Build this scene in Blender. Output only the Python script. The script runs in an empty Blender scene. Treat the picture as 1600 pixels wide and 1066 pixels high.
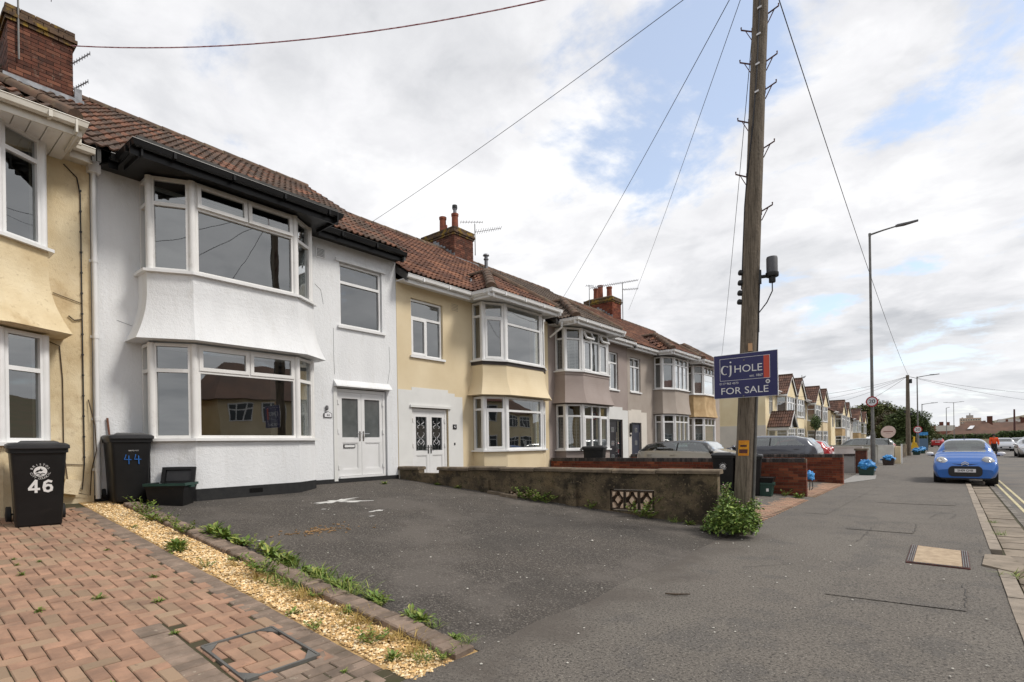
import bpy, math, random
import numpy as np
from mathutils import Vector, Matrix, noise
RG = random.Random(11)
sc = bpy.context.scene
COL = sc.collection
PI = math.pi
def rad(d): return math.radians(d)
def S(r, g, b):
    f = lambda c: (c/255/12.92) if c/255 <= .04045 else ((c/255+.055)/1.055)**2.4
    return (f(r), f(g), f(b))

# ------------------------------------------------------------------ camera
cd = bpy.data.cameras.new('camera'); cam = bpy.data.objects.new('camera', cd); COL.objects.link(cam); sc.camera = cam
PSI = math.atan(683/840.); RHO = rad(.9)
vr = Vector((math.cos(PSI), math.sin(PSI), 0)); vf = Vector((-math.sin(PSI), math.cos(PSI), 0)); vu = Vector((0, 0, 1))
Rc = vr*math.cos(RHO)-vu*math.sin(RHO); Uc = vu*math.cos(RHO)+vr*math.sin(RHO)
cam.matrix_world = Matrix(((Rc.x, Uc.x, -vf.x, 0), (Rc.y, Uc.y, -vf.y, 0), (Rc.z, Uc.z, -vf.z, 1.5), (0, 0, 0, 1)))
cd.sensor_width = 36; cd.lens = 840/1600*36; cd.shift_y = 161/1600; cd.clip_end = 5000; cd.clip_start = .05

# ------------------------------------------------------------------ light
SUN_EL, SUN_AZ = 50, 62          # azimuth measured from +y towards +x
sun = bpy.data.lights.new('sun', 'SUN'); sun.energy = 1.8; sun.angle = rad(14); sun.color = (1, .95, .88)
so = bpy.data.objects.new('sun', sun); COL.objects.link(so)
sd = Vector((math.sin(rad(SUN_AZ))*math.cos(rad(SUN_EL)), math.cos(rad(SUN_AZ))*math.cos(rad(SUN_EL)), math.sin(rad(SUN_EL))))
so.rotation_euler = sd.to_track_quat('Z', 'Y').to_euler(); so.location = sd*60
sc.view_settings.view_transform = 'Standard'; sc.view_settings.look = 'None'
sc.view_settings.exposure = 0.59; sc.view_settings.gamma = 1; sc.view_settings.use_curve_mapping = False
sc.render.engine = 'CYCLES'
sc.cycles.use_denoising = True; sc.cycles.max_bounces = 8; sc.cycles.transparent_max_bounces = 16
sc.cycles.caustics_reflective = False; sc.cycles.caustics_refractive = False; sc.cycles.sample_clamp_indirect = 6

w = bpy.data.worlds.new('World'); sc.world = w; w.use_nodes = True
nt = w.node_tree; nt.nodes.clear(); N = nt.nodes; L = nt.links
def nd(tree, typ, **kw):
    n = tree.nodes.new(typ)
    for k, v in kw.items():
        if k.startswith('i_'): n.inputs[k[2:].replace('_', ' ')].default_value = v
        else: setattr(n, k, v)
    return n
def mth(tree, op, a, b=None, c=None, clamp=False):
    n = tree.nodes.new('ShaderNodeMath'); n.operation = op; n.use_clamp = clamp
    for i, x in enumerate((a, b, c)):
        if x is None: continue
        if isinstance(x, (int, float)): n.inputs[i].default_value = x
        else: tree.links.new(x, n.inputs[i])
    return n.outputs[0]
def ramp(tree, src, stops, interp='LINEAR'):
    n = tree.nodes.new('ShaderNodeValToRGB'); n.color_ramp.interpolation = interp
    e = n.color_ramp.elements
    while len(e) < len(stops): e.new(.5)
    for i, (p, c) in enumerate(stops):
        e[i].position = p
        e[i].color = (*c, 1) if isinstance(c, tuple) else (c, c, c, 1)
    tree.links.new(src, n.inputs[0]); return n.outputs[0]
def mixc(tree, fac, a, b, mode='MIX'):
    n = tree.nodes.new('ShaderNodeMix'); n.data_type = 'RGBA'; n.blend_type = mode
    for i, x in ((0, fac), (6, a), (7, b)):
        if isinstance(x, (int, float)): n.inputs[i].default_value = x
        elif isinstance(x, tuple): n.inputs[i].default_value = (*x, 1)
        else: tree.links.new(x, n.inputs[i])
    return n.outputs[2]
def sky_world():
    out = nd(nt, 'ShaderNodeOutputWorld'); bg = nd(nt, 'ShaderNodeBackground'); bg.inputs[1].default_value = .1
    L.new(bg.outputs[0], out.inputs[0])
    sky = nd(nt, 'ShaderNodeTexSky', sky_type='NISHITA', sun_disc=False, sun_elevation=rad(SUN_EL), sun_rotation=rad(SUN_AZ))
    sky.air_density = 1.0; sky.dust_density = .6; sky.ozone_density = 1.6
    tc = nd(nt, 'ShaderNodeTexCoord'); sp = nd(nt, 'ShaderNodeSeparateXYZ'); L.new(tc.outputs['Generated'], sp.inputs[0])
    den = mth(nt, 'ADD', mth(nt, 'MAXIMUM', sp.outputs[2], 0.0), .16)
    cx = mth(nt, 'DIVIDE', sp.outputs[0], den); cy = mth(nt, 'DIVIDE', sp.outputs[1], den)
    cb = nd(nt, 'ShaderNodeCombineXYZ'); L.new(cx, cb.inputs[0]); L.new(cy, cb.inputs[1])
    def nz(sc_, det, rough, off, dist=0.):
        mp = nd(nt, 'ShaderNodeMapping'); L.new(cb.outputs[0], mp.inputs[0]); mp.inputs['Location'].default_value = off
        n = nd(nt, 'ShaderNodeTexNoise'); L.new(mp.outputs[0], n.inputs['Vector'])
        n.inputs['Scale'].default_value = sc_; n.inputs['Detail'].default_value = det; n.inputs['Roughness'].default_value = rough
        n.inputs['Distortion'].default_value = dist
        return n.outputs[0]
    a = nz(1.75, 10, .6, (3.1, 7.6, 2.2), .2)
    for d0, c0, c1, dp in (((-.335, .785, .52), .977, 1., .07), ((-.28, .838, .468), .975, 1., .07), ((-.57, .63, .53), .97, 1., .05), ((-.86, .35, .37), .965, 1., .085), ((-.046, .988, .147), .985, 1., .07)):
        vd_ = nd(nt, 'ShaderNodeVectorMath', operation='DOT_PRODUCT'); L.new(tc.outputs['Generated'], vd_.inputs[0]); vd_.inputs[1].default_value = d0
        mr = nd(nt, 'ShaderNodeMapRange', interpolation_type='SMOOTHSTEP'); L.new(vd_.outputs['Value'], mr.inputs[0]); mr.inputs[1].default_value = c0; mr.inputs[2].default_value = c1; mr.inputs[3].default_value = 0; mr.inputs[4].default_value = dp
        a = mth(nt, 'SUBTRACT', a, mr.outputs[0])
    mask = ramp(nt, a, [(.31, 0.), (.43, 1.)], 'EASE')
    shade = mth(nt, 'ADD', mth(nt, 'MULTIPLY', nz(.9, 8, .52, (8.3, 1.4, .7), .3), .55), mth(nt, 'MULTIPLY', nz(2.3, 8, .55, (2.3, 6.4, .7), .35), .45))
    tone = ramp(nt, shade, [(.39, S(192, 195, 200)), (.47, S(226, 227, 230)), (.54, S(246, 246, 248)), (.62, (1.1, 1.1, 1.1))], 'EASE')
    wisps = nz(4.6, 8, .62, (1.3, 5.5, .2), .4)
    tone = mixc(nt, .26, tone, ramp(nt, wisps, [(.30, S(196, 198, 203)), (.62, (1.05, 1.05, 1.05))]))
    cl = mixc(nt, 1., tone, (6.75, 6.75, 6.8), 'MULTIPLY')
    base = mixc(nt, .34, mixc(nt, 1., sky.outputs[0], (1.5, 1.45, 1.4), 'MULTIPLY'), (6.4, 6.7, 7.2))
    full = mixc(nt, mask, base, cl)
    # white haze low down, all the way round
    low = ramp(nt, sp.outputs[2], [(.0, 1.), (.22, 0.)], 'EASE')
    full = mixc(nt, mth(nt, 'MULTIPLY', low, .6), full, (6.3, 6.4, 6.55))
    under = mth(nt, 'LESS_THAN', sp.outputs[2], -.002)
    full = mixc(nt, under, full, (3., 3., 3.))
    L.new(full, bg.inputs[0])
sky_world()

# ------------------------------------------------------------------ materials
MATS = {}
def M(name, col, rough=.7, col2=None, nscale=3., nmix=(.35, .65), rnd=0., bump=None, bump2=None, metal=0., spec=.5, coat=0., stains=(), detail=5., emit=None, rndcol=None, stretch=(1, 1, 1), alpha=None):
    m = bpy.data.materials.new(name); m.use_nodes = True; t = m.node_tree; t.nodes.clear()
    out = nd(t, 'ShaderNodeOutputMaterial'); b = nd(t, 'ShaderNodeBsdfPrincipled'); t.links.new(b.outputs[0], out.inputs[0])
    b.inputs['Roughness'].default_value = rough; b.inputs['Metallic'].default_value = metal
    b.inputs['Specular IOR Level'].default_value = spec; b.inputs['Coat Weight'].default_value = coat; b.inputs['Coat Roughness'].default_value = .04
    geo = nd(t, 'ShaderNodeNewGeometry'); pos = geo.outputs['Position']
    mp = nd(t, 'ShaderNodeMapping'); t.links.new(pos, mp.inputs[0]); mp.inputs['Scale'].default_value = stretch
    def nz(s, d=5., r=.55, raw=False, off=0.):
        n = nd(t, 'ShaderNodeTexNoise'); n.inputs['Scale'].default_value = s; n.inputs['Detail'].default_value = d; n.inputs['Roughness'].default_value = r
        if off:
            q = nd(t, 'ShaderNodeMapping'); t.links.new(mp.outputs[0], q.inputs[0]); q.inputs['Location'].default_value = (off, off*1.7, off*.6); t.links.new(q.outputs[0], n.inputs['Vector'])
        else: t.links.new(pos if raw else mp.outputs[0], n.inputs['Vector'])
        return n.outputs[0]
    c = None
    if col2 is not None:
        f = ramp(t, nz(nscale, detail), [(nmix[0], 0.), (nmix[1], 1.)])
        c = mixc(t, f, col, col2)
    if rnd or rndcol:
        at = nd(t, 'ShaderNodeAttribute', attribute_name='rnd'); oi = nd(t, 'ShaderNodeObjectInfo')
        rv = mth(t, 'FRACT', mth(t, 'ADD', at.outputs['Fac'], oi.outputs['Random']))
        if rndcol is not None:
            k = mth(t, 'FRACT', mth(t, 'MULTIPLY', rv, 7.31))
            c = mixc(t, ramp(t, k, [(.45, 0.), (.95, 1.)]), c if c is not None else col, rndcol)
        if rnd:
            br = mth(t, 'MULTIPLY_ADD', rv, 2*rnd, 1-rnd)
            cb = nd(t, 'ShaderNodeCombineColor'); [t.links.new(br, cb.inputs[i]) for i in range(3)]
            c = mixc(t, 1., c if c is not None else col, cb.outputs[0], 'MULTIPLY')
    for i, (sc_, lo, hi, scol, amt) in enumerate(stains):
        f = mth(t, 'MULTIPLY', ramp(t, nz(sc_, 6., .6, off=3.7*(i+1)), [(lo, 0.), (hi, 1.)]), amt)
        c = mixc(t, f, c if c is not None else col, scol)
    if c is None: b.inputs['Base Color'].default_value = (*col, 1)
    else: t.links.new(c, b.inputs['Base Color'])
    if bump:
        prev = None
        for (bs, st, di) in [x for x in (bump, bump2) if x]:
            bn = nd(t, 'ShaderNodeBump'); bn.inputs['Strength'].default_value = st; bn.inputs['Distance'].default_value = di
            t.links.new(nz(bs, 3., .6, raw=True), bn.inputs['Height'])
            if prev is not None: t.links.new(prev, bn.inputs['Normal'])
            prev = bn.outputs[0]
        t.links.new(prev, b.inputs['Normal'])
    if emit: b.inputs['Emission Color'].default_value = (*emit[0], 1); b.inputs['Emission Strength'].default_value = emit[1]
    MATS[name] = m; return m
def glass(name, tint, gain=2.3, base=.03, cap=.8):
    m = bpy.data.materials.new(name); m.use_nodes = True; t = m.node_tree; t.nodes.clear()
    out = nd(t, 'ShaderNodeOutputMaterial'); mx = nd(t, 'ShaderNodeMixShader'); tr = nd(t, 'ShaderNodeBsdfTransparent'); gl = nd(t, 'ShaderNodeBsdfGlossy')
    tr.inputs[0].default_value = (*tint, 1); gl.inputs['Roughness'].default_value = .004; gl.inputs[0].default_value = (.95, .97, .97, 1)
    gq = nd(t, 'ShaderNodeNewGeometry'); dt = nd(t, 'ShaderNodeVectorMath', operation='DOT_PRODUCT'); t.links.new(gq.outputs['Normal'], dt.inputs[0]); t.links.new(gq.outputs['Incoming'], dt.inputs[1])
    sch = mth(t, 'MULTIPLY_ADD', mth(t, 'POWER', mth(t, 'SUBTRACT', 1., mth(t, 'ABSOLUTE', dt.outputs['Value'])), 5.), .96, .04)
    f = mth(t, 'MINIMUM', mth(t, 'MULTIPLY_ADD', sch, gain, base), cap)
    bn = nd(t, 'ShaderNodeBump'); bn.inputs['Strength'].default_value = .035; bn.inputs['Distance'].default_value = .05
    g = nd(t, 'ShaderNodeNewGeometry'); n = nd(t, 'ShaderNodeTexNoise'); n.inputs['Scale'].default_value = 1.6; n.inputs['Detail'].default_value = 1.
    t.links.new(g.outputs['Position'], n.inputs['Vector']); t.links.new(n.outputs[0], bn.inputs['Height']); t.links.new(bn.outputs[0], gl.inputs['Normal'])
    t.links.new(f, mx.inputs[0]); t.links.new(tr.outputs[0], mx.inputs[1]); t.links.new(gl.outputs[0], mx.inputs[2]); t.links.new(mx.outputs[0], out.inputs[0])
    MATS[name] = m; return m

GRIME = (.035, .03, .022)
m_white = M('white_roughcast', (.78, .79, .80), .9, (.72, .73, .74), 1.2, bump=(55, .55, .012), bump2=(16, .35, .02), stretch=(2.2, 2.2, .5), stains=[(1.5, .56, .76, (.54, .53, .50), .35), (5., .6, .74, (.6, .58, .54), .3)])
m_cream = M('cream_roughcast', S(226, 210, 176), .92, S(208, 188, 150), 1.6, bump=(60, .5, .01), bump2=(18, .3, .02), stains=[(2.6, .54, .72, S(168, 140, 100), .5), (.9, .55, .75, S(236, 226, 202), .5), (14, .6, .7, S(150, 124, 90), .35)])
m_tan = M('tan_roughcast', S(222, 206, 174), .92, S(210, 192, 158), .8, bump=(70, .4, .008), stains=[(1.2, .6, .8, S(190, 168, 130), .3)])
m_taupe = M('taupe_roughcast', S(158, 146, 140), .92, S(146, 133, 127), .9, bump=(70, .4, .008), stains=[(2.2, .62, .8, S(120, 108, 100), .35)])
m_greige = M('greige_roughcast', S(170, 160, 150), .92, S(158, 147, 137), .9, bump=(70, .4, .008))
m_ochre = M('ochre_roughcast', S(192, 166, 126), .92, S(164, 136, 98), 2.2, bump=(70, .4, .008), stains=[(3., .55, .75, S(214, 190, 150), .5)])
m_pale = M('pale_cream_render', S(236, 222, 188), .92, S(226, 208, 170), .7, bump=(40, .2, .01), stains=[(.7, .6, .8, S(206, 184, 144), .4)])
m_smooth = M('smooth_white_render', (.72, .72, .70), .8, (.66, .66, .64), 1.5)
m_offw = M('offwhite_render', (.68, .63, .56), .85, (.6, .56, .5), 1.2)
m_pvc = M('white_upvc', (.80, .80, .80), .28, (.73, .73, .72), 2.5, spec=.5)
m_pvcold = M('aged_white_upvc', (.74, .73, .71), .35, (.78, .77, .75), 3., stains=[(6., .58, .75, (.42, .39, .34), .4)])
m_cgut = M('cream_gutter_plastic', (.7, .67, .6), .4, (.6, .56, .48), 4., stains=[(5., .55, .75, (.35, .31, .24), .5)])
m_black = M('black_upvc', (.006, .006, .0065), .3, (.01, .01, .01), 3., spec=.22)
m_plinth = M('black_bitumen_paint', (.007, .007, .008), .7, (.014, .014, .014), 8., bump=(30, .3, .01))
m_felt = M('grey_roof_felt', (.09, .085, .08), .9, (.05, .05, .048), 6.)
m_soffb = M('dark_soffit', (.010, .010, .010), .45)
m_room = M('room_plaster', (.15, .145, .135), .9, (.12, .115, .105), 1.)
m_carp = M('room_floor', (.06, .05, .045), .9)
m_blind = M('venetian_blind', (.55, .54, .5), .5)
m_vblind = M('vertical_blind_fabric', (.26, .28, .3), .9, (.2, .22, .23), 12., stretch=(1, 3, .2))
m_curt = M('curtain_fabric', (.4, .36, .3), .95, (.25, .22, .18), 6., stretch=(1, 4, .3))
m_net = M('lace_curtain', (.5, .5, .49), .95, (.28, .28, .27), 22.)
g_win = glass('window_glass', (.62, .66, .66), 4.6, .05, .86)
g_sty = glass('stained_glass', (.4, .34, .2), 1.6)
g_car = glass('car_glass', (.3, .37, .36), 3.0, .06)
g_obs = M('obscured_glass', (.09, .1, .1), .12, (.13, .14, .14), 4., spec=.8)
m_tile44 = M('weathered_roof_tile', S(98, 76, 62), .9, S(72, 58, 49), 9., rnd=.34, rndcol=S(122, 82, 62), bump=(80, .3, .006), stains=[(2.2, .52, .68, S(78, 70, 62), .75), (7, .66, .76, S(120, 104, 52), .6)])
m_tile42 = M('red_roof_tile', S(104, 68, 52), .88, S(80, 54, 43), 9., rnd=.34, rndcol=S(124, 84, 62), bump=(80, .3, .006), stains=[(3., .6, .75, S(88, 66, 54), .6)])
m_tile40 = M('brown_roof_tile', S(92, 78, 67), .9, S(74, 63, 55), 9., rnd=.25, bump=(80, .3, .006), stains=[(4, .6, .75, S(120, 112, 92), .5)])
m_tileR2 = M('russet_roof_tile', S(98, 70, 59), .9, S(80, 60, 52), 6., rnd=.25, rndcol=S(112, 82, 68))
m_ridge = M('ridge_tile_clay', S(104, 80, 64), .92, S(78, 66, 56), 6., rnd=.25, stains=[(6, .55, .7, S(126, 118, 92), .55)])
m_brick = M('red_brick', S(112, 54, 34), .9, S(92, 42, 27), 14., rnd=.32, rndcol=S(126, 70, 46), bump=(120, .3, .004))
m_brickold = M('sooty_brick', S(100, 58, 43), .95, S(76, 48, 38), 8., rnd=.4, rndcol=S(112, 72, 55), bump=(90, .4, .006), stains=[(5, .53, .68, S(58, 46, 40), .75), (9, .6, .7, S(140, 122, 108), .45)])
m_lich = M('lichened_brick', S(94, 74, 56), .95, S(70, 56, 46), 8., rnd=.3, bump=(60, .5, .01), stains=[(4.5, .5, .62, S(150, 122, 42), .8)])
m_blue = M('engineering_brick', S(58, 53, 52), .7, S(44, 40, 40), 12., rnd=.3, rndcol=S(88, 78, 74))
m_mort = M('mortar', S(108, 92, 76), .95, S(88, 76, 64), 10.)
m_mortd = M('dark_mortar', S(96, 88, 80), .95, S(74, 68, 62), 10.)
m_conc = M('mossy_render_wall', S(112, 98, 76), .95, S(74, 64, 50), 2.3, (.38, .62), bump=(45, .7, .012), bump2=(9, .6, .03), stains=[(3.1, .5, .62, S(46, 40, 31), .85), (1.3, .54, .68, S(140, 118, 86), .6), (9, .58, .66, S(62, 64, 34), .6), (22, .6, .66, S(150, 134, 106), .5), (34, .58, .63, S(36, 31, 25), .7)])
m_cope = M('old_coping_concrete', S(124, 110, 92), .95, S(92, 82, 70), 5., rnd=.16, bump=(60, .4, .008), stains=[(9, .58, .7, S(60, 54, 46), .7), (18, .66, .72, S(190, 184, 166), .7)])
m_block = M('screen_block', S(228, 202, 176), .9, S(204, 176, 150), 14.)
m_blockf = M('screen_block_edge', S(92, 76, 62), .95, S(66, 56, 46), 12.)
m_lead = M('lead_flashing', S(140, 142, 146), .55, S(104, 106, 110), 8., metal=.3)
m_pot = M('terracotta', S(146, 82, 58), .85, S(112, 64, 50), 9., stains=[(8, .6, .75, S(70, 56, 48), .6)])
m_steel = M('galvanised_steel', S(120, 118, 114), .5, S(98, 97, 95), 5., metal=.45)
m_rust = M('rusty_steel', S(104, 62, 56), .7, S(64, 46, 44), 14., metal=.3)
m_dkmet = M('dark_metal', (.03, .03, .032), .45, metal=.4)
m_alu = M('aerial_aluminium', S(122, 122, 126), .45, metal=.5)
m_cable = M('black_cable', (.018, .016, .02), .6)
m_cablered = M('red_striped_cable', S(150, 60, 70), .6, S(214, 170, 176), 9., (.45, .55))
m_cabbrn = M('brown_old_cable', S(70, 56, 42), .8)
m_pole = M('weathered_pole_wood', S(124, 113, 99), .92, S(84, 75, 64), 10., (.32, .68), bump=(30, .7, .012), stretch=(6, 6, .35), stains=[(8, .58, .68, S(48, 42, 36), .8), (2.4, .55, .75, S(146, 136, 120), .5), (20, .58, .66, S(40, 35, 30), .7)])
m_drive = M('old_tarmac', (.088, .074, .061), .9, (.062, .053, .045), 1.1, bump=(130, .9, .01), stains=[(62, .5, .56, (.028, .024, .021), .85), (52, .545, .60, (.19, .17, .148), .85), (.9, .5, .64, (.125, .109, .095), .7), (.45, .52, .62, (.05, .044, .038), .5), (30, .61, .65, (.24, .215, .185), .6)])
m_pave = M('grey_asphalt', (.155, .136, .116), .92, (.128, .114, .098), .8, bump=(120, .6, .008), stains=[(.55, .5, .64, (.17, .152, .13), .7), (2.2, .53, .62, (.095, .088, .082), .6), (42, .54, .58, (.04, .035, .03), .9), (80, .52, .58, (.075, .066, .057), .75), (64, .575, .62, (.26, .235, .2), .7)])
def blend_edge():
    t = m_pave.node_tree; b = [n for n in t.nodes if n.type == 'BSDF_PRINCIPLED'][0]; src = b.inputs['Base Color'].links[0].from_socket
    g = nd(t, 'ShaderNodeNewGeometry'); sp = nd(t, 'ShaderNodeSeparateXYZ'); t.links.new(g.outputs['Position'], sp.inputs[0])
    n1 = nd(t, 'ShaderNodeTexNoise'); n1.inputs['Scale'].default_value = 1.6; n1.inputs['Detail'].default_value = 9; n1.inputs['Roughness'].default_value = .68; t.links.new(g.outputs['Position'], n1.inputs['Vector'])
    v = mth(t, 'ADD', sp.outputs[0], mth(t, 'MULTIPLY', mth(t, 'SUBTRACT', n1.outputs[0], .5), 2.6))
    mr = nd(t, 'ShaderNodeMapRange'); t.links.new(v, mr.inputs[0]); mr.inputs[1].default_value = -2.75; mr.inputs[2].default_value = -2.15; mr.inputs[3].default_value = .85; mr.inputs[4].default_value = 0.
    yk = nd(t, 'ShaderNodeMapRange'); t.links.new(sp.outputs[1], yk.inputs[0]); yk.inputs[1].default_value = 9.; yk.inputs[2].default_value = 9.6; yk.inputs[3].default_value = 1.; yk.inputs[4].default_value = 0.
    t.links.new(mixc(t, mth(t, 'MULTIPLY', mr.outputs[0], yk.outputs[0]), src, (.082, .069, .058)), b.inputs['Base Color'])
blend_edge()
m_patch = M('newer_asphalt_patch', (.145, .128, .110), .9, (.125, .112, .097), 3., bump=(140, .6, .006), stains=[(100, .62, .68, (.06, .055, .05), .5)])
m_road = M('road_asphalt', (.16, .138, .115), .88, (.1, .096, .09), .7, bump=(120, .6, .008), stains=[(120, .6, .68, (.2, .19, .18), .5)])
m_tar = M('bitumen_seam', (.06, .055, .05), .8)
m_ground = M('rough_ground', (.09, .085, .06), .95, (.06, .07, .035), .3)
m_kerb = M('kerb_stone', S(154, 142, 128), .9, S(128, 118, 106), 5., rnd=.14, bump=(50, .4, .008))
m_slab = M('drain_channel_stone', S(138, 126, 112), .92, S(116, 106, 93), 4., rnd=.16, bump=(40, .4, .01), stains=[(6, .58, .7, S(76, 70, 50), .6)])
m_sett = M('stone_sett', S(132, 126, 118), .9, S(104, 98, 90), 7., rnd=.22)
m_yel = M('worn_yellow_line', S(206, 194, 152), .8, S(176, 166, 134), 8., stains=[(22, .54, .64, (.12, .115, .1), .7)])
m_whpaint = M('spilt_white_paint', (.66, .65, .62), .8, (.5, .49, .46), 14.)
m_paver = M('red_block_paver', S(166, 130, 107), .92, S(142, 112, 93), 7., rnd=.16, rndcol=S(146, 124, 102), bump=(90, .5, .006), stains=[(2.1, .55, .72, S(112, 92, 78), .7), (24, .64, .72, S(86, 72, 62), .6)])
m_paverg = M('grey_block_paver', S(136, 118, 104), .92, S(110, 96, 84), 7., rnd=.2, bump=(90, .5, .006), stains=[(3, .55, .7, S(90, 80, 66), .6), (26, .63, .7, S(178, 168, 150), .5)])
m_sand = M('mossy_joint_sand', S(72, 62, 46), .95, S(58, 60, 34), 6.)
m_grav = M('buff_gravel', S(226, 192, 136), .85, S(196, 158, 104), 30., rnd=.32, rndcol=S(238, 220, 184))
m_gravb = M('gravel_bed', S(196, 164, 112), .95, S(164, 132, 88), 30., bump=(60, .8, .02))
m_chip = M('wood_chip', S(150, 120, 84), .9, rnd=.4)
m_leaf = M('weed_leaf', S(108, 132, 52), .6, S(80, 106, 38), 12., rnd=.35, rndcol=S(142, 146, 70))
m_straw = M('dry_grass', S(186, 158, 92), .85, S(150, 126, 66), 10., rnd=.25)
m_bush = M('bush_leaf', S(112, 138, 62), .5, S(82, 112, 46), 8., rnd=.35, rndcol=S(150, 166, 84))
m_flow = M('pale_flower', S(226, 206, 198), .8, S(214, 176, 170), 20.)
m_stem = M('plant_stem', S(90, 86, 48), .8)
m_tree1 = M('dark_tree_leaf', S(82, 98, 50), .7, S(62, 78, 40), .5, rnd=.35, rndcol=S(84, 96, 46))
m_tree2 = M('olive_tree_leaf', S(102, 108, 56), .7, S(76, 88, 44), .4, rnd=.35, rndcol=S(104, 100, 52))
m_tree3 = M('bronze_tree_leaf', S(86, 70, 52), .7, S(70, 70, 40), .4, rnd=.35)
m_hedge = M('hedge_leaf', S(62, 84, 36), .7, S(46, 66, 28), 1.5, rnd=.35, rndcol=S(90, 106, 50))
m_bark = M('bark', S(82, 68, 54), .95, S(58, 48, 40), 6.)
m_bin = M('black_bin_plastic', (.006, .006, .0065), .45, (.010, .010, .0105), 4., spec=.35, stains=[(7, .6, .74, (.03, .027, .024), .35)])
m_binlid = M('dark_grey_lid_plastic', (.022, .0225, .025), .45, (.03, .03, .032), 5., spec=.4)
m_green = M('dark_green_plastic', S(26, 58, 50), .5, S(34, 66, 58), 6.)
m_bag = M('blue_bag_plastic', S(36, 128, 196), .35, S(60, 150, 214), 9., bump=(14, .9, .05), spec=.6)
m_brown = M('brown_bin_plastic', S(62, 48, 42), .5, S(48, 38, 34), 6.)
m_rub = M('rubber', (.012, .012, .012), .75)
m_lett = M('white_lettering', (.76, .76, .75), .5)
m_blett = M('blue_crayon', S(44, 112, 190), .7)
m_navy = M('navy_sign_board', S(30, 30, 86), .35, S(36, 35, 92), 3.)
m_signw = M('sign_white', (.74, .74, .76), .4)
m_signr = M('sign_red', S(196, 74, 52), .45)
m_roadr = M('traffic_sign_red', S(170, 36, 44), .4)
m_roadb = M('traffic_sign_black', (.015, .015, .017), .5)
m_signback = M('grey_sign_back', S(110, 110, 112), .6)
m_pink = M('pale_pink_sign', S(214, 192, 184), .5, S(206, 182, 174), 4.)
m_yellow = M('faded_yellow_plate', S(222, 158, 20), .5, S(206, 128, 20), 12., stains=[(20, .55, .7, S(150, 74, 24), .6)])
m_wood = M('broom_wood', S(112, 70, 50), .7)
m_doorw = M('white_door_upvc', (.76, .76, .76), .3, (.7, .7, .69), 2.)
m_doord = M('charcoal_door', S(48, 52, 66), .4)
m_doorb = M('black_door', (.016, .016, .02), .35)
m_chrome = M('chrome', (.7, .7, .7), .15, metal=1.)
m_blk = M('black_trim', (.014, .014, .015), .5)
m_tan2 = M('ac_tan_cover', S(182, 162, 136), .9, S(158, 138, 114), 12., bump=(80, .6, .01), stains=[(30, .6, .7, S(120, 100, 80), .5)])
def paint(name, c, metal=.2): return M(name, c, .35, metal=metal, coat=1., spec=.5)
m_hair = M('dark_hair', (.015, .013, .012), .8)
m_skin = M('skin', S(170, 122, 98), .6)

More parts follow.
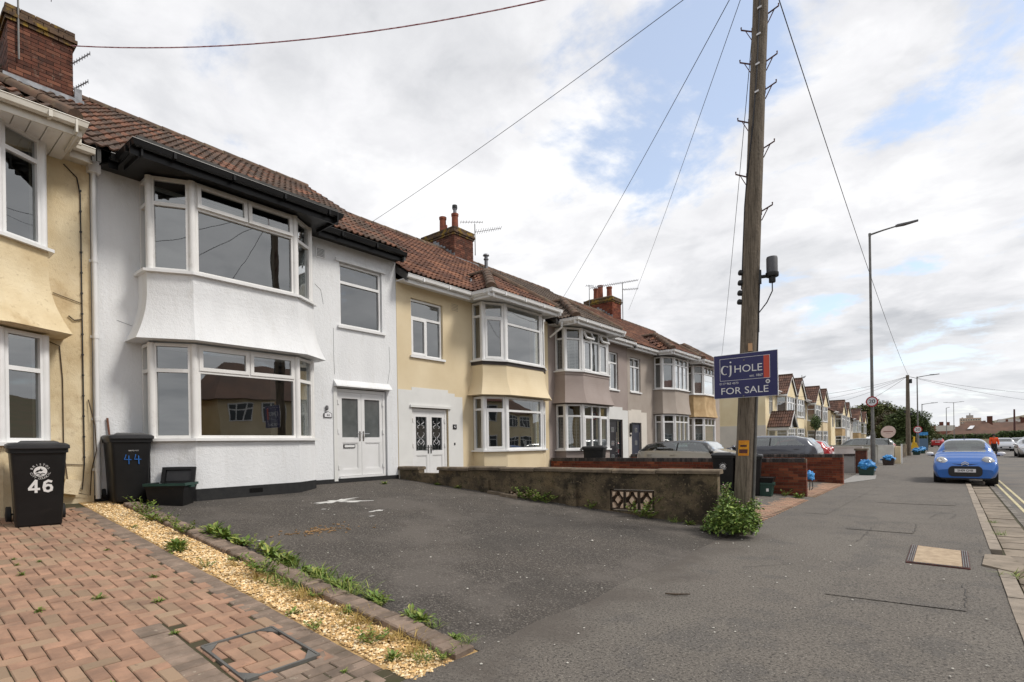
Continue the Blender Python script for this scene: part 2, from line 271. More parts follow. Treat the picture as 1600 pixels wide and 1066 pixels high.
# ------------------------------------------------------------------ mesh helpers
class MB:
    def __init__(s): s.v = []; s.f = []; s.m = []; s.r = []
    def add(s, vs, fs, mi=0, r=None):
        o = len(s.v); s.v.extend([tuple(v) for v in vs])
        for f in fs: s.f.append([i+o for i in f]); s.m.append(mi); s.r.append(RG.random() if r is None else r)
    def quad(s, a, b, c, d, mi=0, r=None): s.add([a, b, c, d], [(0, 1, 2, 3)], mi, r)
    def poly(s, pts, mi=0): s.add(pts, [tuple(range(len(pts)))], mi)
    def fr(s, P, u, n, up, a0, a1, b0, b1, c0, c1, mi=0, r=None):
        vs = [P+u*a+n*b+up*c for a in (a0, a1) for b in (b0, b1) for c in (c0, c1)]
        s.add(vs, [(0, 1, 3, 2), (4, 6, 7, 5), (0, 4, 5, 1), (2, 3, 7, 6), (0, 2, 6, 4), (1, 5, 7, 3)], mi, RG.random() if r is None else r)
    def box(s, x0, x1, y0, y1, z0, z1, mi=0, r=None):
        s.fr(Vector((0, 0, 0)), Vector((1, 0, 0)), Vector((0, 1, 0)), vu, x0, x1, y0, y1, z0, z1, mi, r)
    def taper(s, b, t, z0, z1, mi=0):      # b,t = (x0,x1,y0,y1)
        vs = [(x, y, z) for q, z in ((b, z0), (t, z1)) for x, y in ((q[0], q[2]), (q[1], q[2]), (q[1], q[3]), (q[0], q[3]))]
        s.add(vs, [(3, 2, 1, 0), (4, 5, 6, 7), (0, 1, 5, 4), (1, 2, 6, 5), (2, 3, 7, 6), (3, 0, 4, 7)], mi)
    def tube(s, pts, r, n=6, cap=True, mi=0):
        pts = [Vector(p) for p in pts]; rs = r if isinstance(r, (list, tuple)) else [r]*len(pts)
        d0 = (pts[1]-pts[0]).normalized(); a = d0.orthogonal().normalized(); vs = []
        for i, p in enumerate(pts):
            d = (pts[min(i+1, len(pts)-1)]-pts[max(i-1, 0)]).normalized()
            a = (a-d*a.dot(d)); a = a.normalized() if a.length > 1e-6 else d.orthogonal().normalized(); b = d.cross(a)
            vs += [p+(a*math.cos(2*PI*k/n)+b*math.sin(2*PI*k/n))*rs[i] for k in range(n)]
        fs = [(i*n+k, i*n+(k+1) % n, (i+1)*n+(k+1) % n, (i+1)*n+k) for i in range(len(pts)-1) for k in range(n)]
        if cap: fs += [tuple(range(n-1, -1, -1)), tuple((len(pts)-1)*n+k for k in range(n))]
        s.add(vs, fs, mi, RG.random())
    def lathe(s, prof, n=16, c=(0, 0, 0), ax=None, mi=0, sx=1, sy=1):
        c = Vector(c); z = Vector(ax).normalized() if ax is not None else vu
        a = z.orthogonal().normalized() if ax is not None else Vector((1, 0, 0)); b = z.cross(a)
        vs = [c+a*(r*sx*math.cos(2*PI*k/n))+b*(r*sy*math.sin(2*PI*k/n))+z*h for r, h in prof for k in range(n)]
        fs = [(i*n+k, i*n+(k+1) % n, (i+1)*n+(k+1) % n, (i+1)*n+k) for i in range(len(prof)-1) for k in range(n)]
        if prof[0][0] > 1e-4: fs.append(tuple(range(n-1, -1, -1)))
        if prof[-1][0] > 1e-4: fs.append(tuple((len(prof)-1)*n+k for k in range(n)))
        s.add(vs, fs, mi, RG.random())
    def prism(s, pts, vec, mi=0):
        pts = [Vector(p) for p in pts]; vec = Vector(vec); n = len(pts)
        s.add(pts+[p+vec for p in pts], [tuple(range(n-1, -1, -1)), tuple(range(n, 2*n))]+[(i, (i+1) % n, n+(i+1) % n, n+i) for i in range(n)], mi, RG.random())
    def xf(s, Mx):
        s.v = [tuple(Mx @ Vector(v)) for v in s.v]; return s
    def mesh(s, name, mats, smooth=None):
        me = bpy.data.meshes.new(name); me.from_pydata(s.v, [], s.f)
        for m in (mats if isinstance(mats, (list, tuple)) else [mats]): me.materials.append(m)
        if any(s.m): me.polygons.foreach_set('material_index', s.m)
        at = me.attributes.new('rnd', 'FLOAT', 'FACE'); at.data.foreach_set('value', s.r)
        if smooth is not None:
            me.polygons.foreach_set('use_smooth', [True]*len(me.polygons))
            if smooth: me.set_sharp_from_angle(angle=rad(smooth))
        me.update(); return me
    def build(s, name, mats, parent=None, smooth=None, **props):
        o = bpy.data.objects.new(name, s.mesh(name, mats, smooth)); COL.objects.link(o)
        if parent is not None: o.parent = parent
        for k, v in props.items(): o[k] = v
        return o
def inst(name, me, parent, Mx=None, **props):
    o = bpy.data.objects.new(name, me); COL.objects.link(o); o.parent = parent
    if Mx is not None: o.matrix_local = Mx
    for k, v in props.items(): o[k] = v
    return o
def thing(name, label, cat, loc=(0, 0, 0), rz=0., group=None):
    o = bpy.data.objects.new(name, None); COL.objects.link(o); o.location = loc; o.rotation_euler = (0, 0, rz)
    o['label'] = label; o['category'] = cat; o.empty_display_size = .2
    if group: o['group'] = group
    return o
def rebase(root, loc):          # parts were built in world coordinates: move the Empty to the thing's base
    loc = Vector(loc); root.location = loc
    for ch in root.children: ch.location = Vector(ch.location)-loc
def copy_tree(o, parent=None):
    c = o.copy(); COL.objects.link(c)
    if parent is not None: c.parent = parent
    for ch in list(o.children): copy_tree(ch, c)
    return c
_tc = {}
def text_mb(txt, size=1., align='CENTER', mi=0, mb=None, Mx=None, thick=0.0):
    key = (txt, align)
    if key not in _tc:
        cu = bpy.data.curves.new('lettering', 'FONT'); cu.body = txt; cu.align_x = align; cu.align_y = 'CENTER'; cu.resolution_u = 3
        ob = bpy.data.objects.new('lettering', cu); me = ob.to_mesh()
        _tc[key] = ([tuple(v.co) for v in me.vertices], [tuple(p.vertices) for p in me.polygons])
        ob.to_mesh_clear(); bpy.data.objects.remove(ob); bpy.data.curves.remove(cu)
    vs, fs = _tc[key]; mb = mb or MB()
    vs = [Vector(v)*size for v in vs]
    if Mx is not None: vs = [Mx @ v for v in vs]
    mb.add(vs, fs, mi, .5); return mb
def basis(P, u, up, n):
    P, u, up, n = Vector(P), Vector(u), Vector(up), Vector(n)
    return Matrix(((u.x, up.x, n.x, P.x), (u.y, up.y, n.y, P.y), (u.z, up.z, n.z, P.z), (0, 0, 0, 1)))
def offset(pts, o):
    pts = [Vector((p[0], p[1])) for p in pts]; out = []
    for i, p in enumerate(pts):
        ns = []
        if i > 0: d = (p-pts[i-1]).normalized(); ns.append(Vector((d.y, -d.x)))
        if i < len(pts)-1: d = (pts[i+1]-p).normalized(); ns.append(Vector((d.y, -d.x)))
        if len(ns) == 1: out.append(p+ns[0]*o)
        else: m = (ns[0]+ns[1]).normalized(); out.append(p+m*(o/max(.3, m.dot(ns[0]))))
    return out
def ring_solid(mb, pts, oi, oo, z0, z1, mi=0):
    A = offset(pts, oi); B = offset(pts, oo)
    for i in range(len(pts)-1):
        q = [(*A[i], z0), (*A[i+1], z0), (*B[i+1], z0), (*B[i], z0), (*A[i], z1), (*A[i+1], z1), (*B[i+1], z1), (*B[i], z1)]
        fs = [(0, 1, 2, 3), (4, 7, 6, 5), (3, 2, 6, 7), (0, 4, 5, 1)]
        if i == 0: fs.append((0, 3, 7, 4))
        if i == len(pts)-2: fs.append((1, 5, 6, 2))
        mb.add(q, fs, mi, .5)
def loft(mb, pts, prof, mi=0):
    rings = [[(*p, z) for p in offset(pts, o)] for z, o in prof]
    for a, b in zip(rings, rings[1:]):
        for i in range(len(pts)-1): mb.quad(a[i], a[i+1], b[i+1], b[i], mi, .5)

# ------------------------------------------------------------------ ground
def gz(x, y):
    s = .09 if y < 9.15 else .05
    return s*max(0., -2.75-x)
def grid(name, x0, x1, y0, y1, zf, mat, nx=2, ny=2, z=0., **pr):
    mb = MB(); xs = [x0+(x1-x0)*i/nx for i in range(nx+1)]; ys = [y0+(y1-y0)*i/ny for i in range(ny+1)]
    mb.add([(x, y, zf(x, y)+z) for x in xs for y in ys], [(i*(ny+1)+j, (i+1)*(ny+1)+j, (i+1)*(ny+1)+j+1, i*(ny+1)+j+1) for i in range(nx) for j in range(ny)], 0, .5)
    return mb.build(name, mat, **pr)
STR = dict(kind='structure')
mb = MB(); mb.quad((-900, -300, -.32), (900, -300, -.32), (900, 1500, -.32), (-900, 1500, -.32)); mb.build('ground', m_ground, **STR)
grid('driveway', -10.6, -2.4, 2.87, 9.1, gz, m_drive, 30, 12, .0, **STR)
def pavement():
    mb = MB(); ys = [-30+.35*i for i in range(int(39.1/.35))]+[9.2+1.5*i for i in range(80)]
    ed = [(-2.68+.10*noise.noise((y*1.3, 4.2, 0))+.05*noise.noise((y*5, 1., 0)), y) for y in ys]
    for (xa, ya), (xb, yb) in zip(ed, ed[1:]):
        mb.quad((xa, ya, gz(xa, ya)+.008), (.40, ya, .004), (.40, yb, .004), (xb, yb, gz(xb, yb)+.008))
    mb.build('pavement', m_pave, **STR)
    mb = MB()     # patched trenches and cover repairs
    for pts in ([(-1.35, 10.4), (-.45, 10.4), (-.45, 11.6), (-1.35, 11.7)], [(-.95, 5.9), (.1, 6.0), (.12, 7.1), (-.9, 7.2)], [(-2.3, 12.2), (-1.9, 12.2), (-1.7, 20), (-2.1, 20)], [(-1.3, 15), (.1, 15.1), (.1, 16), (-1.3, 15.9)]):
        mb.poly([(x, y, .012) for x, y in pts])
    mb.build('pavement_patch', m_pave, **STR)
    mb = MB()
    def crack(pts, wd):
        P = []
        for (a, b) in zip(pts, pts[1:]):
            n = max(3, int(math.dist(a, b)/.08))
            for i in range(n): t = i/n; P.append((a[0]+(b[0]-a[0])*t+RG.uniform(-.02, .02), a[1]+(b[1]-a[1])*t+RG.uniform(-.02, .02)))
        for a, b in zip(P, P[1:]):
            d = Vector((b[0]-a[0], b[1]-a[1])).normalized(); q = Vector((-d.y, d.x))*wd*RG.uniform(.4, 1)
            mb.quad((a[0]-q.x, a[1]-q.y, .0165), (b[0]-q.x, b[1]-q.y, .0165), (b[0]+q.x, b[1]+q.y, .0165), (a[0]+q.x, a[1]+q.y, .0165))
    for pts in ([(-1.6, 9.1), (-1.05, 9.2), (-1.0, 11)], [(-1.35, 10.4), (-.45, 10.4), (-.45, 11.6)], [(-.5, 12.2), (.0, 12.6), (.1, 13.4), (-.4, 13.9)], [(-.3, 12.5), (-.2, 13.3), (.2, 14.2)], [(-.9, 7.2), (.1, 7.1), (.1, 6)], [(-1.9, 6.6), (-1.4, 7.2)], [(-.6, 14.5), (.2, 14.3)], [(.0, 9.4), (.3, 9.4), (.3, 9.0)]): crack(pts, .005)
    mb.build('pavement_crack', m_tar, **STR)
pavement()
def crowned(x, y): return -.085+.02*min(1, (x-.5)/3)
grid('road', 1.0, 10.2, -40, 330, crowned, m_road, 6, 6, **STR)
grid('far_pavement', 10.2, 12.4, -40, 330, lambda x, y: .03, m_pave, 1, 1, **STR)
grid('front_gardens', -10.6, -2.6, 9.1, 110, gz, m_pave, 6, 4, -.004, **STR)
grid('verge', 12.4, 40, -40, 330, lambda x, y: .02, m_ground, 1, 1, **STR)
# kerb, drainage channel, setts, yellow lines
kerb = bpy.data.objects.new('kerb', None); COL.objects.link(kerb); kerb['kind'] = 'structure'
y = -6.; kme = None
mb = MB(); mb.taper((-.07, .07, 0, .9), (-.065, .055, .004, .896), -.2, .0); kme = mb.mesh('kerb_stone', m_kerb)
while y < 70:
    if not 8.05 < y < 9.0: inst('kerb_stone', kme, kerb, Matrix.Translation((.475-.0008*y+RG.uniform(-.006, .006), y, .012+RG.uniform(-.004, .004))))
    y += .91
mb = MB(); mb.prism([(.28, 8.25, -.05), (.55, 7.95, -.05), (.66, 8.3, -.05), (.56, 9.02, -.05), (.33, 8.98, -.05)], (0, 0, .075)); mb.build('crossing_stone', m_slab, kerb)
chan = bpy.data.objects.new('drainage_channel', None); COL.objects.link(chan); chan['kind'] = 'structure'
mb = MB(); mb.box(.54, 1.12, -8, 200, -.3, -.082); mb.build('channel_bed', m_sand, chan)
mb = MB(); mb.taper((-.2, .2, 0, .58), (-.19, .19, .01, .57), -.1, .0); cme = mb.mesh('channel_stone', m_slab)
y = -6.
while y < 60:
    inst('channel_stone', cme, chan, Matrix.Translation((.765-.0008*y, y, -.07+RG.uniform(-.005, .004))) @ Matrix.Rotation(rad(RG.uniform(-1, 1)), 4, 'Y')); y += .6
mb = MB(); mb.taper((-.05, .05, 0, .2), (-.043, .043, .006, .194), -.1, .0); sme = mb.mesh('sett', m_sett)
y = 2.
while y < 40:
    inst('sett', sme, chan, Matrix.Translation((1.04-.0008*y, y, -.068+RG.uniform(-.006, .004)))); y += .21
for x in (1.2, 1.36):
    mb = MB(); mb.box(x-.028, x+.028, 3, 26, -.1, crowned(x, 0)+.006); mb.build('yellow_line', m_yel, **STR)
# white paint splash on the driveway
def blob(mb, cx, cy, rx, ry, ang, z=.006, n=22, seed=0, zf=gz, jag=.45):
    pts = []
    for k in range(n):
        a = 2*PI*k/n; r = 1+jag*noise.noise((math.cos(a)*2+seed, math.sin(a)*2, seed*1.7))*1.6
        x, y = rx*r*math.cos(a), ry*r*math.sin(a)
        X_, Y_ = cx+x*math.cos(ang)-y*math.sin(ang), cy+x*math.sin(ang)+y*math.cos(ang)
        pts.append((X_, Y_, zf(X_, Y_)+z))
    mb.poly(pts)
mb = MB(); blob(mb, -8.55, 5.5, .12, .34, .15, seed=3, jag=.8); blob(mb, -8.35, 5.75, .06, .2, -.3, seed=5, jag=.8); blob(mb, -7.42, 5.53, .05, .14, .1, seed=8)
blob(mb, -7.1, 5.2, .02, .05, 0, seed=2); blob(mb, -8.0, 4.9, .02, .04, 0, seed=4)
mb.build('paint_splash', m_whpaint, label='dried white paint spill on the dark tarmac driveway', category='paint spill')
# litter specks, scattered all over the tarmac
mb = MB()
for k in range(420):
    x, y = RG.uniform(-9.6, .3), RG.uniform(1.2, 9.2)
    if y < 2.9 and x < -2.7: continue
    s_ = RG.uniform(.004, .014)*(1.8 if RG.random() < .06 else 1); z0 = gz(x, y)+.014; a = RG.uniform(0, 6.3)
    c_, n_ = math.cos(a)*s_, math.sin(a)*s_
    mb.add([(x-c_, y-n_, z0), (x+n_, y-c_, z0), (x+c_, y+n_, z0), (x-n_, y+c_, z0), (x, y, z0+.5*s_)], [(0, 1, 4), (1, 2, 4), (2, 3, 4), (3, 0, 4)])
mb.build('litter', M('pale_grit', (.5, .48, .43), .9, rnd=.4), kind='stuff', label='pale specks of grit and litter on the tarmac')
mb = MB()
for k in range(150):
    a, r_ = RG.uniform(0, 6.3), abs(RG.gauss(0, .5)); x, y = -6.7+.3*r_*math.cos(a), 4.0+.75*r_*math.sin(a); s_ = RG.uniform(.006, .022)
    ang = RG.uniform(0, 3.1); d = Vector((math.cos(ang), math.sin(ang), 0)); z0 = gz(x, y)+.004
    mb.fr(Vector((x, y, z0)), d, Vector((-d.y, d.x, 0)), vu, -s_, s_, -s_*.4, s_*.4, 0, s_*.5)
mb.build('wood_debris', m_chip, kind='stuff', label='small spill of wood chips on the driveway')
mb = MB(); mb.tube([(-2.15, 4.96, .03), (-2.07, 5.02, .022), (-1.96, 5.1, .024)], [.008, .01, .006], 6); mb.build('stick', m_bark, label='short dark twig lying on the open tarmac', category='stick')

# block paved driveway of number 46: bricks
pav = bpy.data.objects.new('brick_driveway', None); COL.objects.link(pav); pav['kind'] = 'structure'
grid('joint_sand', -10.6, -2.5, -3.2, 2.24, gz, m_sand, 10, 2, -.012).parent = pav
grid('gravel_bed', -10.6, -2.68, 2.22, 2.87, gz, m_gravb, 14, 2, -.005).parent = pav
SL = math.atan(.09); TILT = Matrix.Rotation(SL, 4, 'Y')
def brick_me(name, l, w_, h, mat, ch=.006):
    mb = MB(); mb.taper((-l/2, l/2, -w_/2, w_/2), (-l/2, l/2, -w_/2, w_/2), -h, -ch); mb.f = mb.f[:1]+mb.f[2:]; mb.m = mb.m[1:]; mb.r = mb.r[1:]
    a, b = (-l/2, l/2, -w_/2, w_/2), (-l/2+ch, l/2-ch, -w_/2+ch, w_/2-ch)
    vs = [(x, y, z) for q, z in ((a, -ch), (b, 0)) for x, y in ((q[0], q[2]), (q[1], q[2]), (q[1], q[3]), (q[0], q[3]))]
    mb.add(vs, [(4, 5, 6, 7), (0, 1, 5, 4), (1, 2, 6, 5), (2, 3, 7, 6), (3, 0, 4, 7)])
    mb.r = [.5]*len(mb.f)
    return mb, mb.mesh(name, mat)
pb_mb, pb_me = brick_me('brick', .194, .094, .05, m_paver); pg_mb, pg_me = brick_me('brick', .194, .094, .05, m_paverg)
def place_pieces(name, plist, parent, limit, joined_mats, **pr):
    """plist: (matrix, mesh, mb, material index, distance); the nearest `limit` become objects, the rest one joined part"""
    plist.sort(key=lambda p: p[4]); J = MB()
    for k, (mx, me, mbs, mi, d) in enumerate(plist):
        if k < limit: inst(name, me, parent, mx)
        else: J.add([mx @ Vector(v) for v in mbs.v], mbs.f, mi, RG.random())
    if J.v: J.build(name, joined_mats, parent, kind='stuff', **pr)
def pavers():
    pl = []; g = .1
    def put(x, y, rot, grey=False):
        if not (-10.1 < x < -2.6 and -3.0 < y < 2.2): return
        mx = Matrix.Translation((x, y, gz(x, y)+RG.uniform(-.003, .003))) @ TILT @ Matrix.Rotation(rot+rad(RG.uniform(-.7, .7)), 4, 'Z') @ Matrix.Rotation(rad(RG.uniform(-.9, .9)), 4, 'X')
        d = math.hypot(x, y)+(0 if (x*.776+y*.631)/max(.1, y*.776-x*.631) > -1.0 else 50)
        pl.append((mx, pg_me if grey else pb_me, pg_mb if grey else pb_mb, 1 if grey else 0, d))
    # 90 degree herringbone
    for i in range(-1, 76):
        for j in range(-1, 54):
            k = (i-j) % 4; X_, Y_ = -10.2+(i+.5)*g, -3.1+(j+.5)*g
            band = (1.27 < Y_ < 1.5 and X_ > -4.7) or (X_ > -3.38 and Y_ > 1.3)
            if not (Y_ < 2.06 and X_ < -2.95) or band: continue
            if k == 0: put(X_+g/2, Y_, 0)
            elif k == 3 and Y_+g < 2.07: put(X_, Y_+g/2, PI/2)
    for n in range(74): put(-10.1+.1*n, 2.125, PI/2, True)
    for n in range(20): put(-4.65+.1*n, 1.385, PI/2, True)
    for i in range(5):
        for j in range(4): put(-3.32+.1*i, 1.42+.2*j-(.1 if i % 2 else 0), PI/2, True)
    for n in range(51): put(-2.86, -2.9+.1*n, 0, True); put(-2.655, -2.9+.1*n, 0, True)
    place_pieces('brick', pl, pav, 300, [m_paver, m_paverg], label='red and grey block pavers laid in herringbone')
pavers()
# recessed cover frame
mb = MB(); z_ = lambda x: gz(x, 0)
fc = [(-4.06, 1.53), (-3.4, 1.53), (-3.4, 2.03), (-4.06, 2.03)]
for a, b in zip(fc, fc[1:]+fc[:1]):
    d = (Vector((*b, 0))-Vector((*a, 0))).normalized(); q = Vector((-d.y, d.x, 0))*.009
    pts = [(a[0]-q.x, a[1]-q.y), (b[0]-q.x, b[1]-q.y), (b[0]+q.x, b[1]+q.y), (a[0]+q.x, a[1]+q.y)]
    mb.prism([(x, y, z_(x)-.03) for x, y in pts], (0, 0, .040))
for (x, y), sx, sy in zip(fc, (1, -1, -1, 1), (1, 1, -1, -1)):
    pts = [(x+sx*.012, y+sy*.012), (x+sx*.12, y+sy*.012), (x+sx*.012, y+sy*.10)]
    mb.prism([(a, b, z_(a)-.02) for a, b in pts], (0, 0, .027))
mb.build('cover_frame', m_steel, label='sunken steel manhole frame among the brick pavers', category='manhole cover')
# brick edging between the gravel and the tarmac
pl = []; eb_mb, eb_me = brick_me('brick', .195, .098, .09, m_paverg, .012)
for n in range(70):
    x = -9.85+.103*n
    if x > -2.72: break
    pl.append((Matrix.Translation((x, 2.735+RG.uniform(-.012, .012), gz(x, 0)+.052+RG.uniform(-.008, .008))) @ TILT @ Matrix.Rotation(PI/2+rad(RG.uniform(-3, 3)), 4, 'Z') @ Matrix.Rotation(rad(RG.uniform(-3, 3)), 4, 'X'), eb_me, eb_mb, 0, -x))
edg = thing('brick_edging', 'raised row of weathered bricks edging the dark tarmac driveway', 'edging')
place_pieces('brick', pl, edg, 300, [m_paverg]); rebase(edg, (-6.2, 2.755, .3))
# gravel strip
mb = MB(); oct_ = [(1, 0, 0), (-1, 0, 0), (0, 1, 0), (0, -1, 0), (0, 0, 1)]; of = [(0, 2, 4), (2, 1, 4), (1, 3, 4), (3, 0, 4)]
for k in range(9000):
    x = -10.3+7.64*RG.random()**.8; y = 2.235+.385*RG.random(); s_ = RG.uniform(.008, .017)
    a = RG.uniform(0, 6.3); ca, sa = math.cos(a), math.sin(a); z0 = gz(x, y)+RG.uniform(-.004, .012)
    e1, e2, e3 = s_*RG.uniform(.8, 1.5), s_*RG.uniform(.6, 1), s_*RG.uniform(.5, .9)
    mb.add([(x+e1*p[0]*ca-e2*p[1]*sa, y+e1*p[0]*sa+e2*p[1]*ca, z0+e3*p[2]+RG.uniform(-.002, .002)) for p in oct_], of, 0, RG.random())
mb.build('gravel', m_grav, kind='stuff', label='strip of buff gravel between block paving and brick edging')

# ------------------------------------------------------------------ houses
D = -10.5
def rect_wall(mb, y0, y1, z0, z1, holes, x=D, reveal=.12, mi=0):
    ys = sorted({y0, y1, *[h[0] for h in holes], *[h[1] for h in holes]}); zs = sorted({z0, z1, *[h[2] for h in holes], *[h[3] for h in holes]})
    for ya, yb in zip(ys, ys[1:]):
        for za, zb in zip(zs, zs[1:]):
            cy, cz = (ya+yb)/2, (za+zb)/2
            if any(h[0] < cy < h[1] and h[2] < cz < h[3] for h in holes): continue
            mb.quad((x, ya, za), (x, yb, za), (x, yb, zb), (x, ya, zb), mi, .5)
    for h in holes:
        a, b, c, d = h[:4]; q = x-reveal
        mb.quad((x, a, c), (q, a, c), (q, a, d), (x, a, d), mi, .5); mb.quad((x, b, c), (x, b, d), (q, b, d), (q, b, c), mi, .5)
        mb.quad((x, a, d), (q, a, d), (q, b, d), (x, b, d), mi, .5); mb.quad((x, a, c), (x, b, c), (q, b, c), (q, a, c), mi, .5)
def pane(parent, P, u, n, a0, a1, c0, c1, b, mat):
    mb = MB(); mb.quad(P+u*a0+n*b+vu*c0, P+u*a1+n*b+vu*c0, P+u*a1+n*b+vu*c1, P+u*a0+n*b+vu*c1); return mb.build('pane', mat, parent)
def window(parent, P, u, n, w_, h, up=1, lo=1, t=.72, fw=.055, sash=(), opens=(), frame=None, gl=None, glup=None, ang=14, depth=.07, blind=None, name='window', mw=.06):
    P, u, n = Vector((*P[:2], P[2])), Vector((u[0], u[1], 0)).normalized(), Vector((n[0], n[1], 0)).normalized()
    frame = frame or m_pvc; gl = gl or g_win; glup = glup or gl
    mb = MB(); b0, b1 = -depth, 0.
    mb.fr(P, u, n, vu, 0, fw, b0, b1, 0, h); mb.fr(P, u, n, vu, w_-fw, w_, b0, b1, 0, h)
    mb.fr(P, u, n, vu, fw, w_-fw, b0, b1, 0, fw); mb.fr(P, u, n, vu, fw, w_-fw, b0, b1, h-fw, h)
    cells = []
    if t and t < 1:
        zt = h*t; mb.fr(P, u, n, vu, fw, w_-fw, b0, b1-.001, zt-mw/2, zt+mw/2)
        rows = [(fw, zt-mw/2, lo, 'l'), (zt+mw/2, h-fw, up, 'u')]
    else: rows = [(fw, h-fw, lo, 'l')]
    for z0, z1, k, tag in rows:
        fr_ = k if isinstance(k, (list, tuple)) else [1/k]*k
        x = fw; W = w_-2*fw-mw*(len(fr_)-1); tot = sum(fr_)
        for i, q in enumerate(fr_):
            x1 = x+W*q/tot; cells.append((x, x1, z0, z1, tag+str(i)))
            if i < len(fr_)-1: mb.fr(P, u, n, vu, x1, x1+mw, b0, b1-.002, z0, z1)
            x = x1+mw
    win = mb.build(name, frame, parent)
    for a0, a1, c0, c1, k in cells:
        g_ = glup if k[0] == 'u' else gl
        if k in opens or k in sash:
            s_ = MB(); sf = .042; o = .014; e = .018
            q = [(a0-e, a0+sf, c0-e, c1+e), (a1-sf, a1+e, c0-e, c1+e), (a0+sf, a1-sf, c0-e, c0+sf), (a0+sf, a1-sf, c1-sf, c1+e)]
            if k in opens:
                H = P+vu*(c1+e)+n*o; ca, sa = math.cos(rad(ang)), math.sin(rad(ang)); up2 = vu*ca-n*sa; n2 = n*ca+vu*sa
                for A0, A1, C0, C1 in q: s_.fr(H, u, n2, up2, A0, A1, -.05, .012, C0-c1-e, C1-c1-e)
                s_.build('sash', frame, win); p_ = MB()
                c_ = [H+u*A+up2*(C-c1-e)-n2*.02 for A, C in ((a0+sf, c0+sf), (a1-sf, c0+sf), (a1-sf, c1-sf), (a0+sf, c1-sf))]
                p_.quad(*c_); p_.build('pane', g_, win); continue
            for A0, A1, C0, C1 in q: s_.fr(P, u, n, vu, A0, A1, -.04, o, C0, C1)
            s_.build('sash', frame, win); pane(win, P, u, n, a0+sf, a1-sf, c0+sf, c1-sf, -.02, g_)
        else: pane(win, P, u, n, a0, a1, c0, c1, -depth*.6, g_)
    if blind == 'slats':
        mb = MB(); z = fw+.03
        while z < h*(t or 1)-.04:
            mb.fr(P, u, (n+vu*.9).normalized(), (vu-n*.9).normalized(), fw, w_-fw, -.15, -.105, z*.0, .003) if 0 else mb.quad(P+u*fw-n*.13+vu*(z-.012), P+u*(w_-fw)-n*.13+vu*(z-.012), P+u*(w_-fw)-n*.10+vu*(z+.014), P+u*fw-n*.10+vu*(z+.014)); z += .05
        for f_ in (.3, .7): mb.fr(P, u, n, vu, w_*f_-.012, w_*f_+.012, -.10, -.096, fw, h*(t or 1))
        mb.build('blind', m_blind, win)
    elif blind in ('vert', 'curtain', 'net'):
        mb = MB(); nn = max(3, int(w_/.045)); A = [(fw*.5+(w_-fw)*i/nn, -.13-.02*(i % 2)) for i in range(nn+1)]
        if blind == 'curtain': A = A[:max(3, nn//3)]
        zt_ = h-fw*.5 if blind != 'net' else h*.95
        for (a, b), (c, d) in zip(A, A[1:]): mb.quad(P+u*a+n*b+vu*fw*.5, P+u*c+n*d+vu*fw*.5, P+u*c+n*d+vu*zt_, P+u*a+n*b+vu*zt_)
        mb.build('curtain' if blind != 'vert' else 'blind', {'vert': m_vblind, 'curtain': m_curt, 'net': m_net}[blind], win)
    return win

# pantile
def pantile():
    mb = MB(); W, Lg, th = .302, .40, .024
    prof = [(0, .002), (.03, -.004), (.055, -.003), (.078, .012), (.10, .031), (.118, .034), (.136, .024), (.151, .002), (.18, -.004), (.206, -.003), (.229, .012), (.251, .031), (.269, .034), (.287, .024), (.302, .002)]
    a = [(x-W/2, 0, z+.034) for x, z in prof]; b = [(x-W/2, Lg, z+.002) for x, z in prof]; c = [(x-W/2, 0, z+.034-th) for x, z in prof]; n = len(prof)
    mb.add(a+b+c, [(i, i+1, n+i+1, n+i) for i in range(n-1)]+[(2*n+i, 2*n+i+1, i+1, i) for i in range(n-1)]+[(0, n, 2*n), (n-1, 3*n-1, 2*n-1)], 0, .5)
    return mb
TILE = pantile(); TME = {}
def tile_mesh(mat):
    if mat.name not in TME: TME[mat.name] = TILE.mesh('tile', mat, 40)
    return TME[mat.name]
CAMP = Vector((0, 0, 1.5))
def tiles(facets, roof, mat, limit, lab):
    """facets: (P eave corner, u along the eave, s up the slope, width, length, inside(a,b))"""
    pl = []; me = tile_mesh(mat)
    for P, u, s, W, Lg, ins in facets:
        P, u, s = Vector(P), Vector(u).normalized(), Vector(s).normalized(); n = u.cross(s)
        if n.z < 0: u = -u; P = P-u*W; n = -n; f0 = ins; ins = (lambda a, b, f0=f0, W=W: f0(W-a, b))
        nr = max(1, int(Lg/.335)); nc = max(1, round(W/.30)); gx = W/nc; gy = .335
        for r in range(nr+1):
            for c in range(nc):
                a, b = (c+.5)*gx, r*gy
                if b+.17 > Lg or not ins(a, b+.15): continue
                j = RG.uniform(-.006, .006)
                mx = basis(P+u*a+s*(b+j)+n*RG.uniform(-.003, .005), u, s, n) @ Matrix.Rotation(rad(RG.uniform(-1.1, 1.1)), 4, 'Z') @ Matrix.Scale(gx/.30, 4, (1, 0, 0))
                pl.append((mx, me, TILE, 0, (mx.translation-CAMP).length))
    place_pieces('tile', pl, roof, limit, mat, label=lab)
